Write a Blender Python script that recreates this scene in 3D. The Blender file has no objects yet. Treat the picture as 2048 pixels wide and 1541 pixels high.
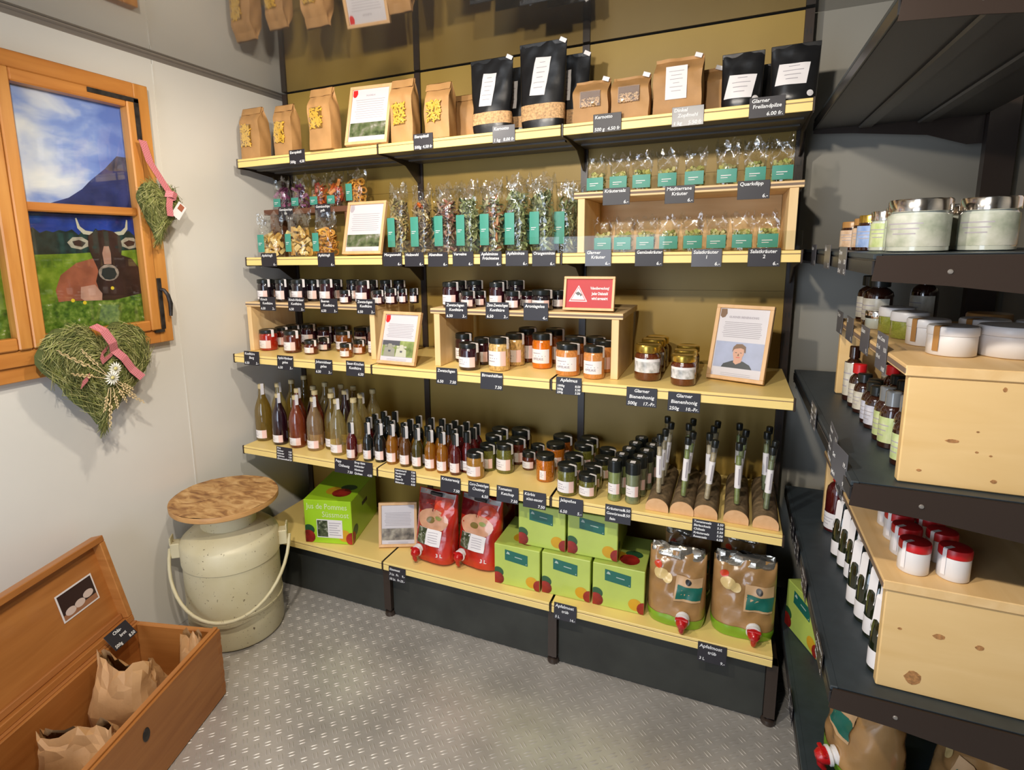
import bpy, math, random
from mathutils import Matrix, Vector
PI = math.pi
random.seed(7)
sc = bpy.context.scene
COL = sc.collection
# ---------------------------------------------------------------- camera
cam_d = bpy.data.cameras.new('camera')
cam_d.sensor_width = 36.0
cam_d.lens = 19.929
cam_d.shift_x = 0.0393
cam_d.shift_y = -0.03856
cam_d.clip_start = 0.02
cam = bpy.data.objects.new('camera', cam_d)
COL.objects.link(cam)
cam.matrix_world = Matrix(((0.911890, -0.053183, 0.406975, 1.816946), (0.410051, 0.160968, -0.897746, -2.072752), (-0.017765, 0.985526, 0.168593, 1.422939), (0, 0, 0, 1)))
sc.camera = cam
# ---------------------------------------------------------------- world, lights, exposure
wd = bpy.data.worlds.new('world'); sc.world = wd
wd.use_nodes = True
wd.node_tree.nodes['Background'].inputs[0].default_value = (0.80, 0.90, 1.0, 1)
wd.node_tree.nodes['Background'].inputs[1].default_value = 0.22
sc.view_settings.view_transform = 'Standard'
sc.view_settings.look = 'None'
sc.view_settings.gamma = 1.0
sc.view_settings.use_curve_mapping = False
sc.view_settings.exposure = 1.0
sc.cycles.transparent_max_bounces = 32
sc.cycles.max_bounces = 10
sc.cycles.caustics_reflective = False
sc.cycles.caustics_refractive = False
CEIL = 2.108
LAMPS = [   # x, y, z, aim, power, colour : the ceiling spotlights of the shop
    (0.85, -0.92, 2.03, (0.35, -0.35, 0.9), 13.0, (1.0, 0.90, 0.76)),
    (1.15, -1.76, 1.98, (0.75, -0.1, 0.9), 30.0, (1.0, 0.90, 0.76)),
    (1.62, -1.78, 1.98, (1.75, -0.1, 0.8), 22.0, (1.0, 0.90, 0.76)),
]
def add_lamp_light(loc, aim, power, colour, radius=0.028, angle=150):
    d = bpy.data.lights.new('spot', 'SPOT')
    d.energy = power; d.color = colour; d.shadow_soft_size = radius
    d.spot_size = math.radians(angle); d.spot_blend = 0.6
    o = bpy.data.objects.new('spot_light', d); COL.objects.link(o)
    o.location = loc
    o.rotation_euler = (Vector(aim) - Vector(loc)).to_track_quat('-Z', 'Y').to_euler()
    return o
for (x, y, z, aim, pw, c) in LAMPS:
    add_lamp_light((x, y, z), aim, pw, c)
dl = bpy.data.lights.new('daylight', 'AREA')      # daylight falling in through the open shop door
dl.shape = 'RECTANGLE'; dl.size = 1.0; dl.size_y = 1.9; dl.energy = 17.0; dl.color = (0.72, 0.83, 1.0)
dlo = bpy.data.objects.new('door_daylight', dl); COL.objects.link(dlo)
dlo.location = (0.85, -3.18, 1.0); dlo.rotation_euler = (PI/2, 0, PI)
dlo.rotation_euler = (Vector((0, 1, 0))).to_track_quat('-Z', 'Y').to_euler()

# ---------------------------------------------------------------- mesh builder
class MB:
    def __init__(s): s.v = []; s.f = []; s.m = []
    def _add(s, vs, fs, mi):
        b = len(s.v); s.v += [tuple(p) for p in vs]
        for f in fs: s.f.append(tuple(i + b for i in f)); s.m.append(mi)
    def box(s, x0, x1, y0, y1, z0, z1, mi=0, b=0.0):
        if b <= 0:
            vs = [(x, y, z) for z in (z0, z1) for y in (y0, y1) for x in (x0, x1)]
            fs = [(0,2,3,1),(4,5,7,6),(0,1,5,4),(2,6,7,3),(0,4,6,2),(1,3,7,5)]
            s._add(vs, fs, mi); return s
        vs = []; idx = {}
        for i, x in enumerate((x0, x1)):
            for j, y in enumerate((y0, y1)):
                for k, z in enumerate((z0, z1)):
                    sx, sy, sz = (1-2*i)*b, (1-2*j)*b, (1-2*k)*b
                    for a, p in enumerate(((x, y+sy, z+sz), (x+sx, y, z+sz), (x+sx, y+sy, z))):
                        idx[i, j, k, a] = len(vs); vs.append(p)
        I = lambda i, j, k, a: idx[i, j, k, a]
        fs = []
        for i in (0, 1):
            q = [I(i,0,0,0), I(i,1,0,0), I(i,1,1,0), I(i,0,1,0)]; fs.append(q if i else q[::-1])
            q = [I(0,i,0,1), I(1,i,0,1), I(1,i,1,1), I(0,i,1,1)]; fs.append(q[::-1] if i else q)
            q = [I(0,0,i,2), I(1,0,i,2), I(1,1,i,2), I(0,1,i,2)]; fs.append(q if i else q[::-1])
        for i in (0, 1):
            for j in (0, 1):
                fs.append([I(i,j,0,0), I(i,j,1,0), I(i,j,1,1), I(i,j,0,1)])
                fs.append([I(i,0,j,0), I(i,1,j,0), I(i,1,j,2), I(i,0,j,2)])
                fs.append([I(0,i,j,1), I(1,i,j,1), I(1,i,j,2), I(0,i,j,2)])
                for k in (0, 1): fs.append([I(i,j,k,0), I(i,j,k,1), I(i,j,k,2)])
        s._add(vs, fs, mi); return s
    def lathe(s, prof, n=20, mi=0, c=(0,0,0), a0=0.0, a1=2*PI, cap0=True, cap1=True):
        full = abs(a1 - a0 - 2*PI) < 1e-6
        k = n if full else n + 1
        vs = []
        for r, z in prof:
            for i in range(k):
                a = a0 + (a1 - a0)*i/n
                vs.append((c[0] + r*math.cos(a), c[1] + r*math.sin(a), c[2] + z))
        fs = []
        for j in range(len(prof) - 1):
            for i in range(n):
                i2 = (i + 1) % k if full else i + 1
                fs.append((j*k+i, j*k+i2, (j+1)*k+i2, (j+1)*k+i))
        if full and cap0 and prof[0][0] > 1e-6: fs.append(tuple(range(k))[::-1])
        if full and cap1 and prof[-1][0] > 1e-6: fs.append(tuple((len(prof)-1)*k + i for i in range(k)))
        s._add(vs, fs, mi); return s
    def tube(s, pts, r, n=8, mi=0, closed=False):
        P = [Vector(p) for p in pts]; m = len(P)
        rs = r if isinstance(r, (list, tuple)) else [r]*m
        vs = []; up = None
        for i in range(m):
            if closed: t = P[(i+1) % m] - P[i-1]
            else: t = P[min(i+1, m-1)] - P[max(i-1, 0)]
            t.normalize()
            if up is None:
                up = Vector((0,0,1)) if abs(t.z) < .9 else Vector((1,0,0))
            up = (up - t*up.dot(t)).normalized(); w = t.cross(up)
            for k in range(n):
                a = 2*PI*k/n
                vs.append(P[i] + (up*math.cos(a) + w*math.sin(a))*rs[i])
        fs = []
        for i in range(m if closed else m-1):
            j = (i+1) % m
            for k in range(n):
                k2 = (k+1) % n
                fs.append((i*n+k, i*n+k2, j*n+k2, j*n+k))
        if not closed:
            fs.append(tuple(range(n))[::-1]); fs.append(tuple((m-1)*n+k for k in range(n)))
        s._add(vs, fs, mi); return s
    def prism(s, pts, a, b, axis='y', mi=0):
        """polygon of (u, w) points extruded from a to b along axis"""
        n = len(pts)
        def P(u, w, t): return {'y': (u, t, w), 'x': (t, u, w), 'z': (u, w, t)}[axis]
        vs = [P(u, w, a) for u, w in pts] + [P(u, w, b) for u, w in pts]
        fs = [tuple(range(n)), tuple(range(n, 2*n))[::-1]]
        for i in range(n): fs.append((i, n+i, n+(i+1) % n, (i+1) % n))
        s._add(vs, fs, mi); return s
    def grid(s, fn, nu, nv, mi=0, wrap=False):
        vs = [fn(i/nu, j/nv) for j in range(nv+1) for i in range(nu if wrap else nu+1)]
        k = nu if wrap else nu+1
        fs = [(j*k+i, j*k+(i+1) % k, (j+1)*k+(i+1) % k, (j+1)*k+i) for j in range(nv) for i in range(nu)]
        s._add(vs, fs, mi); return s
    def poly(s, pts, mi=0): s._add(pts, [tuple(range(len(pts)))], mi); return s
    def mesh_in(s, me, M, mi=0):
        s._add([M @ v.co for v in me.vertices], [tuple(p.vertices) for p in me.polygons], mi); return s
    def xf(s, M, start=0):
        for i in range(start, len(s.v)): s.v[i] = tuple(M @ Vector(s.v[i]))
        return s
    def mesh(s, name, mats, smooth=None):
        me = bpy.data.meshes.new(name)
        me.from_pydata(s.v, [], s.f)
        for m in (mats if isinstance(mats, (list, tuple)) else [mats]): me.materials.append(m)
        if any(s.m): me.polygons.foreach_set('material_index', s.m)
        if smooth is not None:
            me.polygons.foreach_set('use_smooth', [True]*len(s.f))
            me.set_sharp_from_angle(angle=math.radians(smooth))
        me.update(); return me
    def build(s, name, mats, parent=None, smooth=None):
        return link(name, s.mesh(name, mats, smooth), parent)
def link(name, me, parent=None):
    o = bpy.data.objects.new(name, me); COL.objects.link(o)
    if parent is not None: o.parent = parent
    return o
def tag(o, label, cat, group=None):
    o['label'] = label; o['category'] = cat
    if group: o['group'] = group
    return o
def thing(name, label, cat, loc=(0,0,0), rotz=0.0, group=None, scale=None, rot=None):
    o = bpy.data.objects.new(name, None); COL.objects.link(o)
    o.empty_display_size = 0.02
    o.location = loc; o.rotation_euler = rot if rot else (0, 0, rotz)
    if scale: o.scale = scale
    return tag(o, label, cat, group)
def struct(name, mb, mats, smooth=None, parent=None):
    o = mb.build(name, mats, parent, smooth)
    if parent is None: o['kind'] = 'structure'
    return o
PROTO = {}
def place(key, parts_fn, name, label, cat, loc, rotz=0.0, group=None, scale=None, rot=None):
    """parts_fn() -> list of (part name, mesh, index of parent part or None, label or None); meshes are shared between copies"""
    if key not in PROTO: PROTO[key] = parts_fn()
    root = thing(name, label, cat, loc, rotz, group, scale, rot)
    made = []
    for p in PROTO[key]:
        nm, me, par = p[:3]
        o = link(nm, me, root if par is None else made[par])
        if len(p) > 3 and p[3]: o['label'] = p[3]
        made.append(o)
    return root
_TXT = {}
def text_mesh(body, size, align='LEFT', bold=0.0):
    k = (body, size, align, bold)
    if k in _TXT: return _TXT[k]
    cu = bpy.data.curves.new('t', 'FONT'); cu.body = body; cu.size = size
    cu.align_x = align; cu.resolution_u = 2; cu.offset = bold
    o = bpy.data.objects.new('t', cu)
    me = bpy.data.meshes.new_from_object(o)
    bpy.data.objects.remove(o); bpy.data.curves.remove(cu)
    _TXT[k] = me
    return me
def add_text(mb, body, size, x, z, y, align='LEFT', mi=0, bold=0.0, shear=0.0, fitw=None):
    """flat lettering facing -Y at (x, z), lying in the plane y"""
    me = text_mesh(body, size, align, bold)
    sx = 1.0
    if fitw and len(me.vertices):
        w = max(v.co.x for v in me.vertices) - min(v.co.x for v in me.vertices)
        if w > fitw: sx = fitw/w
    M = Matrix(((sx, shear, 0, x), (0, 0, -1, y), (0, 1, 0, z), (0, 0, 0, 1)))
    return mb.mesh_in(me, M, mi)
def ordw(n):
    w = ['first', 'second', 'third', 'fourth', 'fifth', 'sixth', 'seventh', 'eighth', 'ninth', 'tenth', 'eleventh', 'twelfth', 'thirteenth', 'fourteenth', 'fifteenth', 'sixteenth', 'seventeenth', 'eighteenth', 'nineteenth', 'twentieth', 'twenty-first', 'twenty-second', 'twenty-third', 'twenty-fourth', 'twenty-fifth']
    return w[n]
def ranks(vals):
    o = sorted(range(len(vals)), key=lambda i: vals[i]); r_ = [0]*len(vals)
    for k, i in enumerate(o): r_[i] = k
    return r_
def fbm(x, y, z=0.0):
    from mathutils import noise
    return noise.fractal(Vector((x, y, z)), 1.0, 2.0, 3)

# ---------------------------------------------------------------- materials
def nt(name):
    m = bpy.data.materials.new(name); m.use_nodes = True
    t = m.node_tree; b = t.nodes['Principled BSDF']
    return m, t, b
def setin(b, k, v):
    if k in b.inputs: b.inputs[k].default_value = v
def add_bump(t, b, scale, strength, coord='Object', detail=4, stretch=None, dist=0.004):
    tc = t.nodes.new('ShaderNodeTexCoord'); mp = t.nodes.new('ShaderNodeMapping')
    t.links.new(tc.outputs[coord], mp.inputs[0])
    if stretch: mp.inputs['Scale'].default_value = stretch
    n = t.nodes.new('ShaderNodeTexNoise'); n.inputs['Scale'].default_value = scale; n.inputs['Detail'].default_value = detail
    t.links.new(mp.outputs[0], n.inputs['Vector'])
    bp = t.nodes.new('ShaderNodeBump'); bp.inputs['Strength'].default_value = strength; bp.inputs['Distance'].default_value = dist
    t.links.new(n.outputs['Fac'], bp.inputs['Height']); t.links.new(bp.outputs[0], b.inputs['Normal'])
    return n
def ramp(t, fac, stops):
    r = t.nodes.new('ShaderNodeValToRGB'); e = r.color_ramp.elements
    e[0].position, e[0].color = stops[0][0], (*stops[0][1], 1)
    e[1].position, e[1].color = stops[-1][0], (*stops[-1][1], 1)
    for p, c in stops[1:-1]:
        x = e.new(p); x.color = (*c, 1)
    t.links.new(fac, r.inputs[0]); return r
def noise_fac(t, scale, detail=3, stretch=None, coord='Object', dist=0.0):
    tc = t.nodes.new('ShaderNodeTexCoord'); mp = t.nodes.new('ShaderNodeMapping')
    t.links.new(tc.outputs[coord], mp.inputs[0])
    if stretch: mp.inputs['Scale'].default_value = stretch
    n = t.nodes.new('ShaderNodeTexNoise'); n.inputs['Scale'].default_value = scale; n.inputs['Detail'].default_value = detail
    n.inputs['Distortion'].default_value = dist
    t.links.new(mp.outputs[0], n.inputs['Vector'])
    return n.outputs['Fac']
def pm(name, col, rough=.5, metal=0.0, coat=0.0, spec=None, var=None, bump=None, emit=None, sss=0):
    m, t, b = nt(name)
    setin(b, 'Base Color', (*col, 1)); setin(b, 'Roughness', rough); setin(b, 'Metallic', metal)
    setin(b, 'Coat Weight', coat); setin(b, 'Coat Roughness', 0.04)
    if spec is not None: setin(b, 'Specular IOR Level', spec)
    if var:   # (scale, darker factor, lighter factor)
        f = noise_fac(t, var[0], 4)
        r = ramp(t, f, [(.3, tuple(c*var[1] for c in col)), (.7, tuple(min(1, c*var[2]) for c in col))])
        t.links.new(r.outputs[0], b.inputs['Base Color'])
    if bump: add_bump(t, b, *bump)
    if emit: setin(b, 'Emission Color', (*col, 1)); setin(b, 'Emission Strength', emit)
    return m
def wood(name, c1, c2, grain=(1, 14, 14), scale=3.0, rough=.5, knots=None, coat=0.0):
    """streaky grain; the axis with the small factor is the grain direction"""
    m, t, b = nt(name)
    f = noise_fac(t, scale, 5, grain, dist=.6)
    r = ramp(t, f, [(.28, c2), (.5, tuple((p+q)/2 for p, q in zip(c1, c2))), (.72, c1)])
    out = r.outputs[0]
    if knots:
        tc = t.nodes.new('ShaderNodeTexCoord'); mp = t.nodes.new('ShaderNodeMapping')
        t.links.new(tc.outputs['Object'], mp.inputs[0]); mp.inputs['Scale'].default_value = knots[1]
        v = t.nodes.new('ShaderNodeTexVoronoi'); v.inputs['Scale'].default_value = knots[2]
        t.links.new(mp.outputs[0], v.inputs['Vector'])
        kr = ramp(t, v.outputs['Distance'], [(.0, (1, 1, 1)), (knots[3], (0, 0, 0))])
        mx = t.nodes.new('ShaderNodeMixRGB'); t.links.new(kr.outputs[0], mx.inputs[0])
        t.links.new(out, mx.inputs[1]); mx.inputs[2].default_value = (*knots[0], 1)
        out = mx.outputs[0]
    t.links.new(out, b.inputs['Base Color']); setin(b, 'Roughness', rough); setin(b, 'Coat Weight', coat)
    add_bump(t, b, scale*2, .12, stretch=grain, dist=.002)
    return m
def film(name, tint=(1, 1, 1), gloss=.10, rough=.06, bump=None, edge=.5):
    """clear foil or glass: light passes tinted, the surface glints"""
    m = bpy.data.materials.new(name); m.use_nodes = True
    t = m.node_tree; t.nodes.clear()
    o = t.nodes.new('ShaderNodeOutputMaterial')
    tr = t.nodes.new('ShaderNodeBsdfTransparent'); tr.inputs[0].default_value = (*tint, 1)
    gl = t.nodes.new('ShaderNodeBsdfGlossy'); gl.inputs['Roughness'].default_value = rough
    lw = t.nodes.new('ShaderNodeLayerWeight'); lw.inputs['Blend'].default_value = .35
    ma = t.nodes.new('ShaderNodeMath'); ma.operation = 'MULTIPLY_ADD'
    t.links.new(lw.outputs['Facing'], ma.inputs[0]); ma.inputs[1].default_value = edge; ma.inputs[2].default_value = gloss
    ma.use_clamp = True
    mx = t.nodes.new('ShaderNodeMixShader')
    t.links.new(ma.outputs[0], mx.inputs[0]); t.links.new(tr.outputs[0], mx.inputs[1]); t.links.new(gl.outputs[0], mx.inputs[2])
    t.links.new(mx.outputs[0], o.inputs[0])
    if bump:
        n = noise_fac(t, bump[0], 2)
        bp = t.nodes.new('ShaderNodeBump'); bp.inputs['Strength'].default_value = bump[1]; bp.inputs['Distance'].default_value = .01
        t.links.new(n, bp.inputs['Height']); t.links.new(bp.outputs[0], gl.inputs['Normal'])
    return m

# ---------------------------------------------------------------- surface materials
M = {}
M['wall'] = pm('painted_panel', (.76, .735, .68), .38, var=(2.5, .96, 1.03), bump=(60, .03))
M['wall_grey'] = pm('grey_panel', (.31, .295, .255), .45, var=(2, .95, 1.04))
M['ceiling'] = pm('glossy_ceiling', (.42, .41, .39), .05, metal=.85)
M['alu'] = pm('aluminium_trim', (.34, .31, .28), .35, metal=.5)
M['steel'] = pm('tread_plate', (.62, .585, .545), .36, metal=.45, var=(5, .80, 1.12), bump=(90, .05))
M['yellow'] = pm('yellow_paint', (.93, .70, .25), .42, var=(8, .97, 1.03))
M['shaded_yellow'] = pm('shaded_yellow_panel', (.36, .235, .047), .5, var=(6, .94, 1.04), bump=(200, .02))  # same paint as the yellow shelves, darkened in colour for the weaker light
M['brown'] = pm('brown_metal', (.035, .022, .016), .38)
M['dark'] = pm('dark_metal', (.022, .021, .022), .35)
M['anthracite'] = pm('anthracite_metal', (.030, .041, .050), .45, var=(30, .85, 1.15))
M['plinth'] = pm('dusty_plinth', (.030, .032, .027), .6, var=(9, .75, 1.35))
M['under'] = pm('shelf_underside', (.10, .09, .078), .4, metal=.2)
M['pine'] = wood('pine_board', (.86, .60, .30), (.76, .49, .21), (14, 1.2, 14), 2.2, .55, ((.40, .17, .05), (1.0, 1.0, 1.0), 7.5, .05))
M['pine_x'] = wood('pine_board_cross', (.86, .62, .33), (.74, .48, .22), (1.2, 14, 14), 2.2, .55)
M['pine_z'] = wood('pine_board_upright', (.88, .65, .35), (.78, .53, .25), (14, 14, 1.2), 2.2, .55)
M['pine_end'] = wood('pine_gable', (.84, .58, .27), (.75, .49, .20), (1.6, 10, 9), 2.4, .5)
M['ply_core'] = pm('plywood_core', (.20, .14, .10), .7)
# ---------------------------------------------------------------- the room
XL, XR, YB, YR = -0.06, 2.52, 0.055, -3.2
floor = struct('floor', MB().box(XL-.05, XR+.05, YR, YB+.05, -.03, 0), M['steel'])
# raised bars of the tread plate: pairs, alternately turned
mb = MB()
P0 = 0.0315
def tread_bar(cx, cy, ang, L=.0285, w=.0046, h=.0018):
    ca, sa = math.cos(ang), math.sin(ang)
    pts = [(-L/2, 0, 0), (-L*.22, -w/2, 0), (L*.22, -w/2, 0), (L/2, 0, 0), (L*.22, w/2, 0), (-L*.22, w/2, 0), (-L*.2, 0, h), (L*.2, 0, h)]
    vs = [(cx + x*ca - y*sa, cy + x*sa + y*ca, z) for x, y, z in pts]
    mb._add(vs, [(0,1,6), (1,2,7,6), (2,3,7), (3,4,7), (4,5,6,7), (5,0,6)], 0)
ang0 = math.radians(45)
ca0, sa0 = math.cos(ang0), math.sin(ang0)
for i in range(-75, 76):
    for j in range(-75, 76):
        gx, gy = i*P0, j*P0
        cx, cy = 1.1 + gx*ca0 - gy*sa0, -1.1 + gx*sa0 + gy*ca0
        if not (0.0 < cx < 2.15 and -1.75 < cy < -.05): continue
        a = ang0 if (i + j) % 2 == 0 else ang0 + PI/2
        for s in (-1, 1):
            o = s*.0052
            tread_bar(cx - math.sin(a)*o, cy + math.cos(a)*o, a)
tb = mb.build('tread_bars', M['steel'], floor, 85); tb['kind'] = 'stuff'
struct('ceiling', MB().box(XL-.05, XR+.05, YR, YB+.05, CEIL, CEIL+.04), M['ceiling'])
wl = struct('wall_left', MB().box(XL-.06, XL-.012, YR, YB+.05, 0, CEIL), M['wall_grey'])
ys = [YR, -1.75, -.595, YB]
for a, b in zip(ys[:-1], ys[1:]):
    MB().box(XL-.013, XL, a+.0012, b-.0012, 0.0, CEIL-.002, b=.0012).build('wall_panel', M['wall'], wl)
MB().box(XL-.004, XL+.0015, -.597, -.592, .0, CEIL-.03).build('seam_strip', M['wall'], wl)
struct('wall_back', MB().box(XL-.05, XR+.05, YB, YB+.05, 0, CEIL), M['wall_grey'])
struct('wall_right', MB().box(XR, XR+.05, YR, YB, 0, CEIL), M['wall_grey'])
# rear wall behind the photographer with the open doorway
struct('wall_rear', MB().box(1.4, XR+.05, YR-.05, YR, 0, CEIL).box(XL-.05, 0.3, YR-.05, YR, 0, CEIL).box(.3, 1.4, YR-.05, YR, 2.02, CEIL), M['wall_grey'])
struct('trim_1', MB().box(XL, XL+.030, YR, YB, CEIL-.0035, CEIL, b=.001).box(XL, XL+.004, YR, YB, CEIL-.016, CEIL-.003), M['alu'])

# ---------------------------------------------------------------- ceiling spotlights (above the frame)
def lamp_parts():
    h = MB().lathe([(.0, .0), (.036, .0), (.040, .006), (.040, .10), (.034, .108), (0, .108)], 20)
    ring = MB().lathe([(.030, -.004), (.041, -.004), (.041, .004), (.030, .004)], 20, cap0=False, cap1=False)
    return [('housing', h.mesh('housing', M['dark'], 40), None), ('trim_ring', ring.mesh('ring', M['alu'], 40), None)]
for k, (x, y, z, aim, pw, c) in enumerate(LAMPS):
    d = (Vector(aim) - Vector((x, y, z))).normalized()
    q = (-d).to_track_quat('Z', 'Y')
    r = place('lamp', lamp_parts, 'ceiling_spotlight', ['dark round spotlight nearest the left wall panel seam', 'dark round spotlight in the middle of the room', 'dark round spotlight nearest the anthracite shelves'][k], 'lamp', Vector((x, y, z)) - d*.012, group='ceiling spotlights', rot=q.to_euler())
    top = Vector((x, y, z)) - d*.07
    MB().tube([tuple(q.inverted() @ (top - r.location)), tuple(q.inverted() @ (Vector((top.x, top.y, CEIL)) - r.location))], .006, 8).build('stem', M['dark'], r)

# ---------------------------------------------------------------- back shelving: frame
BW = .665
fr = thing('shelving_unit', 'yellow metal shelving with five levels and shade-toned back panels on the back wall', 'shelving', (0, 0, 0))
for i in range(4):
    x = i*BW
    xa, xb = (x-.012, x+.012)
    up = MB().box(xa, xb, -.006, .05, .05, 2.103)
    for k in range(40):
        z = .2 + k*.047
        for dx in (-.005, .005): up.box(x+dx-.0015, x+dx+.0015, -.0064, -.0055, z, z+.016, mi=1)
    up.build('upright', [M['brown'], M['dark']], fr)
    lg = MB().box(x-.014, x+.014, -.372, -.0065, .17, .205).box(x-.015, x+.015, -.374, -.34, .028, .205)
    lg.build('base_leg', M['brown'], fr)
    MB().lathe([(.0, .0), (.019, .0), (.021, .006), (.019, .016), (.010, .020), (.008, .030)], 16, c=(x, -.357, 0)).build('foot', M['brown'], fr, 40)
zs_pan = [.21, .50, .885, 1.27, 1.655, 2.104]
for i in range(3):
    for a, b in zip(zs_pan[:-1], zs_pan[1:]):
        MB().box(i*BW+.0125, (i+1)*BW-.0125, .002, .010, a+.0004, b-.0004).build('back_panel', M['shaded_yellow'], fr)
    MB().box(i*BW+.0155, (i+1)*BW-.0155, -.355, -.345, .004, .20, b=.001).build('plinth', M['plinth'], fr)
# shelves: (level, top z, front y)
SH = {'A': (1.790, -.306), 'B': (1.403, -.303), 'C': (1.018, -.409), 'D': (.627, -.403), 'E': (.247, -.399)}
bayw = ['left', 'middle', 'right']
lv = {'A': 'top', 'B': 'second', 'C': 'third', 'D': 'fourth', 'E': 'bottom'}
onit = {'A': ['pasta bags', 'pasta and black grain pouches', 'flour bags and black pouches'],
        'B': ['dried fruit bags', 'tall herb tea bags', 'small herb bags and a pine riser'],
        'C': ['jam jars and a pine riser', 'fruit jars and a pine riser', 'honey jars and a portrait frame'],
        'D': ['syrup bottles', 'oil bottles and pickle jars', 'spice shakers and spice tubes'],
        'E': ['one bright green juice box', 'two red apple pouches', 'brown juice pouches']}
for L, (z, yf) in SH.items():
    for i in range(3):
        x0, x1 = i*BW+.004, (i+1)*BW-.004
        if i == 0: x0 = .004
        w = x1 - x0
        t = MB().box(0, w, .010, -yf-.008, -.0012, 0).box(0, w, .0, .011, -.0085, 0, b=.0012).build('shelf', M['yellow'], fr); t.location = (x0, yf, z); t['label'] = f'yellow metal shelf, {bayw[i]} bay, {lv[L]} level, carrying {onit[L][i]}'
        MB().box(0, w, -.0005, .004, -.032, -.0105, b=.0012).box(0, w, .001, .009, -.0105, -.0085, mi=1).build('front_rail', [M['yellow'], M['ply_core']], t)
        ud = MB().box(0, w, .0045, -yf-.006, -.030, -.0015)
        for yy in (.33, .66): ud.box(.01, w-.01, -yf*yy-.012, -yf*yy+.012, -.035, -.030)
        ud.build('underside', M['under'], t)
        if L != 'E':
            for bx in (-.0034, w+.0006):
                if bx > 0 and i < 2: continue
                d = -yf
                p = MB().prism([(.002, -.036), (.002, -.004), (d-.008, -.004), (d-.008, -.105), (d-.03, -.105), (d*.62, -.052), (d*.2, -.036)], bx, bx+.0028, axis='x')
                p.build('bracket', M['brown'], t)
                if i == 0 or True:
                    MB().box(bx-.0012, bx+.004, -.003, .004, -.034, .002, b=.001).build('bracket_nose', M['brown'], t)
        else:
            MB().box(-.0034, .0, -.003, .01, -.036, .002).build('bracket_nose', M['brown'], t)

# ---------------------------------------------------------------- right-hand anthracite shelving
XF, YN = 2.027, -.972
r = thing('shelving_unit', 'dark anthracite shelving with pine risers along the right wall', 'shelving', (0, 0, 0))
for y in (-.015, YN+.012):
    MB().box(2.435, 2.50, y-.015, y+.015, .03, 2.095).build('upright', M['brown'], r)
    MB().box(2.06, 2.44, y-.013, y+.013, .15, .205).box(2.055, 2.085, y-.013, y+.013, .03, .2).build('base_leg', M['brown'], r)
    MB().lathe([(.0, .0), (.019, .0), (.021, .006), (.019, .016), (.010, .020), (.008, .030)], 16, c=(2.07, y, 0)).build('foot', M['brown'], r, 40)
MB().box(2.075, 2.085, YN+.03, -.03, .004, .20).build('plinth', M['plinth'], r)
RS = [('R0', 1.79, 'above the silver-lidded cosmetic jars, empty and seen from below'), ('R1', 1.403, 'carrying silver-lidded cosmetic jars'), ('R2', 1.018, 'carrying dropper bottles and a pine riser'), ('R3', .62, 'carrying dark bottles with white seals'), ('R4', .247, 'lowest, carrying green juice boxes')]
for L, z, what in RS:
    D, Ln = 2.43-XF, -YN-.004
    t = MB().box(.012, D, 0.004, Ln, -.0012, 0).box(0, .013, 0.004, Ln, -.009, 0, b=.0015).build('shelf', M['anthracite'], r); t.location = (XF, YN, z); t['label'] = f'anthracite metal shelf {what}'
    MB().box(-.001, .003, .002, Ln, -.034, -.011, b=.001).box(.002, .01, .003, Ln, -.011, -.009).build('front_rail', M['dark'], t)
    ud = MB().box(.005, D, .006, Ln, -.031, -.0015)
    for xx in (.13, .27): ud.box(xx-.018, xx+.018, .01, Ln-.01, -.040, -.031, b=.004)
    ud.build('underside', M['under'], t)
    for by in (0.0, Ln):
        MB().prism([(.0, -.043), (.004, -.003), (D+.004, -.003), (D+.004, -.105), (D-.03, -.105), (D*.7, -.072), (D*.25, -.050)], by, by+.003, axis='y').build('bracket', M['brown'], t)
    MB().lathe([(.0, 0), (.004, 0), (.003, .0016), (0, .002)], 10, c=(0, 0, 0)).xf(Matrix.Translation((.10, -.0002, -.028)) @ Matrix.Rotation(PI/2, 4, 'X')).build('rivet', M['alu'], t)

# ---------------------------------------------------------------- product materials
M['white'] = pm('white_paper', (.84, .80, .80), .6)
M['pink'] = pm('pink_print', (.86, .58, .52), .6)
M['print'] = pm('grey_print', (.42, .38, .42), .6)
M['black_lid'] = pm('black_lid', (.010, .012, .011), .28, var=(40, .8, 1.3))
M['gold_lid'] = pm('gold_lid', (.62, .42, .08), .25, metal=.9)
M['chrome'] = pm('silver_lid', (.75, .70, .64), .15, metal=1.0)
M['white_plastic'] = pm('white_plastic', (.80, .78, .78), .35)
M['red_plastic'] = pm('red_plastic', (.55, .012, .015), .35)
M['card'] = pm('chalkboard_card', (.018, .016, .022), .5)
M['card_grey'] = pm('glossy_slate_card', (.10, .10, .115), .3)
M['chalk'] = pm('chalk_white', (.88, .88, .88), .7)
M['kraft'] = pm('kraft_paper', (.48, .255, .092), .62, var=(14, .84, 1.1), bump=(22, .45))
M['kraft_dark'] = pm('kraft_recess_shade', (.20, .10, .04), .7)
M['black_foil'] = pm('black_foil', (.010, .010, .011), .33, bump=(14, .35))
M['grain'] = pm('pale_grain', (.72, .43, .20), .6, var=(160, .55, 1.25), bump=(160, .6))
M['pasta'] = pm('yellow_pasta', (.80, .46, .05), .45)
M['green_label'] = pm('green_label', (.055, .29, .22), .5)
M['green_card'] = pm('dark_green_print', (.012, .135, .10), .35)
M['foil'] = film('cellophane', (.97, .98, .97), .10, .045, bump=(30, 1.0), edge=.35)
M['clear_glass'] = film('clear_glass', (.95, .97, .95), .05, .02, edge=.45)
M['acrylic'] = film('clear_acrylic', (.97, .98, .97), .02, .02, edge=.10)
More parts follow.
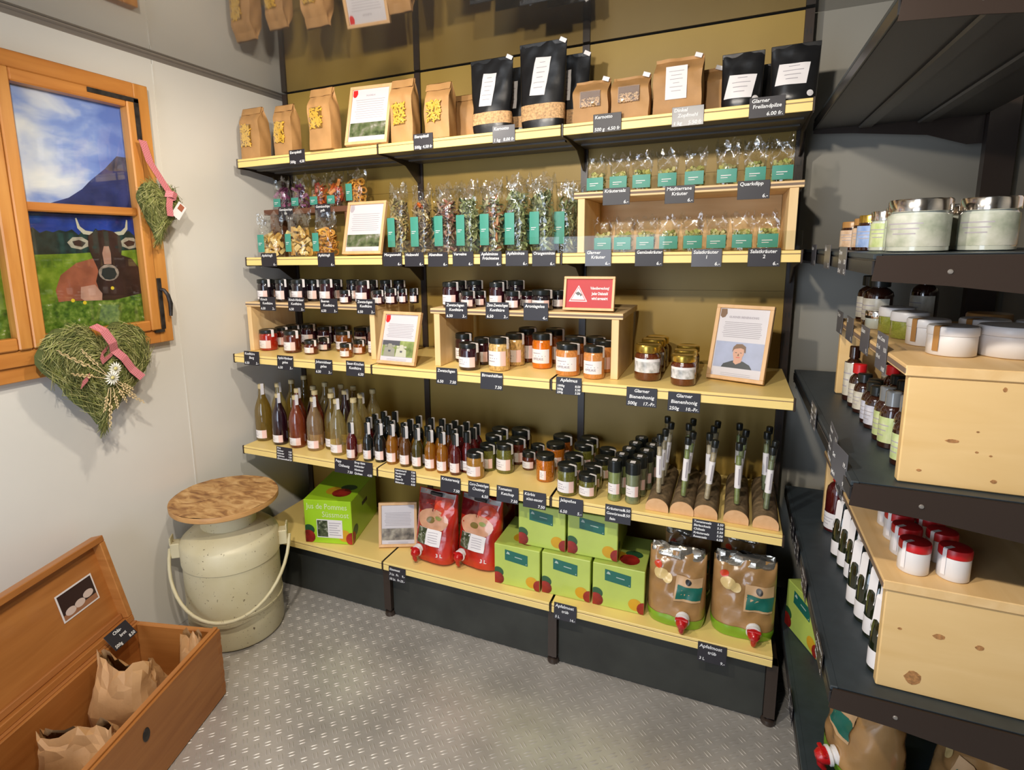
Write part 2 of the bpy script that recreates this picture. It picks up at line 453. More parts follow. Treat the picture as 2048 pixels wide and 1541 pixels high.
def content(name, c, rough=.18, var=None, bump=None):
    return pm(name, c, rough, coat=1.0, var=var or (18, .8, 1.15), bump=bump)
CT = {
 'plum': content('plum_jam', (.028, .004, .008)), 'black': content('black_jam', (.010, .005, .008)),
 'red': content('red_jam', (.36, .016, .006)), 'brownred': content('red_brown_jam', (.10, .016, .006)),
 'amber': content('amber_jam', (.22, .060, .008)), 'orange': content('orange_puree', (.72, .17, .006)),
 'peach': content('apple_puree', (.62, .24, .060)), 'pear': content('pear_halves', (.66, .42, .15), var=(11, .55, 1.3)),
 'honey': content('dark_honey', (.12, .024, .006)), 'chutney': content('yellow_chutney', (.36, .17, .025), var=(50, .6, 1.3)),
 'pumpkin': content('orange_cubes', (.52, .15, .010), var=(30, .4, 1.35)), 'pickle': content('green_pickle', (.13, .125, .020), var=(30, .5, 1.4)),
 'cream': content('pale_cream', (.60, .52, .36)), 'herbgreen': content('green_spice', (.30, .36, .12), .5, (90, .7, 1.2)),
 'herbgrey': content('grey_green_spice', (.25, .28, .15), .5, (90, .7, 1.2)), 'salt': content('pale_spice', (.62, .50, .33), .5, (90, .7, 1.2)),
}
def liquid(name, tint, body=.26):
    m = film(name, tint, .07, .02, edge=.30)
    t = m.node_tree
    tr = [n for n in t.nodes if n.type == 'BSDF_TRANSPARENT'][0]; mx = [n for n in t.nodes if n.type == 'MIX_SHADER'][0]
    df = t.nodes.new('ShaderNodeBsdfDiffuse'); df.inputs[0].default_value = (*tint, 1)
    tl_ = t.nodes.new('ShaderNodeBsdfTranslucent'); tl_.inputs[0].default_value = (*tint, 1)
    m1 = t.nodes.new('ShaderNodeMixShader'); m1.inputs[0].default_value = .5
    t.links.new(df.outputs[0], m1.inputs[1]); t.links.new(tl_.outputs[0], m1.inputs[2])
    m2 = t.nodes.new('ShaderNodeMixShader'); m2.inputs[0].default_value = body
    t.links.new(tr.outputs[0], m2.inputs[1]); t.links.new(m1.outputs[0], m2.inputs[2]); t.links.new(m2.outputs[0], mx.inputs[1])
    return m
LQ = {'olive': liquid('olive_syrup', (.62, .46, .10)), 'purple': content('purple_syrup', (.018, .004, .008)), 'rust': content('rust_syrup', (.16, .028, .008)),
      'clear': liquid('clear_syrup', (.88, .74, .48), .20), 'straw': liquid('straw_syrup', (.90, .80, .42), .22), 'dark': content('dark_oil', (.008, .009, .008)),
      'gold': liquid('gold_oil', (.80, .38, .03), .42), 'greenoil': content('olive_oil', (.055, .042, .006)), 'wine': content('wine_vinegar', (.085, .006, .006)),
      'brownoil': content('brown_oil', (.10, .035, .006))}
M['brown_glass'] = pm('brown_glass', (.030, .008, .004), .08, coat=1.0)
M['wine_glass'] = pm('wine_glass', (.07, .006, .006), .08, coat=1.0)
M['green_glass'] = pm('green_glass', (.012, .016, .006), .08, coat=1.0)

# ---------------------------------------------------------------- jars (unit size: diameter 1, height 1)
def label_patch(r, z0, z1, half, mats3=True, c0=-PI/2, n=12, pink=True, lines=True):
    """paper band round the front of a jar, with a pink right edge and grey print"""
    mb = MB()
    a0, a1 = c0 - half, c0 + half
    ap = c0 + half*.45 if pink else a1
    mb.lathe([(r, z0), (r, z1)], n, 0, a0=a0, a1=ap, cap0=False, cap1=False)
    if pink: mb.lathe([(r, z0), (r, z1)], 4, 1, a0=ap, a1=a1, cap0=False, cap1=False)
    if lines:
        h = z1 - z0
        for k, (u0, u1) in enumerate([(.15, .55), (.15, .8), (.15, .65)]):
            zz = z0 + h*(.68 - .2*k)
            mb.lathe([(r*1.004, zz), (r*1.004, zz + h*.07)], 4, 2, a0=a0 + (ap-a0)*u0, a1=a0 + (ap-a0)*u1, cap0=False, cap1=False)
    return mb
LBL = lambda: [M['white'], M['pink'], M['print']]
def seal_strip(r, ztop, zlow, ang, w=.16):
    """white seal glued over the lid edge and down the side"""
    mb = MB(); ca, sa = math.cos(ang), math.sin(ang)
    path = [(r*.25, ztop+.012), (r*.96, ztop+.012), (r*1.035, ztop-.02), (r*1.04, zlow)]
    vs = []
    for rr, z in path:
        for s in (-1, 1): vs.append((rr*ca - s*w/2*sa, rr*sa + s*w/2*ca, z))
    mb._add(vs, [(2*i, 2*i+1, 2*i+3, 2*i+2) for i in range(len(path)-1)], 0)
    return mb
def jar_fn(ct, lid='black_lid', seal=True, lab=(.12, .50, .95), short=False, apf=None, pink=True):
    def f():
        lz = .74 if short else .82
        body = MB().lathe([(0, .012), (.40, .0), (.47, .012), (.49, .05), (.49, lz-.10), (.47, lz-.05), (.44, lz-.02), (.44, lz+.03)], 22, cap1=True)
        # the upper part of the glass stays clear
        ld = MB().lathe([(.43, lz), (.475, lz), (.485, lz+.02), (.485, .965), (.46, .995), (.40, 1.0), (.37, .985), (0, .985)], 22, cap0=False)
        parts = [('glass', body.mesh('glass', CT[ct], 50), None), ('lid', ld.mesh('lid', M[lid], 35), None)]
        lb = label_patch(.496, lab[0], lab[1], lab[2], pink=pink)
        if apf:
            me = text_mesh(apf, .13, 'CENTER', .004)
            for v in me.vertices: pass
            R_ = .501
            zz = lab[0] + (lab[1]-lab[0])*.22
            vs = [(R_*math.cos(-PI/2 - .15 + v.co.x/R_*.9), R_*math.sin(-PI/2 - .15 + v.co.x/R_*.9), zz + v.co.y*.8) for v in me.vertices]
            lb._add(vs, [tuple(p.vertices) for p in me.polygons], 2)
        parts.append(('label', lb.mesh('label', LBL(), 60), None))
        if seal: parts.append(('seal', seal_strip(.49, .99, lz-.16, -.35).mesh('seal', M['white']), None))
        return parts
    return f
TAKEN = {}
BLOCK = []      # (z, x0, x1, y0, y1): boards and uprights that round things must clear
def settle(z, x, y, r):
    """nudge a round thing clear of those already standing on the same board"""
    L_ = TAKEN.setdefault(round(z, 2), [])
    r *= 1.03
    for it in range(160):
        moved = False
        for (a, b, q) in L_:
            dx, dy = x-a, y-b; dd = math.hypot(dx, dy); need = r+q+.0006
            if dd < need:
                if dd < 1e-6: dx, dy, dd = 0, 1, 1
                ux, uy = dx/dd, dy/dd + .35
                n_ = math.hypot(ux, uy)
                x += ux/n_*(need-dd)*.7; y += uy/n_*(need-dd)*.7; moved = True
        for (bz, x0, x1, y0, y1) in BLOCK:
            if abs(bz-z) > .02: continue
            cx_, cy_ = max(x0, min(x1, x)), max(y0, min(y1, y))
            dx, dy = x-cx_, y-cy_; dd = math.hypot(dx, dy)
            if dd < r + .0006:
                if dd > 1e-6: x += dx/dd*(r+.0008-dd); y += dy/dd*(r+.0008-dd)
                else: x += (r+.001)*(1 if x > (x0+x1)/2 else -1)
                moved = True
        if y > -.008-r: y = -.008-r; x += .004*(1 if it % 2 else -1)*it*.2; moved = True
        if not moved: break
    L_.append((x, y, r))
    return x, y
def jar(ct, J, z, label, group, lid='black_lid', name='jam_jar', cat='jar', rz=0.0, seal=True, **kw):
    x, y, d, h = J
    x, y = settle(z, x, y, d*.5)
    key = ('jar', ct, lid, seal, tuple(sorted(kw.items())))
    return place(key, jar_fn(ct, lid, seal, **kw), name, label, cat, (x, y, z), rz, group, (d, d, h))
# ---------------------------------------------------------------- bottles
def bottle_fn(lq, cap, capmat, prof, lab, seal=None, pink=True, capz=.92, capr=.19, labmat=None):
    def f():
        b = MB().lathe(prof, 22, cap1=True)
        c = MB().lathe([(capr*.9, capz), (capr, capz+.004), (capr, .99), (capr*.85, 1.0), (0, 1.0)], 18, cap0=True)
        parts = [('bottle', b.mesh('bottle', lq, 50), None), ('cap', c.mesh('cap', capmat, 35), None)]
        lm = LBL() if labmat is None else [labmat, labmat, M['print']]
        if lab: parts.append(('label', label_patch(.505, lab[0], lab[1], lab[2], pink=pink).mesh('label', lm, 60), None))
        if seal is not None:
            parts.append(('seal', seal_strip(capr, 1.0, capz-seal, -.5, capr*.95).mesh('seal', M['white']), None))
        return parts
    return f
SYRUP = [(0, .015), (.40, .0), (.48, .008), (.50, .03), (.50, .48), (.49, .54), (.43, .62), (.33, .70), (.23, .77), (.185, .83), (.175, .93)]
OIL = [(0, .015), (.42, .0), (.49, .01), (.50, .03), (.50, .48), (.47, .56), (.36, .63), (.27, .68), (.24, .74), (.24, .84)]
M['cap_cork'] = pm('pale_cap', (.62, .50, .26), .4)
def syrup(lq, J, z, label, group='tall syrup bottles', rz=0.0, seal=True):
    x, y, d, h = J
    x, y = settle(z, x, y, d*.51)
    place(('syrup', lq, seal), bottle_fn(LQ[lq], 'cap', M['cap_cork'], SYRUP, (.055, .20, 1.0), seal=.10 if seal else None, capr=.2), 'syrup_bottle', label, 'bottle', (x, y, z), rz, group, (d, d, h))
def oil(lq, J, z, label, group='small oil bottles', rz=0.0):
    x, y, d, h = J
    x, y = settle(z, x, y, d*.51)
    place(('oil', lq), bottle_fn(LQ[lq], 'cap', M['black_lid'], OIL, (.07, .30, 1.05), seal=.03, capz=.74, capr=.29), 'oil_bottle', label, 'bottle', (x, y, z), rz, group, (d, d, h))
# ---------------------------------------------------------------- price cards
def price_card(lines, loc, label, w=.086, h=.055, grey=False, rotz=0.0, tilt=0.0, roll=0.0, size=.0135):
    """lines: (text, u, v, align, scale) with u, v in card fractions from the lower left"""
    root = thing('price_card', label, 'price card', loc, group='black price cards', rot=(tilt, roll, rotz))
    MB().box(-w/2, w/2, -.0006, .0006, -h/2, h/2, b=.0005).build('card', M['card_grey' if grey else 'card'], root)
    tx = MB()
    for (s, u, v, al, k) in lines:
        add_text(tx, s, size*k, (u-.5)*w, (v-.5)*h, -.0009, al, bold=.00022, shear=.12, fitw=w*.9)
    if tx.f: tx.build('lettering', M['chalk'], root)['kind'] = 'stuff'
    return root
def two(title, price, left=None, t2=None):
    L = [(title, .06, .74, 'LEFT', 1.0)]
    if t2: L.append((t2, .5, .46, 'CENTER', 1.0))
    L.append((price, .95, .08, 'RIGHT', 1.0))
    if left: L.append((left, .05, .08, 'LEFT', 1.0))
    return L
def rows(items):
    n = len(items); L = []
    for i, (a, b) in enumerate(items):
        v = 1 - (i + .82)/n
        L += [(a, .05, v, 'LEFT', min(.9, 3.4/n)), (b, .96, v, 'RIGHT', min(.9, 3.4/n))]
    return L
# ---------------------------------------------------------------- cellophane bags
def lumps(kind, w, d, h, rnd, n):
    """the filling of a bag: many small pieces in one mesh"""
    mb = MB()
    for i in range(n):
        z = rnd.random()**.9*h
        lim = 1 - .25*(z/h)
        x = (rnd.random()-.5)*w*lim; y = (rnd.random()-.5)*d*lim
        a, b = rnd.random()*6.28, (rnd.random()-.5)*2.2
        s0 = len(mb.v)
        if kind == 'ring':
            R0 = w*.22
            mb.lathe([(R0*.55, -.002), (R0, -.0015), (R0, .0015), (R0*.55, .002), (R0*.55, -.002)], 9, mi=i % 3, cap0=False, cap1=False)
        elif kind == 'chip':
            L = w*(.20+.12*rnd.random())
            mb.grid(lambda u, v: ((u-.5)*L*1.7, (v-.5)*L*.75, .012*math.sin(u*3.1)*L*20*.5 + .004*(v-.5)**2), 5, 2, mi=i % 3)
        elif kind == 'leaf':
            L = w*(.16+.18*rnd.random())
            mb.grid(lambda u, v: ((u-.5)*L*1.8, (v-.5)*L*.5*(1-(2*u-1)**2*.8), .15*L*math.sin(u*4)), 3, 1, mi=i % 3)
        else:
            L = w*(.10+.05*rnd.random())
            mb.box(-L, L, -L*.6, L*.6, -L*.6, L*.6, mi=i % 3)
        mb.xf(Matrix.Translation((x, y, z)) @ Matrix.Rotation(a, 4, 'Z') @ Matrix.Rotation(b, 4, 'X') @ Matrix.Rotation(rnd.random()*6.28, 4, 'Y'), s0)
    for i, (x, y, z) in enumerate(mb.v): mb.v[i] = (max(-w*.56, min(w*.56, x)), max(-d*.6, min(d*.6, y)), max(-.004, z))
    return mb
def bag_shell(w, d, h, fillh, rnd, flare=1.15, ruff=.10):
    """crumpled cellophane: full at the bottom, pinched flat and frilled at the top"""
    nu, nv = 28, 16
    ph = [rnd.random()*6.28 for _ in range(6)]
    def fn(u, v):
        a = u*2*PI; z = v*h
        k = z/fillh
        full = 1.0 if k < .75 else max(0.10, 1 - (k-.75)*1.5)
        cx, cy = math.cos(a), math.sin(a)
        sq = (abs(cx)**3 + abs(cy)**3)**(-1/3.)
        wx = w/2*(1 if k < 1 else 1 + (flare-1)*(k-1)/max(.2, h/fillh-1))
        amp = .03 + (ruff if k > .95 else 0.02*k)
        amp = min(amp, .085); r = 1 + amp*math.sin(a*5+ph[0]+z*60) + amp*.7*math.sin(a*9+ph[1]-z*90)
        yy = d/2*full*sq*cy*r + (.006*math.sin(a*3+ph[2]+z*70) if k > .9 else 0)
        zz = z + (.012*math.sin(a*4+ph[3]) + .008*math.sin(a*7+ph[4]) if v > .99 else 0)
        return (wx*sq*cx*r*.96, yy, zz)
    return MB().grid(fn, nu, nv, wrap=True)
BAGFILL = {
 'purple': ('chip', [(.16, .03, .10), (.30, .10, .20), (.09, .015, .05)]),
 'orange': ('chip', [(.60, .13, .015), (.42, .05, .02), (.68, .25, .05)]),
 'rings': ('ring', [(.72, .38, .06), (.66, .30, .04), (.60, .24, .03)]),
 'apple': ('chip', [(.80, .55, .17), (.86, .66, .28), (.70, .42, .10)]),
 'tea_pale': ('leaf', [(.30, .27, .10), (.46, .34, .13), (.17, .12, .07)]),
 'tea_mixed': ('leaf', [(.26, .20, .09), (.48, .36, .18), (.11, .07, .05)]),
 'tea_red': ('leaf', [(.28, .11, .07), (.20, .17, .08), (.42, .30, .20)]),
 'tea_green': ('leaf', [(.24, .28, .11), (.36, .38, .18), (.13, .16, .06)]),
 'tea_flower': ('leaf', [(.25, .28, .12), (.42, .40, .24), (.46, .20, .09)]),
 'herb': ('crumb', [(.50, .47, .14), (.40, .42, .12), (.58, .52, .22)]),
}
FM = {}
def fill_mats(k):
    if k not in FM: FM[k] = [pm(f'{k}_piece', c, .55) for c in BAGFILL[k][1]]
    return FM[k]
def bag_fn(kind, w, d, h, fillh, lab, n, seed, labkind='strip'):
    def f():
        rnd = random.Random(seed)
        fill = lumps(BAGFILL[kind][0], w*(.96 if BAGFILL[kind][0] == 'leaf' else .86), d*.80, fillh*.93, rnd, n)
        fill.xf(Matrix.Translation((0, 0, .006)))
        parts = [('foil_bag', bag_shell(w, d, h, fillh, rnd).mesh('foil_bag', M['foil'], 30), None)]
        me = fill.mesh('filling', fill_mats(kind))
        parts.append(('filling', me, None))
        lx, lw, z0, z1 = lab
        g = MB().grid(lambda u, v: (lx + (u-.5)*lw, -d/2*1.10 - .002 + .004*abs(u-.5), z0 + (z1-z0)*v), 3, 5)
        parts.append(('paper_label', g.mesh('paper_label', M['green_label'], 40), None))
        t = MB()
        yy = -d/2*1.10 - .0028
        zc = (z0+z1)/2
        t.box(lx-lw*.30, lx+lw*.22, yy-.0002, yy, zc, zc+.0022); t.box(lx-lw*.30, lx+lw*.05, yy-.0002, yy, zc-.006, zc-.0042)
        parts.append(('label_print', t.mesh('label_print', M['white']), 2))
        return parts
    return f
def fix_stuff(root, nm='filling'):
    for c in root.children:
        if c.name.startswith(nm): c['kind'] = 'stuff'
def bag(kind, loc, dims, label, group, lab, n=60, seed=1, rz=0.0, name='foil_bag_product', cat='bag', variants=3):
    w, d, h, fh = dims
    sd = seed % variants
    key = ('bag', kind, sd, tuple(round(q, 3) for q in dims), lab)
    r_ = place(key, bag_fn(kind, w, d, h, fh, lab, n, 100+sd), name, label, cat, loc, rz, group)
    fix_stuff(r_)
    return r_
# ---------------------------------------------------------------- stickers, wooden picture frames
M['frame_wood'] = wood('pale_frame_wood', (.78, .50, .26), (.68, .40, .18), (10, 10, 2), 4, .5)
M['red_print'] = pm('red_print', (.62, .02, .02), .4)
M['paper'] = pm('printed_sheet', (.64, .61, .64), .4)
def picture_frame(loc, w, h, label, lean, rotz, photo, title=None, corner='red_print', textrows=9, photo_h=.26, fw=.011, back=True, sheet='paper', foot_h=.10):
    loc = (loc[0], loc[1], loc[2] + .0085*math.sin(lean) + .0006)
    root = thing('picture_frame', label, 'picture frame', loc, rot=(-lean, 0, rotz))
    f = MB()
    for (a, b, c, d) in [(-w/2, w/2, 0, fw), (-w/2, w/2, h-fw, h), (-w/2, -w/2+fw, fw, h-fw), (w/2-fw, w/2, fw, h-fw)]:
        f.box(a, b, -.008, .007, c, d, b=.001)
    f.build('frame', M['frame_wood'], root)
    MB().box(-w/2+fw*.6, w/2-fw*.6, .0, .004, fw*.6, h-fw*.6).build('backing', M['ply_core'], root)
    iw, ih = w-2*fw, h-2*fw
    sh = MB().box(-iw/2, iw/2, -.002, -.0005, fw, h-fw).build('sheet', M[sheet], root)
    pz0 = fw + ih*foot_h
    if photo:
        photo(root, -iw/2+.002, iw/2-.002, pz0, pz0 + ih*photo_h, -.0022)
    if textrows:
        tx = MB()
        rnd = random.Random(int(w*1e4)+textrows)
        ztop = fw + ih*.80; zbot = pz0 + ih*photo_h + ih*.05
        for k in range(textrows):
            z = ztop - (ztop-zbot)*k/textrows
            tw = iw*(.36 + .05*rnd.random())
            tx.box(-tw, tw, -.0024, -.0021, z-.0016, z)
        for k in range(2):
            z = fw + ih*(.05 - .025*k) ; tx.box(-iw*.3, iw*.3, -.0024, -.0021, z-.0009, z)
        tx.build('printed_text', M['print_light'], root)['kind'] = 'stuff'
    if title:
        add_text(MB(), title, .009, 0, fw+ih*.86, -.0025, 'CENTER', fitw=iw*.6, bold=.0003).build('title', M['print'], root)
    if corner:
        MB().prism([(-iw/2+.002, h-fw-.002), (-iw/2+.002, h-fw-.024), (-iw/2+.008, h-fw-.030), (-iw/2+.016, h-fw-.027), (-iw/2+.021, h-fw-.016), (-iw/2+.019, h-fw-.002)], -.0026, -.0021).build('emblem', M[corner], root)
    if back:
        MB().box(-.02, .02, .004, .008, h*.05, h*.7).xf(Matrix.Translation((0, .007, h*.7)) @ Matrix.Rotation(lean*1.0+.25, 4, 'X') @ Matrix.Translation((0, 0, -h*.7))).build('easel_leg', M['ply_core'], root)
    return root
M['print_light'] = pm('pale_print', (.38, .35, .38), .6)
def photo_mat(name, stops, scale=14, stretch=None):
    m, t, b = nt(name)
    f = noise_fac(t, scale, 4, stretch)
    r_ = ramp(t, f, stops); t.links.new(r_.outputs[0], b.inputs['Base Color']); setin(b, 'Roughness', .3)
    return m

# ================================================================ top shelf: paper bags and black pouches
ZA, ZB, ZC, ZD, ZE = 1.7908, 1.4038, 1.0188, .6278, .2478
ZB3, ZC1, ZC2, ZB1, ZR2C, ZR3C = 1.588, 1.223, 1.223, 1.6, 1.222, .832
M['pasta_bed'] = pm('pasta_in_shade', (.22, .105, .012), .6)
def paper_bag_mesh(w, d, h, seed, shoulder=.74):
    rnd = random.Random(seed); ph = [rnd.random()*6.28 for _ in range(8)]
    def fn(u, v):
        # u runs round the bag, v up
        a = u*4; s = int(a) % 4; q = a - int(a)
        cx, cy = [(-1+2*q, -1), (1, -1+2*q), (1-2*q, 1), (-1, 1-2*q)][s]
        z = v*h
        k = 0 if v < shoulder else (v-shoulder)/(1-shoulder)
        dep = 1 - .93*min(1, k*1.25)
        gus = (1-abs(cy))*min(1, k*1.6)*.22 if s in (1, 3) else 0
        bul = .05*math.sin(PI*min(1, v/shoulder))
        x = cx*(w/2)*(1 - gus + (bul if s in (1, 3) else 0)*(1-cy*cy))
        y = cy*(d/2)*dep*(1 + (bul*1.6 if s in (0, 2) else 0)*(1-cx*cx))
        wr = .0022*(.3 + v)
        x += wr*math.sin(9*v+ph[0]+3*cy); y += wr*math.sin(11*v+5*cx+ph[1]) + .0015*math.sin(23*cx+ph[2])*v
        return (x, y, z)
    m = MB().grid(fn, 40, 18, wrap=True)
    m.poly([(-w/2, -d/2, .0005), (-w/2, d/2, .0005), (w/2, d/2, .0005), (w/2, -d/2, .0005)])
    return m
def bag_front(w, d, h, x0, x1, z0, z1, off):
    return MB().grid(lambda u, v: (x0+(x1-x0)*u, -d/2*(1+.08*math.sin(PI*min(1, (z0+(z1-z0)*v)/(h*.74)))*(1-((x0+(x1-x0)*u)/(w/2))**2)) - off, z0+(z1-z0)*v), 6, 6)
def paper_bag(J, z, label, group, seed, fill='pasta', win=(.18, .62, .30, .68), flap=True, lab=None, sticker=False, depth=.62, rz=0.0, shoulder=.74, d=None):
    x, y, w, h = J
    d = d or w*depth
    root = thing('paper_bag', label, 'paper bag', (x, y, z), rz, group)
    paper_bag_mesh(w, d, h, seed, shoulder).build('bag', M['kraft'], root, 35)
    rnd = random.Random(seed)
    if flap:
        fl = MB().grid(lambda u, v: ((u-.5)*w*1.0, -.006 - .010*v - .002*math.sin(u*9), h*(1.0 - .13*v)), 8, 3)
        fl.grid(lambda u, v: ((u-.5)*w*1.0, -.006 + .010*v, h*1.0 + .001), 8, 1)
        fl.build('folded_top', M['kraft'], root, 40)
    if win:
        x0, x1 = (win[0]-.5)*w, (win[1]-.5)*w; z0, z1 = win[2]*h, win[3]*h
        wo = bag_front(w, d, h, x0, x1, z0, z1, .0026).build('window', M['pasta_bed'] if fill == 'pasta' else M['kraft_dark'], root, 40)  # dark patch on the front; the recess shade is put into its colour
        pz = MB()
        n = 62 if fill == 'pasta' else 110
        zt = z1 if fill == 'pasta' else z0 + (z1-z0)*.58
        for k in range(n):
            cx, cz = x0+(x1-x0)*(.06+.88*rnd.random()), z0+(zt-z0)*(.05+.9*rnd.random())
            yy = -d/2*(1+.08*math.sin(PI*min(1, cz/(h*.74)))*(1-(cx/(w/2))**2)) - .0045
            a = rnd.random()*6.28
            if fill == 'pasta':
                L = .0085; c, s_ = math.cos(a), math.sin(a)
                pz.tube([(cx-c*L, yy, cz-s_*L), (cx-s_*.002, yy-.002, cz+c*.002), (cx+c*L, yy, cz+s_*L)], .0024, 6)
            else:
                pz.lathe([(0, -.003), (.0032, -.001), (.0032, .001), (0, .003)], 6, c=(cx, yy, cz))
        p = pz.build('filling', M['pasta'] if fill == 'pasta' else M['grain'], wo, 50); p['kind'] = 'stuff'
        bag_front(w, d, h, x0, x1, z0, z1, .0105).build('window_film', M['clear_glass'], wo, 40)
    if lab:
        x0, x1 = (lab[0]-.5)*w, (lab[1]-.5)*w; z0, z1 = lab[2]*h, lab[3]*h
        lo = bag_front(w, d, h, x0, x1, z0, z1, .0034).build('label', M['white'], root, 40)
        tx = MB()
        for k, ww in enumerate((.7, .5, .6, .3, .6, .45)):
            zz = z1 - (z1-z0)*(.16+.12*k); c = (x0+x1)/2; hw = (x1-x0)/2*ww
            yy = -d/2*(1+.08*math.sin(PI*min(1, zz/(h*.74)))) - .0042
            tx.box(c-hw, c+hw, yy-.0002, yy, zz, zz+.0012)
        tx.build('label_print', M['print_light'], lo)
    if sticker:
        MB().box(-.010, .010, -.0006, .0006, -.006, .006, b=.0004).xf(Matrix.Translation((w*.40, -.014, h*.985)) @ Matrix.Rotation(.35, 4, 'Y')).build('price_sticker', M['white'], root)
    return root
g = 'window paper bags of pasta'
paper_bag((0.0675, -0.2655, 0.0984, 0.1927), ZA, 'brown paper bag of pasta nearest the white wall, leftmost on top shelf', g, 1, win=(.12, .62, .24, .66))
paper_bag((0.2415, -0.2778, 0.0873, 0.182), ZA, 'second brown paper pasta bag from the white wall, short with slanted fold', g, 2, win=(.10, .64, .24, .66))
paper_bag((0.4354, -0.2965, 0.0977, 0.2135), ZA, 'tall wide paper pasta bag just left of the framed pasta sheet', g, 3, win=(.12, .66, .34, .68))
paper_bag((0.757, -0.2628, 0.0862, 0.2105), ZA, 'tall narrow paper pasta bag just right of the framed pasta sheet', g, 4, win=(.16, .70, .28, .62))
p5 = (0.903, -0.2786, 0.0912, 0.176)
paper_bag(p5, ZA, 'paper pasta bag beside the black grain pouches, window catching glare', g, 5, win=(.14, .68, .30, .66))
paper_bag((p5[0]+.05, p5[1]+.10, p5[2]*.9, p5[3]*.88), ZA, 'brown paper bag half hidden behind the pasta bags near black pouch', g, 6, win=None)
g = 'small paper bags of flakes'
paper_bag((1.413, -0.2634, 0.1038, 0.1227), ZA, 'small paper flake bag left of the pair, right of the tall black pouch', g, 7, fill='grain', win=(.22, .80, .34, .70), flap=False, sticker=True, shoulder=.70)
paper_bag((1.527, -0.2584, 0.1069, 0.1209), ZA, 'small paper flake bag right of the pair, beside the large flour bag', g, 8, fill='grain', win=(.20, .76, .36, .72), flap=False, sticker=True, shoulder=.70)
g = 'large paper flour bags'
fj = (1.654, -0.2211, 0.1307, 0.165)
paper_bag(fj, ZA, 'large brown flour bag with tall white paper label and folded top', g, 9, win=None, lab=(.26, .70, .26, .80), flap=False, sticker=True, d=.085)
paper_bag((fj[0]+.055, fj[1]+.115, fj[2]*.95, fj[3]*.93), ZA, 'large brown flour bag standing behind the labelled flour bag', g, 10, win=None, flap=False, sticker=True, d=.085)

# stand-up pouches
class Pouch:
    def __init__(s, w, d, h, seed=0, flare=.04, p=2.3, wr=.0025, top=.003, taper=1.5, neck=0.0):
        s.w, s.d, s.h, s.flare, s.p, s.wr, s.top, s.taper, s.neck = w, d, h, flare, p, wr, top, taper, neck
        r_ = random.Random(seed); s.ph = [r_.random()*6.28 for _ in range(6)]
    def dims(s, z):
        k = min(1, max(0, z/s.h))
        W = s.w*(1 + s.flare*k - .05*max(0, 1-k*12)) * (1 - s.neck*math.exp(-((k-.36)/.10)**2))
        D = (s.d-s.top)*(1-k**s.taper)*(1 - .12*max(0, 1-k*9)) + s.top
        return W/2, D/2
    def wob(s, x, z):
        k = z/s.h
        return s.wr*(math.sin(x*70+z*40+s.ph[0]) + .7*math.sin(x*130-z*90+s.ph[1]) + .5*math.sin(z*150+x*30+s.ph[2]))*(.3+k)*.6
    def surf(s, x, z, off=0.0):
        W, D = s.dims(z)
        q = max(0.0, 1-abs(x/W)**s.p)**(1/s.p)
        return -D*q + s.wob(x, z)*q - off
    def mesh(s, z0=0.0, z1=None, grow=0.0, nu=36, nv=18):
        z1 = s.h if z1 is None else z1
        def fn(u, v):
            a = u*2*PI; z = z0 + (z1-z0)*v; W, D = s.dims(z)
            c, sn = math.cos(a), math.sin(a); q = (abs(c)**s.p + abs(sn)**s.p)**(-1/s.p)
            x = W*c*q; y = D*sn*q
            edge = abs(sn*q)
            y += s.wob(x, z)*edge*(1 if sn < 0 else -1)
            return (x*(1+grow/s.w), y + (grow if sn > 0 else -grow), z)
        m = MB().grid(fn, nu, nv, wrap=True)
        if z0 == 0.0 and grow == 0: m._add(m.v[:nu], [tuple(range(nu))[::-1]], 0)
        return m
    def patch(s, x0, x1, z0, z1, off=.001, skew=0.0, nu=6, nv=6, mi=0, mb=None):
        mb = mb or MB()
        def fn(u, v):
            x = x0+(x1-x0)*u + skew*(v-.5); z = z0+(z1-z0)*v + (-skew*.25)*(u-.5)
            return (x, s.surf(x, z, off), z)
        return mb.grid(fn, nu, nv, mi)
    def disc(s, cx, cz, rx, rz, off=.001, mi=0, mb=None, n=18, a0=0, a1=2*PI):
        mb = mb or MB()
        return mb.grid(lambda u, v: (cx+rx*v*math.cos(a0+(a1-a0)*u), s.surf(cx+rx*v*math.cos(a0+(a1-a0)*u), cz+rz*v*math.sin(a0+(a1-a0)*u), off), cz+rz*v*math.sin(a0+(a1-a0)*u)), n, 3, mi)
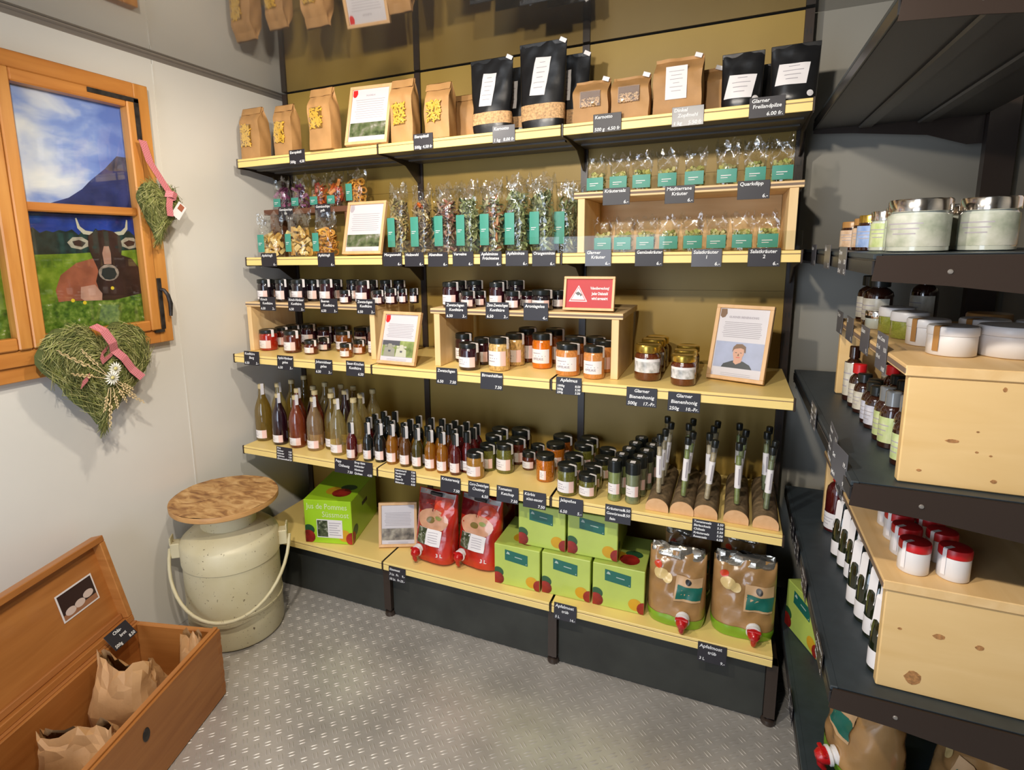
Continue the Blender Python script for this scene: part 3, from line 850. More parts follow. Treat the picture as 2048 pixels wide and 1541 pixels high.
def black_pouch(J, z, label, group, seed, lab, band=None, sticker=True, neck=0.0, d=.075, dot=False, rz=0.0, lines=6):
    x, y, w, h = J
    root = thing('black_pouch', label, 'pouch', (x, y, z), rz, group)
    P = Pouch(w, d, h, seed, flare=.10 if band else .06, neck=neck)
    P.mesh().build('pouch', M['black_foil'], root, 40)
    MB().box(-P.dims(h)[0], P.dims(h)[0], -.0025, .0025, h-.012, h+.001, b=.0008).build('sealed_edge', M['black_foil'], root)
    if band:
        P.mesh(band[0]*h, band[1]*h, .0008, 36, 5).build('clear_band', M['grain'], root, 40)
    x0, x1, z0, z1, sk = lab
    lo = P.patch((x0-.5)*w, (x1-.5)*w, z0*h, z1*h, .0022, sk).build('label', M['white'], root, 40)
    tx = MB()
    for k in range(lines):
        v = .86 - .8*k/lines; zz = (z0+(z1-z0)*v)*h; c = ((x0+x1)/2-.5)*w + sk*(v-.5); hw = (x1-x0)*w*.5*(.35+.45*((k*37) % 10)/10)
        P.patch(c-hw, c+hw, zz, zz+.0016, .0030, 0, 4, 1, mb=tx)
    tx.build('label_print', M['print_light'], lo)
    if sticker:
        MB().box(-.011, .011, -.0006, .0006, -.006, .006, b=.0004).xf(Matrix.Translation((w*.47, -.006, h*.985)) @ Matrix.Rotation(.5, 4, 'Y')).build('price_sticker', M['white'], root)
    if dot:
        P.disc(w*.34, h*.13, .008, .008, .002).build('round_sticker', M['white'], root)
    return root
g = 'tall black grain pouches'
q1 = (1.086, -0.2652, 0.1332, 0.2305); q2 = (1.254, -0.2544, 0.1379, 0.2587)
black_pouch(q1, ZA, 'tall black grain pouch with white label beside the paper pasta bag', g, 1, (.28, .62, .36, .80, .012), (.12, .28), neck=.07)
black_pouch(q2, ZA, 'tallest black grain pouch with white label and wide clear band', g, 2, (.30, .66, .38, .82, .016), (.10, .28))
black_pouch((q1[0]+.045, q1[1]+.10, q1[2]*.95, q1[3]*.97), ZA, 'black grain pouch hidden behind the left tall black pouch', g, 3, (.3, .6, .4, .8, 0), (.12, .28))
black_pouch((q2[0]+.055, q2[1]+.10, q2[2]*.95, q2[3]*.93), ZA, 'black grain pouch peeking out behind the tallest black pouch', g, 4, (.3, .6, .4, .8, 0), (.10, .28))
g = 'small glossy black pouches'
t1 = (1.822, -0.25, 0.0999, 0.1459); t2 = (1.948, -0.2395, 0.1102, 0.1517)
black_pouch(t1, ZA, 'smaller glossy black pouch with wide white label, left of the pair', g, 5, (.12, .80, .16, .58, .012), sticker=False, dot=True, lines=4)
black_pouch(t2, ZA, 'glossy black pouch with wide white label at right end of top shelf', g, 6, (.12, .78, .30, .66, .008), sticker=False, dot=True, lines=4)
black_pouch((t1[0]+.03, t1[1]+.09, t1[2]*.9, t1[3]*.9), ZA, 'black pouch standing behind the smaller glossy black pouch', g, 7, (.2, .7, .2, .6, 0), sticker=False, lines=3)
# framed sheet
def cow_photo(root, x0, x1, z0, z1, y):
    MB().box(x0, x1, y-.0004, y, z0, z1).build('photo', photo_mat('meadow_photo', [(.3, (.02, .03, .012)), (.5, (.11, .14, .06)), (.62, (.20, .20, .14)), (.75, (.62, .62, .58))], 38), root)
def frame_at(bl, br, hz, label, lean, z, **kw):
    """bl, br: floor points of the lower front edge"""
    x = (bl[0]+br[0])/2; y = (bl[1]+br[1])/2
    w = math.hypot(br[0]-bl[0], br[1]-bl[1]); a = math.atan2(br[1]-bl[1], br[0]-bl[0])
    return picture_frame((x, y, z), w, hz, label, lean, a, **kw)
frame_at((0.529, -0.306), (0.697, -0.289), .222, 'pale wooden frame with pasta sheet and meadow photo on top shelf', .30, ZA+.002, photo=cow_photo, title='NUDELN')
# price cards on the top shelf
def lipcard(px, z, yf, lines, label, **kw):
    price_card(lines, (px[0], yf-.004-kw.pop('dy', 0), px[1]), label, **kw)
YA, YBf, YCf, YDf, YEf = -.306, -.303, -.409, -.403, -.399
lipcard((0.309, 1.776), 0, YA, two('Eierspätzli', '4.50', '500g'), 'black price card under the two leftmost pasta bags', w=.075, h=.052)
lipcard((0.851, 1.783), 0, YA, two('Eierspätzli', '4.50 fr', '500g'), 'black price card under the paper pasta bags right of the frame', w=.075, h=.052)
lipcard((1.142, 1.78), 0, YA, two('Kernotto', '8.00 fr', '1 kg'), 'shiny grey price card under the left tall black pouch', w=.076, h=.052, grey=True)
lipcard((1.467, 1.781), 0, YA, two('Kernotto', '4.50 fr', '500 g'), 'black price card under the two small flake bags', w=.082, h=.052)
lipcard((1.689, 1.776), 0, YA, two('Dinkel', '5.50 fr', '1 kg', 'Zopfmehl'), 'shiny grey price card under the large flour bag', w=.083, h=.052, grey=True)
lipcard((1.885, 1.778), 0, YA, two('Glarner', '6.00 fr.', None, 'Freilandpilze'), 'black price card under the glossy black pouches', w=.085, h=.052)

# ================================================================ second shelf: dried fruit, herb teas, small herb bags
M['dark_wood'] = wood('dark_riser_wood', (.17, .07, .035), (.11, .04, .02), (1.2, 12, 12), 3, .5)
def riser(x0, x1, yf, yb, z0, z1, label, th=.018, mat_top='pine_x', side='pine_z', edge=True, name='wooden_riser', back=False, legs_in=0.012, lx=None):
    root = thing(name, label, 'riser', ((x0+x1)/2, (yf+yb)/2, z0))
    for xa, xb in ((x0+legs_in, x0+legs_in+.022), (x1-legs_in-.022, x1-legs_in)): BLOCK.append((z0, xa, xb, yf, yb))
    w, dp, h = x1-x0, yb-yf, z1-z0
    tb_ = MB().box(-w/2, w/2, -dp/2, dp/2, h-th, h, b=.0012).build('top_board', M[mat_top], root)
    if edge: MB().box(-w/2, w/2, -dp/2-.0006, -dp/2+.002, h-th*.68, h-th*.32).build('core_strip', M['ply_core'], tb_)
    for s in (-1, 1):
        xa = s*(w/2-legs_in)
        MB().box(min(xa, xa-s*.022), max(xa, xa-s*.022), -dp/2+.003, dp/2, 0, h-th-.0004, b=.001).build('side_board', M[side], root)
    if back: MB().box(-w/2+.035, w/2-.035, dp/2-.008, dp/2, 0, h-th-.0004).build('back_board', M[mat_top], root)
    return root
riser(1.366, 1.988, -.292, -.045, ZB, ZB3-.0008, 'pine box riser with small herb bags on and inside, second shelf', back=True)
riser(.004, .47, -.185, -.06, ZB, ZB1-.0008, 'dark brown wooden riser under the purple and orange chip bags', th=.022, mat_top='dark_wood', side='dark_wood', edge=False, legs_in=.03)
# --- vegetable chip bags on the dark riser
g = 'vegetable chip bags on the dark riser'
LBw = (-.010, .038, .012, .045)
def chipbag(kind, px, z, dims, label, seed, lab=LBw, n=44, group=g, rz=0.0):
    bag(kind, (px[0], px[1], z), dims, label, group, lab, n, seed, rz, name='chip_bag', cat='bag', variants=5)
chipbag('purple', (0.064, -0.13), ZB1, (.072, .048, .128, .090), 'clear bag of purple vegetable chips, leftmost on dark riser', 0)
chipbag('purple', (0.161, -0.13), ZB1, (.074, .050, .130, .098), 'clear bag of purple vegetable chips, second on dark riser', 1)
chipbag('orange', (0.258, -0.13), ZB1, (.068, .048, .126, .096), 'clear bag of orange vegetable chips beside the purple ones', 2)
chipbag('orange', (0.345, -0.13), ZB1, (.070, .048, .128, .098), 'clear bag of orange and pink vegetable chips right of the orange bag', 3)
chipbag('rings', (0.448, -0.13), ZB1, (.078, .050, .132, .098), 'clear bag of yellow dried rings with tall green label on dark riser', 4, lab=(-.022, .030, .02, .085))
# --- apple chip bags
g2 = 'apple chip bags at the shelf front'
ab = (-.030, .030, .020, .090)
chipbag('apple', (0.094, -0.245), ZB, (.105, .060, .170, .090), 'clear bag of pale apple chips, leftmost at second shelf front', 0, ab, 46, g2, .15)
chipbag('apple', (0.238, -0.245), ZB, (.105, .060, .175, .112), 'fullest clear bag of pale apple chips, middle of three', 1, ab, 52, g2)
chipbag('rings', (0.372, -0.245), ZB, (.090, .055, .165, .100), 'clear bag of dried apple rings beside the framed farm sheet', 2, ab, 40, g2)
frame_at((0.459, -0.262), (0.634, -0.262), .205, 'pale wooden frame with farm sheet on second shelf, grey emblem', .28, ZB+.002, photo=cow_photo, corner='print', title=None)
# --- tall herb tea bags
g = 'tall herb tea bags'
tl = (-.018, .034, .030, .135)
tea = [('tea_pale', 796, 505, 'Morgenwohl', .215), ('tea_mixed', 842, 504, 'Holzwohl', .205), ('tea_red', 890, 503, 'Abendtee', .205), ('tea_green', 932, 502, 'Verveine', .205),
       ('tea_flower', 980, 501, 'Apfelminze Früchtetee', .205), ('tea_green', 1030, 500, 'Apfelminze', .215), ('tea_green', 1080, 498, 'Orangenminze', .215)]
desc = ['pale green herb tea with brown flecks, leftmost by the frame', 'herb tea with an orange flower on top, second of the row', 'reddish herb tea, third of the row', 'light green leaf tea, fourth of the row', 'herb tea with pinkish petals, fifth of the row', 'dark green mint tea, sixth of the row', 'dark green mint tea at right end, next to pine riser']
spots = [(0.695, -0.245), (0.793, -0.245), (0.89, -0.245), (0.977, -0.245), (1.067, -0.245), (1.158, -0.245), (1.246, -0.245)]
for k, ((kind, px, py, nm, hh), sp) in enumerate(zip(tea, spots)):
    w = .0725
    r_ = bag(kind, (sp[0], sp[1]+.018, ZB), (w, .050, hh+.035, hh-.01), 'tall clear bag of '+desc[k], g, tl, 330, k, -.12+.04*(k % 3), name='herb_tea_bag', variants=7)
    if k == 1:
        fl = MB()
        for q in range(9):
            a = q*.7
            fl.grid(lambda u, v: ((u-.5)*.020*math.cos(a)-(v-.5)*.008, -.012-.012*math.sin(PI*u), .175+(u-.5)*.020*math.sin(a)+(v-.5)*.010), 3, 2)
        fl.build('dried_flower', fill_mats('orange'), r_)
for k, sp in enumerate(spots):
    if k in (0, 6): continue
    kind = tea[k][0]
    bag(kind, (sp[0]+.045, sp[1]+.085, ZB), (.066, .044, .235, .19), f'tall clear herb tea bag in second row, {ordw(k-1)} from the left', 'herb tea bags in the second row', tl, 120, k+2, .1, name='herb_tea_bag', variants=7)
for k in range(3):
    bag('tea_green', (1.308+.002*k, -.175+.062*k, ZB), (.058, .044, .225, .185), f'slim clear bag of green mint tea against the pine riser, {ordw(k)} from front', 'mint tea bags beside the riser', tl, 120, k, .2, name='herb_tea_bag', variants=3)
# acrylic guards along the shelf front
def guard(x0, x1, label):
    t_ = thing('shelf_guard', label, 'shelf guard', ((x0+x1)/2, -.297, ZB))
    MB().box(-(x1-x0)/2, (x1-x0)/2, -.0015, .0015, .0, .052, b=.0006).build('pane', M['acrylic'], t_)
guard(.668, 1.322, 'clear acrylic guard strip in front of the tall herb tea bags')
guard(1.334, 1.992, 'clear acrylic guard strip in front of the pine box riser')
# --- small herb bags
def smallbag(px, z, label, group, seed, hh=.105):
    bag('herb', (min(1.912, max(1.444, px[0])) if z < 1.5 else px[0], px[1]+.012, z), (.057, .040, hh, .056), label, group, (0.0, .052, .008, .046), 90, seed, -.08+.05*(seed % 4), name='herb_bag', variants=8)
up = [(1.422, -0.235), (1.492, -0.235), (1.56, -0.235), (1.633, -0.235), (1.711, -0.235), (1.797, -0.235), (1.869, -0.235), (1.935, -0.235)]
dn = [(1.419, -0.225), (1.495, -0.225), (1.574, -0.225), (1.643, -0.225), (1.715, -0.225), (1.789, -0.225), (1.861, -0.225), (1.934, -0.225)]
ordn = ['leftmost', 'second', 'third', 'fourth', 'fifth', 'sixth', 'seventh', 'rightmost']
for k, sp in enumerate(up):
    smallbag(sp, ZB3, f'small clear herb bag with green label, {ordn[k]} on top of the pine riser', 'small herb bags on the riser', k, .105 if k < 5 else .118)
dn = [(1.441 + .0676*k, p[1]) for k, p in enumerate(dn)]
for k, sp in enumerate(dn):
    smallbag(sp, ZB, f'small clear herb bag with green label, {ordn[k]} inside the pine box riser', 'small herb bags in the riser', k+3, .098)
# --- cards
cy = -.307
for (px, nm, lab_) in [((0.129, 1.393), 'Apfelringli', 'black price card under the leftmost apple chip bag'), ((0.413, 1.391), 'Apfelringli', 'black price card under the dried apple ring bag')]:
    lipcard(px, 0, YBf, two(nm, '6.-'), lab_, w=.080, h=.054)
for (px, nm, t2, lab_) in [((0.126, 1.579), 'Gemüsechips', 'lila', 'black price card below the purple chip bags'), ((0.317, 1.583), 'Gemüsechips', 'gelb', 'black price card below the orange chip bags')]:
    price_card(two(nm, '6.-', None, t2), (px[0], -.1885, px[1]), lab_, w=.076, h=.054)
tc = [(0.711, 1.39), (0.8, 1.389), (0.894, 1.388), (0.99, 1.389), (1.092, 1.388), (1.184, 1.389), (1.275, 1.388)]
for (px, te) in zip(tc, tea):
    a, b = (te[3].split(' ') + [None])[:2]
    lipcard(px, 0, YBf, two(a, '6.-', None, b), f'black price card reading {te[3]} below the tall herb tea bags', w=.078, h=.050, dy=.002)
for (px, a, b, gr, lab_) in [((1.448, 1.388), 'Glarner', 'Kräuter', True, 'slate grey price card at left end below the pine box riser'), ((1.598, 1.387), 'Gemüsekräuter', None, False, 'black price card reading Gemüsekräuter below the pine box riser'),
        ((1.756, 1.385), 'Salatkräuter', '1', True, 'slate grey price card reading Salatkräuter 1 below pine box riser'), ((1.902, 1.385), 'Salatkräuter', '2', False, 'black price card reading Salatkräuter 2 below pine box riser')]:
    lipcard(px, 0, YBf, two(a, '6.-', None, b), lab_, grey=gr, w=.080, h=.050, dy=.002)
for (px, a, b, lab_) in [((1.496, 1.57), 'Kräutersalz', None, 'black price card reading Kräutersalz on the pine riser edge'), ((1.675, 1.566), 'Mediterrane', 'Kräuter', 'black price card reading Mediterrane Kräuter on the pine riser edge'), ((1.866, 1.568), 'Quarkdipp', None, 'black price card reading Quarkdipp on the pine riser edge')]:
    price_card(two(a, '6.-', None, b), (px[0], -.2955, px[1]), lab_, w=.080, h=.050)

# ================================================================ third shelf: jams, fruit jars, honey
riser(.001, .632, -.325, -.06, ZC, ZC1-.0008, 'pine riser with dark jam jars, left bay of third shelf', legs_in=.002)
riser(.880, 1.535, -.350, -.06, ZC, ZC2-.0008, 'pine riser with jelly jars and the red warning sign')
BLOCK += [(z_, i*BW-.013, i*BW+.013, -.008, .02) for i in range(4) for z_ in (ZC, ZD, ZC1)]
g = 'dark jam jars on the left riser'
y1 = -.29
for (ct, J, lab_) in [
    ('black', (0.0701, -0.2785, 0.0653, 0.091), 'dark jam jar, leftmost on left pine riser'),
    ('black', (0.1534, -0.2709, 0.0565, 0.091), 'dark jam jar with low label, second on left pine riser'),
    ('black', (0.2493, -0.2774, 0.0652, 0.092), 'black jam jar with wide label, third on left pine riser'),
    ('black', (0.2702, -0.2186, 0.0605, 0.087), 'black jam jar set back between third and pink-labelled jar'),
    ('plum', (0.3863, -0.2778, 0.0617, 0.093), 'dark red jam jar with white and pink label on left pine riser'),
    ('plum', (0.5552, -0.2761, 0.0635, 0.089), 'tall dark jam jar with wide pink-edged label on left pine riser'),
    ]:
    jar(ct, J, ZC1, lab_, g)
for (ct, J, lab_) in [
    ('plum', (0.4769, -0.2825, 0.0475, 0.052), 'small dark jam jar between two tall jars on left pine riser'),
    ('plum', (0.6272, -0.2823, 0.0462, 0.054), 'small dark red jam jar right of the tall pink-edged jar'),
    ('plum', (0.6696, -0.262, 0.0462, 0.059), 'small dark jam jar with white seal, third from right end'),
    ('plum', (0.6995, -0.226, 0.0355, 0.056), 'small dark jam jar, second from right end of left riser'),
    ('black', (0.7358, -0.2058, 0.0356, 0.057), 'small dark jam jar at right end of left riser'),
    ]:
    jar(ct, J, ZC1, lab_, 'small jam jars on the left riser', short=True)
L_ = [(0.0089, -0.1699, 0.0602, 0.083), (0.1118, -0.1697, 0.0592, 0.083), (0.1926, -0.1696, 0.0584, 0.084), (0.348, -0.1693, 0.0568, 0.085), (0.4318, -0.1692, 0.056, 0.085), (0.5207, -0.169, 0.0551, 0.084), (0.5833, -0.1604, 0.0508, 0.084), (0.6176, -0.13, 0.0511, 0.082)]
for k, J in enumerate(L_):
    jar('black', J, ZC1, f'dark jam jar in back row on left pine riser, {ordw(k)} from left', 'back row of jam jars on the left riser', rz=.2)
g = 'jam jars under the left riser'
for (ct, J, lab_) in [
    ('red', (0.0255, -0.2764, 0.0755, 0.0865), 'bright red jelly jar under left riser, nearest the white wall'),
    ('brownred', (0.0327, -0.1865, 0.0672, 0.0849), 'red-brown jelly jar set back beside the bright red one'),
    ('brownred', (0.2045, -0.2881, 0.0729, 0.0896), 'brown jam jar with white label and seal under left riser'),
    ('amber', (0.3888, -0.1916, 0.0692, 0.0821), 'tall amber jam jar set back behind the smallest amber jar'),
    ('brownred', (0.572, -0.2344, 0.062, 0.1152), 'tall dark jam jar half hidden by the cow photo frame'),
    ]: jar(ct, J, ZC, lab_, g)
for (ct, J, lab_) in [
    ('brownred', (0.3048, -0.2948, 0.0577, 0.0561), 'small brown jam jar with wide label, left of two small ones'),
    ('plum', (0.3081, -0.2147, 0.0513, 0.0538), 'small dark jam jar right beside the small brown jar'),
    ('amber', (0.4877, -0.311, 0.0516, 0.054), 'smallest amber jam jar, closest to the shelf front'),
    ('amber', (0.4932, -0.2329, 0.0513, 0.0557), 'small amber-brown jam jar beside the smallest amber one'),
    ]: jar(ct, J, ZC, lab_, 'small jam jars under the left riser', short=True)
for k, J in enumerate([(0.0394, -0.1305, 0.0663, 0.0844), (0.1128, -0.1045, 0.0705, 0.0886), (0.1845, -0.08, 0.0703, 0.0773), (0.2191, -0.0288, 0.0668, 0.0784), (0.3736, -0.0451, 0.069, 0.0782), (0.4, -0.0102, 0.0653, 0.0832)]):
    jar('plum', J, ZC, f'dark jam jar in shaded back row under left riser, {ordw(k)} from left', 'back row under the left riser', rz=.15)
M['cow_grey'] = pm('grey_cow_print', (.32, .31, .25), .4)
M['cow_pale'] = pm('pale_cow_print', (.55, .54, .42), .4)
M['meadow'] = photo_mat('pale_meadow', [(.3, (.10, .14, .04)), (.6, (.30, .36, .12)), (.75, (.45, .50, .22))], 30)
def cows_photo(root, x0, x1, z0, z1, y):
    w, h = x1-x0, z1-z0
    o = MB().box(x0, x1, y-.0004, y, z0, z1).build('photo', M['meadow'], root)
    MB().box(x0, x0+w*.55, y-.0006, y-.0004, z1-h*.30, z1).build('photo_hill', M['card_grey'], o)
    def cow(cx, cz, s, m):
        b = MB()
        b.prism([(cx-.5*s, cz-.5*s), (cx+.5*s, cz-.5*s), (cx+.45*s, cz+.05*s), (cx+.1*s, cz+.22*s), (cx-.45*s, cz+.15*s)], y-.0008, y-.0004)
        b.prism([(cx-.16*s, cz-.18*s), (cx+.14*s, cz-.18*s), (cx+.24*s, cz+.25*s), (cx+.12*s, cz+.44*s), (cx-.14*s, cz+.44*s), (cx-.26*s, cz+.25*s)], y-.0010, y-.0006)
        b.prism([(cx-.46*s, cz+.22*s), (cx-.2*s, cz+.18*s), (cx-.2*s, cz+.34*s), (cx-.44*s, cz+.36*s)], y-.0010, y-.0006)
        b.prism([(cx+.2*s, cz+.18*s), (cx+.46*s, cz+.22*s), (cx+.44*s, cz+.36*s), (cx+.2*s, cz+.34*s)], y-.0010, y-.0006)
        b.build('photo_cow', m, o)
        MB().prism([(cx-.10*s, cz-.16*s), (cx+.09*s, cz-.16*s), (cx+.11*s, cz-.02*s), (cx-.12*s, cz-.02*s)], y-.0013, y-.0010).build('cow_muzzle', M['card_grey'], o)
    cow(x0+w*.25, z0+h*.42, h*.85, M['cow_grey']); cow(x0+w*.62, z0+h*.40, h*.80, M['cow_pale'])
frame_at((0.679, -0.389), (0.839, -0.397), .190, 'pale wooden frame with cow photo in front of the left riser', .32, ZC+.001, photo=cows_photo, photo_h=.34)
# --- middle bay
g = 'jelly jars on the middle riser'
for (ct, J, lab_) in [
    ('plum', (0.9354, -0.2945, 0.0618, 0.087), 'dark plum jam jar, leftmost on the middle riser'),
    ('plum', (1.109, -0.2967, 0.0546, 0.088), 'dark plum jam jar in middle of the middle riser'),
    ]: jar(ct, J, ZC2, lab_, g)
for (ct, J, lab_) in [
    ('plum', (1.008, -0.3081, 0.0523, 0.058), 'small dark jam jar with pink label beside the leftmost plum jar'),
    ('plum', (1.026, -0.2503, 0.0467, 0.054), 'small dark jam jar tucked behind the pink-labelled small jar'),
    ('plum', (1.17, -0.3075, 0.0522, 0.06), 'small dark jam jar right of the middle plum jar'),
    ('black', (1.268, -0.2992, 0.0701, 0.065), 'wide short black jelly jar above its own price card'),
    ('black', (1.306, -0.2411, 0.0426, 0.059), 'small black jelly jar beside the red warning sign'),
    ('plum', (1.197, -0.2403, 0.0453, 0.055), 'small dark jam jar between the middle jars and wide black jar'),
    ]: jar(ct, J, ZC2, lab_, 'small jelly jars on the middle riser', short=True)
L_ = [(0.9196, -0.1961, 0.0577, 0.086), (0.9827, -0.1946, 0.0605, 0.087), (1.081, -0.1961, 0.0558, 0.087), (1.136, -0.1946, 0.0586, 0.088), (0.9165, -0.115, 0.0598, 0.08), (1.078, -0.1151, 0.0579, 0.081)]
for J, k in zip(L_, ranks([q[0] for q in L_])):
    jar('black', J, ZC2, f'dark jam jar in back rows on middle riser, {ordw(k)} from left', 'back row of jars on the middle riser', rz=.2)
g = 'fruit jars under the middle riser'
kw = dict(name='preserve_jar')
for (ct, J, lab_, ex) in [
    ('plum', (1.025, -0.3471, 0.074, 0.0904), 'dark plum fruit jar with white label, leftmost under the middle riser', {}),
    ('pear', (1.127, -0.3277, 0.0731, 0.1127), 'jar of pale pear halves with pink and white label', dict(lab=(.16, .60, 1.0))),
    ('orange', (1.251, -0.2429, 0.0707, 0.1192), 'bright orange puree jar under the middle riser', dict(lab=(.16, .56, 1.0), apf='APFELMUS', pink=False)),
    ('peach', (1.36, -0.3198, 0.0791, 0.1026), 'large apple sauce jar in front, left of its smaller twin', dict(lab=(.16, .60, 1.0), apf='APFELMUS', pink=False)),
    ('peach', (1.448, -0.3392, 0.0662, 0.1017), 'smaller apple sauce jar in front of riser side board', dict(lab=(.16, .56, 1.0), apf='APFELMUS', pink=False)),
    ('plum', (1.034, -0.2523, 0.0633, 0.0943), 'dark plum jar standing behind, between plum and pear jars', {}),
    ('pear', (1.148, -0.228, 0.0693, 0.1123), 'second jar of pear halves behind the first one', {}),
    ('brownred', (1.17, -0.1565, 0.0677, 0.1224), 'dark jar behind the pear jars with reddish fruit', {}),
    ('peach', (1.459, -0.2407, 0.0582, 0.1031), 'apple sauce jar behind the smaller one beside riser side board', {}),
    ('amber', (1.266, -0.1398, 0.0704, 0.1208), 'dark-lidded jar behind the bright orange puree jar', {}),
    ('plum', (0.9523, -0.233, 0.0648, 0.1037), 'dark jar at the back left under the middle riser', {}),
    ('amber', (1.361, -0.2285, 0.0728, 0.1107), 'dark-lidded jar behind the large apple sauce jar', {}),
    ('amber', (1.417, -0.2032, 0.0663, 0.1057), 'dark-lidded jar deep behind the smaller apple sauce jar', {}),
    ]: jar(ct, J, ZC, lab_, g, **kw, **ex)
# --- honey
M['honey_label'] = photo_mat('honey_label_print', [(.3, (.30, .30, .29)), (.5, (.55, .54, .52)), (.68, (.82, .80, .80))], 5)
def honey_fn():
    b = MB().lathe([(0, .012), (.38, 0), (.46, .012), (.49, .05), (.49, .62), (.46, .70), (.40, .76), (.40, .82)], 24)
    l = MB().lathe([(.42, .78), (.47, .78), (.48, .80), (.48, .955), (.45, .99), (.40, 1.0), (.37, .985), (0, .985)], 24, cap0=False)
    lb = MB().lathe([(.497, .24), (.497, .62)], 14, 0, a0=-PI/2-1.15, a1=-PI/2+1.15, cap0=False, cap1=False)
    lb2 = MB().lathe([(.500, .54), (.500, .62)], 14, 0, a0=-PI/2-1.15, a1=-PI/2+1.15, cap0=False, cap1=False)
    return [('glass', b.mesh('glass', CT['honey'], 50), None), ('lid', l.mesh('lid', M['gold_lid'], 35), None), ('label', lb.mesh('label', M['honey_label'], 60), None), ('label_print', lb2.mesh('label_print', M['white'], 60), 2)]
for (J, lab_) in [((1.605, -0.3035, 0.0799, 0.1099), 'large honey jar with gold lid in front'), ((1.607, -0.1879, 0.0767, 0.1085), 'large honey jar with gold lid, second in its row'), ((1.609, -0.0979, 0.0768, 0.1031), 'large honey jar at the back of its row, dark lid rim'),
                  ((1.71, -0.3364, 0.0709, 0.0896), 'small honey jar with gold lid in front, right row'), ((1.71, -0.2564, 0.071, 0.0903), 'small honey jar with gold lid, second in right row'), ((1.712, -0.1765, 0.0708, 0.0909), 'small honey jar with gold lid at back of right row')]:
    x, y, d, h = J
    x, y = settle(ZC, x, y, d*.5)
    place('honey', honey_fn, 'honey_jar', lab_, 'jar', (x, y, ZC), 0, 'honey jars', (d, d, h))
# --- portrait frame and warning sign
M['portrait_bg'] = pm('portrait_backdrop', (.36, .40, .55), .4, var=(20, .9, 1.1))
M['skin_print'] = pm('skin_print', (.62, .33, .22), .4)
M['hair_print'] = pm('hair_print', (.17, .085, .035), .4)
M['jacket_print'] = pm('jacket_print', (.025, .03, .032), .4)
def portrait(root, x0, x1, z0, z1, y):
    w, h = x1-x0, z1-z0
    o = MB().box(x0, x1, y-.0004, y, z0, z1).build('photo', M['portrait_bg'], root)
    P = lambda pts, k: MB().prism([(x0+w*u, z0+h*v) for u, v in pts], y-.0004-.0003*k, y-.0004-.0003*(k-1))
    P([(.18, .0), (.22, .14), (.40, .28), (.48, .30), (.62, .28), (.76, .16), (.82, 0)], 1).build('printed_jacket', M['jacket_print'], o)
    P([(.42, .22), (.48, .14), (.58, .24), (.60, .40), (.43, .40)], 2).build('printed_neck', M['skin_print'], o)
    P([(.39, .55), (.42, .36), (.50, .28), (.58, .36), (.62, .55), (.61, .75), (.50, .82), (.40, .75)], 3).build('printed_face', M['skin_print'], o)
    P([(.37, .60), (.385, .80), (.44, .92), (.56, .94), (.64, .84), (.65, .60), (.62, .62), (.61, .74), (.54, .78), (.43, .74), (.40, .70)], 4).build('printed_hair', M['hair_print'], o)
    for u in (.455, .555): P([(u-.022, .585), (u+.022, .585), (u+.018, .605), (u-.018, .605)], 4).build('printed_eye', M['jacket_print'], o)
    P([(.46, .425), (.55, .425), (.54, .405), (.47, .405)], 4).build('printed_mouth', M['red_print'], o)
    P([(.49, .47), (.525, .47), (.515, .56), (.50, .56)], 4).build('printed_nose', M['hair_print'], o)
frame_at((1.771, -0.24), (1.924, -0.292), .228, 'pale wooden frame with portrait of a person in dark jacket', .30, ZC+.001, photo=portrait, title='GLARNER BIENENHONIG', corner='hair_print', photo_h=.38, foot_h=.13)
M['sign_red'] = pm('sign_red', (.46, .005, .012), .5)
def sign_art(root, x0, x1, z0, z1, y): pass
sg = frame_at((1.344, -0.325), (1.503, -0.325), .106, 'pale wooden frame with red video warning sign on middle riser', .20, ZC2+.001, photo=None, title=None, corner=None, textrows=0, fw=.008, sheet='sign_red')
def tri(cx, cz, s): return [(cx-s*.5, cz-s*.42), (cx+s*.5, cz-s*.42), (cx, cz+s*.46)]
MB().prism(tri(-.033, .052, .058), -.0026, -.0021).build('warning_triangle', M['white'], sg)
MB().prism(tri(-.033, .0515, .050), -.0030, -.0026).build('triangle_border', M['red_print'], sg)
MB().prism(tri(-.033, .0512, .042), -.0034, -.0030).build('triangle_field', M['white'], sg)
MB().prism([(-.043, .054), (-.033, .059), (-.024, .052), (-.034, .046)], -.0038, -.0034).prism([(-.028, .050), (-.022, .052), (-.021, .046), (-.027, .044)], -.0038, -.0034).build('camera_symbol', M['dark'], sg)
st = MB()
add_text(st, 'Videoüberwachung!', .0120, .004, .066, -.0026, 'LEFT', bold=.0003, fitw=.058)
add_text(st, 'Jeder Diebstahl', .0125, .034, .049, -.0026, 'CENTER', bold=.0004, fitw=.050)
add_text(st, 'wird angezeigt', .0125, .034, .034, -.0026, 'CENTER', bold=.0004, fitw=.050)
st.build('lettering', M['white'], sg)['kind'] = 'stuff'
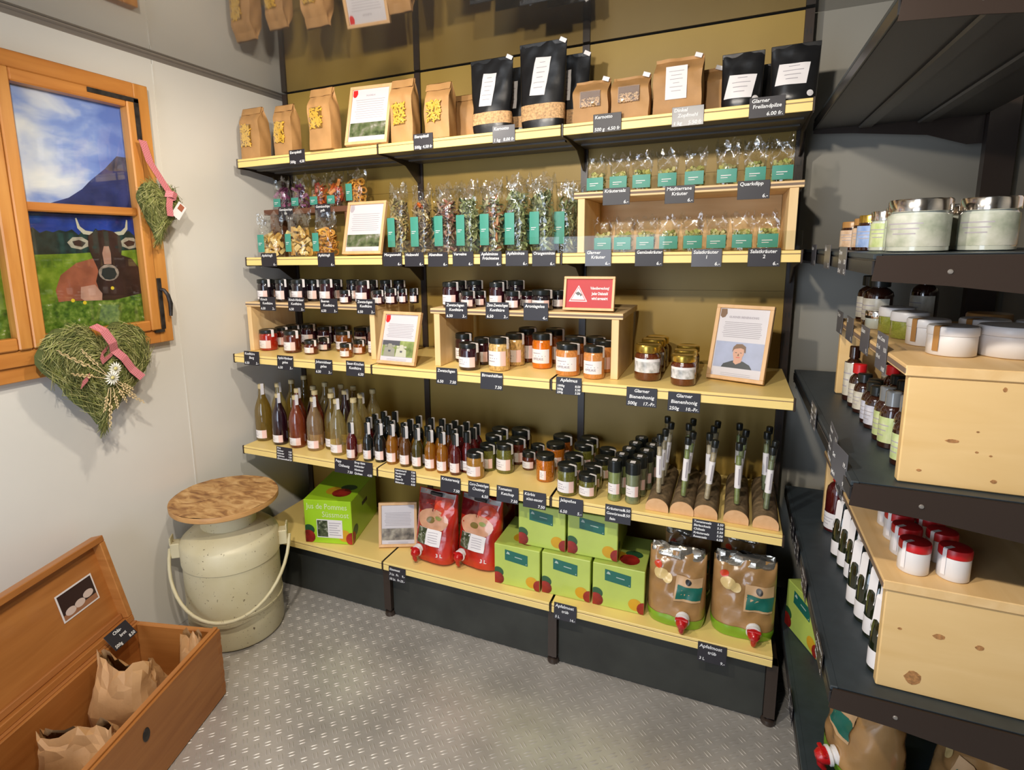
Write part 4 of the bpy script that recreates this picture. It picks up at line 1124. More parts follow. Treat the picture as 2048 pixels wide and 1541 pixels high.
# --- cards
for (px, a, b, lab_) in [((0.125, 1.218), 'Kirsch', 'Konfitüre', 'black price card at left end of the left riser edge'), ((0.272, 1.219), 'Kirsch-Himbeer', 'Konfitüre', 'black price card second on the left riser edge'), ((0.43, 1.217), 'Beeren', 'Konfitüre', 'black price card third on the left riser edge'), ((0.599, 1.218), 'Zwetschgen', 'Konfitüre', 'black price card at right end of the left riser edge')]:
    price_card(two(a, '3.-', '6.50', b), (px[0], -.3285, px[1]), lab_, w=.082, h=.056)
for (px, a, b, p2, p1, lab_) in [((0.982, 1.218), 'Zwetschgen', 'Konfitüre', '3.-', '6.50', 'black price card at left end of the middle riser edge'), ((1.131, 1.221), 'Zimt-Zwetschgen', 'Konfitüre', '3.-', '6.50', 'black price card at centre of the middle riser edge'), ((1.263, 1.221), 'Aroniagelee', None, '4.-', None, 'black price card reading Aroniagelee on the middle riser edge')]:
    price_card(two(a, p2, p1, b), (px[0], -.3535, px[1]), lab_, w=.082, h=.056)
for (px, a, b, p2, p1, lab_) in [((0.102, 1.008), 'Konfitüre', 'Berg', '3.-', '6.50', 'black price card at left end of third shelf edge'), ((0.273, 1.001), 'Apfel-Himbeer', 'gelee', '3.-', '6.50', 'black price card second from left on third shelf edge'), ((0.457, 0.998), 'Johannisbeer', 'gelee', '3.-', '6.50', 'black price card third from left on third shelf edge'), ((0.599, 1.001), 'Sauer-Kirschen', 'Konfitüre', '6.50', None, 'black price card left of the cow photo frame'),
        ((0.97, 1.002), 'Zwetschgen', None, '7.50', '6.50', 'black price card below the plum fruit jar'), ((1.133, 0.998), 'Birnenhälften', None, '7.50', None, 'black price card below the pear jar')]:
    lipcard(px, 0, YCf, two(a, p2, p1, b), lab_, w=.080 if px[0] < .7 else .078, h=.056, dy=.001, tilt=-.06)
c3 = [(1.388, 1.003), (1.604, 0.988), (1.72, 0.984)]
price_card([('Apfelmus', .5, .74, 'CENTER', 1.05)] + [(a, .05, .44-.19*i, 'LEFT', .7) for i, a in enumerate(('1000g', '500g', '250g'))] + [(a, .95, .44-.19*i, 'RIGHT', .7) for i, a in enumerate(('8.50', '5.50', '3.50'))], (c3[0][0], YCf-.005, c3[0][1]), 'black price card reading Apfelmus below the apple sauce jars', w=.080, h=.054, tilt=-.06)
for px, a, b, lab_ in [(c3[1], '500g', '17.-Fr.', 'black price card reading Glarner Bienenhonig below the large honey jars'), (c3[2], '250g', '10.-Fr.', 'black price card reading Glarner Bienenhonig below the small honey jars')]:
    price_card([('Glarner', .5, .74, 'CENTER', 1.0), ('Bienenhonig', .5, .42, 'CENTER', 1.05), (a, .05, .08, 'LEFT', 1.0), (b, .96, .08, 'RIGHT', 1.0)], (px[0], YCf-.005, px[1]), lab_, w=.086, h=.056, tilt=-.06)

# ================================================================ fourth shelf: syrups, oils, pickles, spices
HS = .285
for (lq, J, lab_) in [
    ('olive', (0.0266, -0.3029, 0.0684, 0.2438), 'tall olive-yellow syrup bottle nearest the white wall'),
    ('purple', (0.13, -0.3182, 0.0627, 0.2157), 'tall dark purple syrup bottle, second in front row'),
    ('rust', (0.223, -0.3179, 0.0678, 0.2165), 'tall rust-red syrup bottle, third in front row'),
    ('clear', (0.3161, -0.3197, 0.0666, 0.2176), 'tall pale clear syrup bottle, fourth in front row'),
    ('straw', (0.4364, -0.3265, 0.0651, 0.2228), 'tall straw-coloured syrup bottle at right end of front row')]:
    HS = J[3]
    syrup(lq, J, ZD, lab_)
back = [(0.019, -0.21), (0.044, -0.139), (0.042, -0.054), (0.202, -0.294), (0.3, -0.302), (0.213, -0.207), (0.305, -0.229), (0.223, -0.136), (0.369, -0.284), (0.389, -0.225), (0.315, -0.141), (0.489, -0.314), (0.489, -0.24), (0.494, -0.16), (0.377, -0.147)]
cols = ['straw', 'olive', 'greenoil', 'rust', 'rust', 'purple', 'purple', 'straw', 'olive', 'purple', 'straw', 'straw', 'straw', 'straw', 'olive']
LQ2 = {}
rk = ranks([p[0] for p in back])
for k, (p, c) in enumerate(zip(back, cols)):
    cc = 'olive' if c == 'greenoil' else c
    x, y = max(.03, p[0]), min(-.05, p[1])
    nm = {'straw': 'pale straw', 'olive': 'olive-green', 'rust': 'rust-red', 'purple': 'dark purple'}[cc]
    syrup(cc, (x, y, .066, .228), ZD, f'{nm} syrup bottle in rear rows, {ordw(rk[k])} pale cap from the white wall', 'syrup bottles in the rear rows', rz=.4, seal=(k % 3 == 0))
oil('wine', (0.5102, -0.3312, 0.0429, 0.1453), ZD, 'small dark red bottle right of the straw-coloured syrup')
nth = ['first', 'second', 'third', 'fourth', 'fifth', 'sixth', 'seventh', 'eighth']
for k, (lq, J, what) in enumerate([
    ('dark', (0.5903, -0.346, 0.0401, 0.1485), 'black'), ('dark', (0.6387, -0.3354, 0.0437, 0.1476), 'black'), ('gold', (0.6917, -0.3356, 0.0451, 0.1502), 'golden'), ('brownoil', (0.7513, -0.3385, 0.0446, 0.1504), 'brown-gold'),
    ('greenoil', (0.8032, -0.3392, 0.0423, 0.1489), 'dark olive'), ('gold', (0.8573, -0.3384, 0.0436, 0.1478), 'golden'), ('gold', (0.9088, -0.3424, 0.0431, 0.1479), 'golden'), ('wine', (0.9603, -0.3414, 0.0427, 0.1483), 'dark red')]):
    oil(lq, J, ZD, f'small {what} oil bottle with black cap, {nth[k]} of the front oils')
caps = [(0.547, -0.296), (0.557, -0.249), (0.608, -0.301), (0.569, -0.199), (0.621, -0.253), (0.671, -0.311), (0.611, -0.183), (0.729, -0.315), (0.726, -0.255), (0.779, -0.316), (0.734, -0.203), (0.823, -0.311), (0.793, -0.209), (0.87, -0.306), (0.837, -0.206), (0.887, -0.267), (0.94, -0.328), (0.894, -0.212), (0.94, -0.26), (0.984, -0.317), (0.942, -0.207), (0.994, -0.264), (0.989, -0.215)]
oc = ['wine', 'dark', 'dark', 'dark', 'dark', 'gold', 'dark', 'brownoil', 'dark', 'gold', 'dark', 'greenoil', 'dark', 'gold', 'greenoil', 'brownoil', 'wine', 'greenoil', 'wine', 'wine', 'wine', 'wine', 'wine']
onm = {'wine': 'dark red', 'dark': 'black', 'gold': 'golden', 'brownoil': 'brown-gold', 'greenoil': 'dark olive'}
rk = ranks([p[0] for p in caps])
for k, (p, c) in enumerate(zip(caps, oc)):
    oil(c, (p[0], min(-.04, p[1]), .043, .150), ZD, f'small {onm[c]} oil bottle in rear rows, {ordw(rk[k])} black cap from left', 'small oil bottles in the rear rows', rz=.5)
# --- pickles and sauces
g = 'pickle and chutney jars'
for (ct, J, lab_, ex) in [
    ('chutney', (1.03, -0.3369, 0.0647, 0.0938), 'yellow chutney jar with white seal at the shelf front', {}),
    ('pickle', (1.05, -0.257, 0.0614, 0.0945), 'green-yellow chutney jar behind the yellow one', {}),
    ('pickle', (1.107, -0.2567, 0.066, 0.1064), 'dark green relish jar with white label right of yellow chutney', {}),
    ('brownred', (1.129, -0.1561, 0.0668, 0.095), 'dark jar behind the dark green relish', {}),
    ('pickle', (1.048, -0.1986, 0.0667, 0.1101), 'dark-lidded jar in second row left of dark green relish', {}),
    ('pickle', (1.046, -0.1276, 0.0687, 0.1131), 'dark-lidded jar in third row behind green relish', {}),
    ('black', (1.119, -0.101, 0.076, 0.1069), 'large dark-lidded jar at the back with broad white seal', {}),
    ('brownred', (1.188, -0.1979, 0.0506, 0.0646), 'small brown ketchup jar with white label', dict(short=True)),
    ('brownred', (1.202, -0.1342, 0.0519, 0.0716), 'small dark jar behind the brown ketchup jar', dict(short=True)),
    ('pumpkin', (1.272, -0.2713, 0.0651, 0.0936), 'bright orange pickled pumpkin jar with seal on its front', dict(lab=(.10, .45, .35))),
    ('pumpkin', (1.272, -0.1445, 0.0689, 0.0909), 'dark-lidded orange jar behind the bright orange pumpkin', {}),
    ('amber', (1.278, -0.0668, 0.0748, 0.0957), 'dark-lidded orange-brown jar at the back beside the upright', {}),
    ('pickle', (1.37, -0.3515, 0.0662, 0.1005), 'green pickled pepper jar with pale pink label in front', {}),
    ('pickle', (1.363, -0.2375, 0.0683, 0.0912), 'green pepper jar in second row behind pink-labelled jar', {}),
    ('pickle', (1.375, -0.1381, 0.0712, 0.0987), 'green pepper jar in third row behind the pickled peppers', {}),
    ('pickle', (1.377, -0.0666, 0.0698, 0.0995), 'green pepper jar at the back right of the upright', {}),
    ('pickle', (1.437, -0.3474, 0.0591, 0.0757), 'short wide pepper jar with pale pink label in front', dict(short=True)),
    ('pickle', (1.437, -0.2727, 0.0629, 0.0768), 'short wide pepper jar in second row with white seal', dict(short=True)),
    ('pickle', (1.453, -0.183, 0.062, 0.0741), 'short dark-lidded pepper jar in third row', dict(short=True)),
    ('pickle', (1.453, -0.0975, 0.0608, 0.0768), 'short dark-lidded pepper jar at the back beside the shakers', dict(short=True)),
    ]: jar(ct, J, ZD, lab_, g, name='pickle_jar', seal=(ct != 'pumpkin'), **ex)
# --- spice shakers
def shaker_fn(ct):
    def f():
        b = MB().lathe([(0, .01), (.44, 0), (.49, .012), (.49, .05), (.46, .10), (.46, .62), (.48, .66), (.48, .72)], 20)
        g_ = MB().lathe([(.50, .0), (.51, .05), (.48, .11), (.48, .62), (.50, .66), (.50, .74)], 20, cap0=False, cap1=False)
        c = MB().lathe([(.50, .72), (.52, .725), (.52, .975), (.49, 1.0), (0, 1.0)], 20)
        lb = label_patch(.488, .18, .44, 1.0)
        s = MB().box(-.18, .16, -.30, .12, 1.001, 1.006)
        return [('spice', b.mesh('spice', CT[ct], 50), None), ('glass', g_.mesh('glass', M['clear_glass'], 50), None), ('cap', c.mesh('cap', M['black_lid'], 35), None), ('label', lb.mesh('label', LBL(), 60), None), ('price_sticker', s.mesh('price_sticker', M['white']), 2)]
    return f
fs1 = (1.521, -0.3417, 0.0426, 0.1325); fs2 = (1.577, -0.3404, 0.0452, 0.1323)
def shaker(ct, x, y, d, h, lab_, grp='spice shakers'):
    place(('shaker', ct), shaker_fn(ct), 'spice_shaker', lab_, 'shaker', (x, y, ZD), 0, grp, (d, d, h))
shaker('herbgreen', *fs1, 'glass shaker of green herb salt, front of left shaker row')
shaker('herbgrey', *fs2, 'glass shaker of grey-green herbs, front of right shaker row')
rw = ['second', 'third', 'fourth', 'fifth']
for k in range(4):
    shaker('herbgreen', fs1[0]+.012*(k+1), fs1[1]+.062*(k+1), fs1[2], fs1[3], f'glass shaker of green herb salt, {rw[k]} in left shaker row')
    shaker('herbgrey', fs2[0]+.012*(k+1), fs2[1]+.062*(k+1), fs2[2], fs2[3], f'glass shaker of grey-green herbs, {rw[k]} in right shaker row')
# --- half-round logs carrying spice tubes
M['end_grain'] = wood('log_end_grain', (.74, .46, .24), (.66, .38, .18), (6, 1, 6), 8, .6)
M['bark'] = pm('log_bark', (.22, .15, .08), .55, var=(40, .55, 1.4), bump=(50, .7))
logs = [(1.655, -0.379), (1.726, -0.375), (1.791, -0.372), (1.873, -0.375), (1.949, -0.379)]
ol = ['leftmost', 'second', 'middle', 'fourth', 'rightmost']
LH, LW = .040, .066
def log_fn():
    n = 16
    prof = [(-LW/2, 0)] + [(-LW/2*math.cos(PI*k/n), .012 + (LH-.012)*math.sin(PI*k/n)) for k in range(n+1)] + [(LW/2, 0)]
    body = MB()
    def fn(u, v):
        k = u*n; a = PI*u
        r_ = 1 + .02*math.sin(v*17+u*9)
        return (-LW/2*math.cos(a)*r_, v*.30, .012 + (LH-.012)*math.sin(a)*r_)
    body.grid(fn, n, 8)
    body.prism([(-LW/2, 0), (-LW/2, .012), (LW/2, .012), (LW/2, 0)], 0, .30)
    e = MB().prism(prof, -.002, .001)
    return [('log_body', body.mesh('log_body', M['bark'], 60), None), ('cut_face', e.mesh('cut_face', M['end_grain']), None)]
TUBE_C = ['salt', 'herbgreen', 'salt', 'herbgreen', 'herbgrey']
def tube_fn(ct, labz):
    def f():
        g_ = MB().lathe([(0, .0), (.0075, .004), (.0085, .010), (.0085, .172)], 14, cap1=False)
        s = MB().lathe([(0, .002), (.0066, .006), (.0074, .012), (.0074, .150), (0, .152)], 14)
        c = MB().lathe([(.0090, .168), (.0098, .169), (.0098, .188), (.0088, .190), (0, .190)], 14)
        lb = MB().lathe([(.0089, .055), (.0089, .125)], 8, a0=-PI/2-1.3, a1=-PI/2+1.3, cap0=False, cap1=False)
        t_ = MB().lathe([(.0090, .065), (.0090, .115)], 3, a0=-PI/2+.1, a1=-PI/2+.5, cap0=False, cap1=False)
        return [('glass_tube', g_.mesh('glass_tube', M['clear_glass'], 50), None), ('spice', s.mesh('spice', CT[ct], 50), None), ('cap', c.mesh('cap', M['black_lid'], 40), None), ('label', lb.mesh('label', M['white'], 60), None), ('label_print', t_.mesh('label_print', M['print'], 60), 3)]
    return f
tn = ['front', 'second', 'third', 'rear']
cn = {'salt': 'pale', 'herbgreen': 'green', 'herbgrey': 'grey-green'}
for k, p in enumerate(logs):
    place('log', log_fn, 'log_holder', f'half-round log holding glass spice tubes, {ol[k]} of five', 'holder', (p[0], p[1], ZD), -.02, 'half-round log holders')
    for q in range(4):
        tx_, ty_ = p[0] + .001*q, p[1] + .035 + .070*q
        place(('tube', TUBE_C[k]), tube_fn(TUBE_C[k], 0), 'spice_tube', f'slim glass tube of {cn[TUBE_C[k]]} spice, {tn[q]} one in the {ol[k]} log', 'spice tube', (tx_, ty_, ZD+LH+.0008), 0, 'glass spice tubes', None, rot=(.05*(q % 2), .05*((q+k) % 3-1)+.04, 0))
# --- cards
d4 = lambda px: (px[0], YDf-.005, px[1])
price_card(rows([('Sirup', ''), ('Himbeer', '9.50'), ('Holunder', '9.50'), ('Apfelminz', '9.50'), ('Zitronenmelisse', '9.50')]), d4((0.228, 0.624)), 'black price list card below the syrup bottles', w=.082, h=.054, tilt=-.08)
price_card(two('Pepp', '7.50', None, 'Chiliessig'), d4((0.519, 0.614)), 'black price card left of the pair below the straw-coloured syrup', w=.088, h=.056, tilt=-.08)
price_card(rows([('Sirup klein', ''), ('Holunder', ''), ('Himbeer', ''), ('Quitten', '4.50')]), d4((0.606, 0.617)), 'black price card right of the pair below the small black bottles', w=.086, h=.056, tilt=-.08)
price_card(rows([('Leindotteröl', '7.50'), ('Rapskernöl', '7.50'), ('Hanföl', '8.50'), ('Nuss-Öl', '9.50'), ('Balsamico', '8.50')]), d4((0.788, 0.612)), 'black price list card below the golden oil bottles', w=.090, h=.056, tilt=-.08)
for (px, a, b, p1, p0, lab_) in [((0.971, 0.613), 'Kräuteressig', None, '7.50', None, 'black price card below the dark red oil bottle'), ((1.078, 0.611), 'Curry-Zwetschgen', 'Chutney', '6.50', None, 'black price card below the yellow chutney jar'), ((1.183, 0.612), 'Tomaten', 'Ketchup', '7.50', None, 'black price card below the dark green relish jar'), ((1.277, 0.609), 'Kürbis', 'süss-sauer', '7.50', None, 'black price card below the orange pumpkin jar'), ((1.398, 0.608), 'Jalapeños', None, '5.-', '6.50', 'black price card reading Jalapeños below the pepper jars')]:
    price_card(two(a, p1, p0, b), d4(px), lab_, w=.078, h=.056, tilt=-.08)
price_card([('Kräutersalz', .05, .72, 'LEFT', .9), ('6.50', .96, .72, 'RIGHT', .9), ('Gewürzsalz', .05, .44, 'LEFT', .9), ('7.50', .96, .44, 'RIGHT', .9), ('fein', .18, .14, 'LEFT', .9)], d4((1.545, 0.609)), 'black price card below the two spice shakers', w=.078, h=.056, tilt=-.08)
price_card(rows([('Tomatensalz', '5.50'), ('Bärlauchsalz', '5.50'), ('Chilisalz', '5.50'), ('Kräutersalz', '5.50'), ('Rosensalz', '6.50')]), d4((1.801, 0.608)), 'black price list card below the log spice holders', w=.086, h=.056, tilt=-.08)

# ================================================================ bottom shelf: juice boxes and pouches
M['lime'] = pm('lime_carton', (.50, .62, .12), .32, var=(7, .9, 1.1), coat=.2)
M['bright_lime'] = pm('bright_lime_carton', (.38, .66, .022), .30, var=(6, .92, 1.08), coat=.25)
M['fruit_yellow'] = pm('printed_yellow_fruit', (.66, .36, .02), .35, var=(9, .75, 1.15))
M['fruit_green'] = pm('printed_green_fruit', (.02, .075, .028), .35, var=(12, .6, 1.6))
M['fruit_red'] = pm('printed_red_fruit', (.30, .018, .012), .35, var=(16, .3, 1.7))
M['label_photo'] = photo_mat('label_photo', [(.35, (.02, .03, .015)), (.55, (.10, .12, .06)), (.7, (.5, .5, .42))], 60)
def flat_disc(mb, face, c, rx, rz, off, dims, n=18, clip=None):
    """printed disc on a carton face; face 'f' front (x, z), 's' right side (y, z), 't' top (x, y)"""
    pts = []
    for k in range(n):
        a = 2*PI*k/n; u, v = c[0]+rx*math.cos(a), c[1]+rz*math.sin(a)
        if clip: u = max(clip[0], min(clip[1], u)); v = max(clip[2], min(clip[3], v))
        pts.append((u, v))
    w, d, h = dims
    P = {'f': lambda u, v: (u, -d/2-off, v), 's': lambda u, v: (w/2+off, u, v), 't': lambda u, v: (u, v, h+off)}[face]
    pts3 = [P(u, v) for u, v in pts]
    if face == 's' or face == 't' or face == 'f': mb.poly(pts3)
def carton_fn(w, d, h, mat, big=False):
    def f():
        dims = (w, d, h)
        body = MB().box(-w/2, w/2, -d/2, d/2, 0, h, b=.002)
        flap = MB().box(-w*.30, w*.30, -d/2-.0004, -d/2+.001, h*.995, h+.0006)
        cl = (-w/2+.001, w/2-.001, .002, h-.002)
        k = w*.115
        parts = [('carton', body.mesh('carton', mat), None)]
        def fruit(nm, mt, *args, clip):
            m_ = MB(); flat_disc(m_, *args, dims, clip=clip); parts.append((nm, m_.mesh(nm, M[mt]), None))
        cs = (-d/2+.001, d/2-.001, .002, h-.002); ct = (-w/2+.002, w/2-.002, -d/2+.001, d/2)
        fruit('printed_yellow_fruit', 'fruit_yellow', 'f', (w*.33, h*.20), k*1.15, k*1.1, .0004, clip=cl)
        fruit('printed_red_fruit', 'fruit_red', 'f', (w*.50, h*.13), k*1.2, k*1.25, .0008, clip=cl)
        fruit('printed_green_fruit', 'fruit_green', 'f', (-w*.42, h*.30), k*1.1, k*1.0, .0004, clip=cl)
        fruit('printed_red_fruit', 'fruit_red', 'f', (-w*.43, h*.14), k*1.25, k*1.25, .0008, clip=cl)
        fruit('printed_red_fruit', 'fruit_red', 's', (-d/2+k*.3, h*.13), k*1.2, k*1.25, .0006, clip=cs)
        fruit('printed_green_fruit', 'fruit_green', 's', (-d/2+k*1.6, h*.26), k*1.2, k*1.0, .0004, clip=cs)
        fruit('printed_yellow_fruit', 'fruit_yellow', 't', (-w*.05, -d*.18), k*1.3, k*1.6, .0005, clip=ct)
        fruit('printed_green_fruit', 'fruit_green', 't', (w*.22, -d*.06), k*1.5, k*1.2, .0004, clip=ct)
        fruit('printed_red_fruit', 'fruit_red', 't', (w*.16, -d*.24), k*1.7, k*1.7, .0008, clip=ct)
        li = len(parts)
        if big:
            lb = MB().box(-w*.24, w*.30, -d/2-.0014, -d/2-.0008, h*.14, h*.56)
            ph = MB().box(-w*.23, -w*.01, -d/2-.0018, -d/2-.0014, h*.16, h*.54)
            tx = MB()
            add_text(tx, 'Jus de Pommes', .034, -w*.44, h*.80, -d/2-.0008, fitw=w*.86)
            add_text(tx, 'Süssmost', .034, -w*.12, h*.62, -d/2-.0008, fitw=w*.56)
            ln = MB()
            for q in range(6): ln.box(w*.02, w*.27-(q*37 % 5)*.004, -d/2-.0018, -d/2-.0014, h*(.48-.055*q), h*(.495-.055*q))
            parts += [('label', lb.mesh('label', M['white']), None), ('label_photo', ph.mesh('label_photo', M['label_photo']), li), ('label_print', ln.mesh('label_print', M['print']), li), ('lettering', tx.mesh('lettering', M['pale_lime']), None)]
            hd = MB().box(w/2+.0002, w/2+.0010, d*.0-.03, d*.0+.03, h*.62, h*.70)
            parts.append(('hand_hole', hd.mesh('hand_hole', M['dark']), None))
        else:
            lb = MB().prism([(-w*.26, h*.64), (w*.24, h*.58), (w*.24, h*.84), (-w*.26, h*.90)], -d/2-.0012, -d/2-.0006)
            tx = MB().prism([(-w*.04, h*.745), (w*.12, h*.725), (w*.12, h*.745), (-w*.04, h*.765)], -d/2-.0016, -d/2-.0012)
            tx.prism([(-w*.23, h*.80), (-w*.15, h*.79), (-w*.16, h*.83), (-w*.20, h*.86)], -d/2-.0016, -d/2-.0012)
            tx.prism([(w*.20, h*.61), (w*.22, h*.61), (w*.22, h*.63), (w*.20, h*.63)], -d/2-.0016, -d/2-.0012)
            parts += [('label', lb.mesh('label', M['green_card']), None), ('label_print', tx.mesh('label_print', M['chalk_dim']), li)]
        return parts
    return f
M['pale_lime'] = pm('pale_lime_print', (.72, .80, .48), .4)
M['chalk_dim'] = pm('dim_white_print', (.45, .55, .50), .5)
def carton(c, w, d, h, label, group, rz=0.0, big=False, z=ZE):
    place(('carton', round(w, 3), round(h, 3), big), carton_fn(w, d, h, M['bright_lime'] if big else M['lime'], big), 'juice_carton', label, 'carton', (c[0], c[1], z), rz, group)
def carton_at(bl, br, d, h, label, group, **kw):
    a = math.atan2(br[1]-bl[1], br[0]-bl[0]); w = math.hypot(br[0]-bl[0], br[1]-bl[1])
    mx, my = (bl[0]+br[0])/2, (bl[1]+br[1])/2
    carton((mx - math.sin(a)*d/2, my + math.cos(a)*d/2), w, d, h, label, group, rz=a, **kw)
carton_at((.292, -.392), (.488, -.340), .30, .186, 'large bright green apple juice carton beside the milk can', 'juice cartons', big=True)
bxw, bxh, bxd = .166, .151, .22
for (x, y, z, lab_) in [(1.195, -.358, ZE, 'lime green juice carton, bottom row left beside the red pouches'), (1.367, -.350, ZE, 'lime green juice carton, bottom row middle'), (1.541, -.348, ZE, 'lime green juice carton, bottom row right beside the brown pouches'),
                        (1.276, -.330, ZE+bxh+.0016, 'lime green juice carton, top row left of the stack'), (1.449, -.325, ZE+bxh+.0016, 'lime green juice carton, top row right of the stack')]:
    carton((x, y+bxd/2, 0), bxw, bxd, bxh, lab_, 'stacked lime juice cartons', rz=.012, z=z)
frame_at((0.598, -0.318), (0.737, -0.252), .175, 'wooden frame with orchard sheet half hidden by red pouch', .25, ZE+.001, photo=lambda r, a, b, c, d, y: MB().box(a, b, y-.0004, y, c, d).build('photo', photo_mat('orchard_photo', [(.3, (.05, .04, .03)), (.5, (.22, .19, .15)), (.7, (.50, .46, .36))], 34), r), photo_h=.30, corner=None, title=None)
# --- taps
M['red_tap'] = pm('red_tap', (.50, .006, .008), .3, coat=.3)
def tap(root, P, x, z, tilt=.35, right=0.0, s=1.0):
    y = P.surf(x, z)
    Mx = Matrix.Translation((x, y+.004, z)) @ Matrix.Rotation(right, 4, 'Z') @ Matrix.Rotation(PI/2+tilt*.4, 4, 'X') @ Matrix.Scale(s, 4)
    t_ = MB().lathe([(.020, .0), (.020, .006), (.016, .008), (.016, .013), (.021, .014), (.021, .020), (.012, .022), (0, .022)], 18).xf(Mx).build('tap_collar', M['white_plastic'], root, 35)
    b = MB().lathe([(.017, .018), (.018, .024), (.016, .036), (.010, .044), (0, .046)], 16)
    b.tube([(0, .006, .028), (0, -.006, .034), (0, -.022, .036), (0, -.034, .030)], [.010, .010, .008, .006], 10)
    b.box(-.019, .019, .010, .017, .024, .034, b=.002)
    b.xf(Mx).build('tap_handle', M['red_tap'], t_, 40)
# --- red apple pouches
M['pouch_red'] = pm('red_apple_foil', (.50, .022, .010), .22, coat=.5, var=(13, .55, 1.25), bump=(18, .3))
M['apple_flush'] = pm('printed_red_apple', (.62, .055, .018), .22, coat=.5, var=(16, .7, 1.3))
M['apple_pale'] = pm('printed_pale_apple', (.66, .34, .20), .22, coat=.5, var=(14, .7, 1.25))
M['stem_print'] = pm('printed_stem', (.20, .14, .03), .3)
M['leaf_print'] = pm('printed_leaf', (.30, .33, .10), .3)
M['foil_grey'] = pm('grey_foil', (.34, .32, .31), .25, metal=.4)
M['maroon_print'] = pm('printed_maroon', (.16, .008, .010), .22, coat=.4)
def red_pouch(x, y, w, h, label, seed, rz):
    root = thing('juice_pouch', label, 'pouch', (x, y, ZE+.0075), rz, 'red apple juice pouches', rot=(-.10, 0, rz))
    P = Pouch(w, .115, h, seed, flare=.03, wr=.004, p=2.6, taper=1.8, top=.012)
    P.mesh().build('pouch', M['pouch_red'], root, 45)
    P.patch(-w*.47, w*.47, h*.93, h*.995, .0012, 0, 10, 3).build('grey_header', M['foil_grey'], root, 40)
    MB().tube([(-.024, P.surf(0, h*.965)-.003, h*.965), (.024, P.surf(0, h*.965)-.003, h*.962)], .0075, 8).build('grip_hole', M['dark'], root, 40)
    P.patch(-w*.46, -w*.02, h*.70, h*.925, .0009).build('printed_maroon_apple', M['maroon_print'], root, 45)
    P.disc(w*.24, h*.78, w*.24, h*.13, .0013).build('printed_red_apple', M['apple_flush'], root, 45)
    a = P.disc(-.01*w, h*.60, w*.40, h*.155, .0020).build('printed_pale_apple', M['apple_pale'], root, 45)
    P.disc(-w*.05, h*.60, w*.10, h*.045, .0030).build('printed_stem', M['stem_print'], a, 45)
    P.disc(w*.14, h*.645, w*.09, h*.028, .0030).build('printed_leaf', M['leaf_print'], a, 45)
    lo = P.patch(-w*.36, w*.26, h*.25, h*.48, .0030, .006).build('label', M['white'], root, 40)
    P.patch(-w*.36, -w*.12, h*.25, h*.48, .0036, .006, 4, 4).build('label_photo', M['label_photo'], lo, 40)
    tx = MB()
    for k in range(5): P.patch(-w*.06, w*.18, h*(.43-.034*k), h*(.437-.034*k), .0038, 0, 4, 1, mb=tx)
    tx.build('label_print', M['print'], lo)
    me = text_mesh('3 L', .019, 'LEFT', .0003)
    t3 = MB(); t3._add([(w*.18+v.co.x, P.surf(w*.18+v.co.x, h*.11+v.co.y)-.003, h*.11+v.co.y) for v in me.vertices], [tuple(p.vertices) for p in me.polygons], 0)
    t3.build('lettering', M['chalk'], root)['kind'] = 'stuff'
    tap(root, P, -w*.30, h*.15, .5)
rp1, rp2 = (0.85, -0.344), (1.018, -0.314)
red_pouch(rp1[0], rp1[1]+.045, .168, .262, 'red apple print juice pouch, left of the two, left tap', 3, -.10)
red_pouch(rp2[0], rp2[1]+.045, .172, .255, 'red apple print juice pouch, right of the two, beside lime cartons', 9, -.14)
red_pouch(rp2[0]+.0, rp2[1]+.205, .150, .250, 'red apple print juice pouch standing behind the right red pouch', 5, .05)
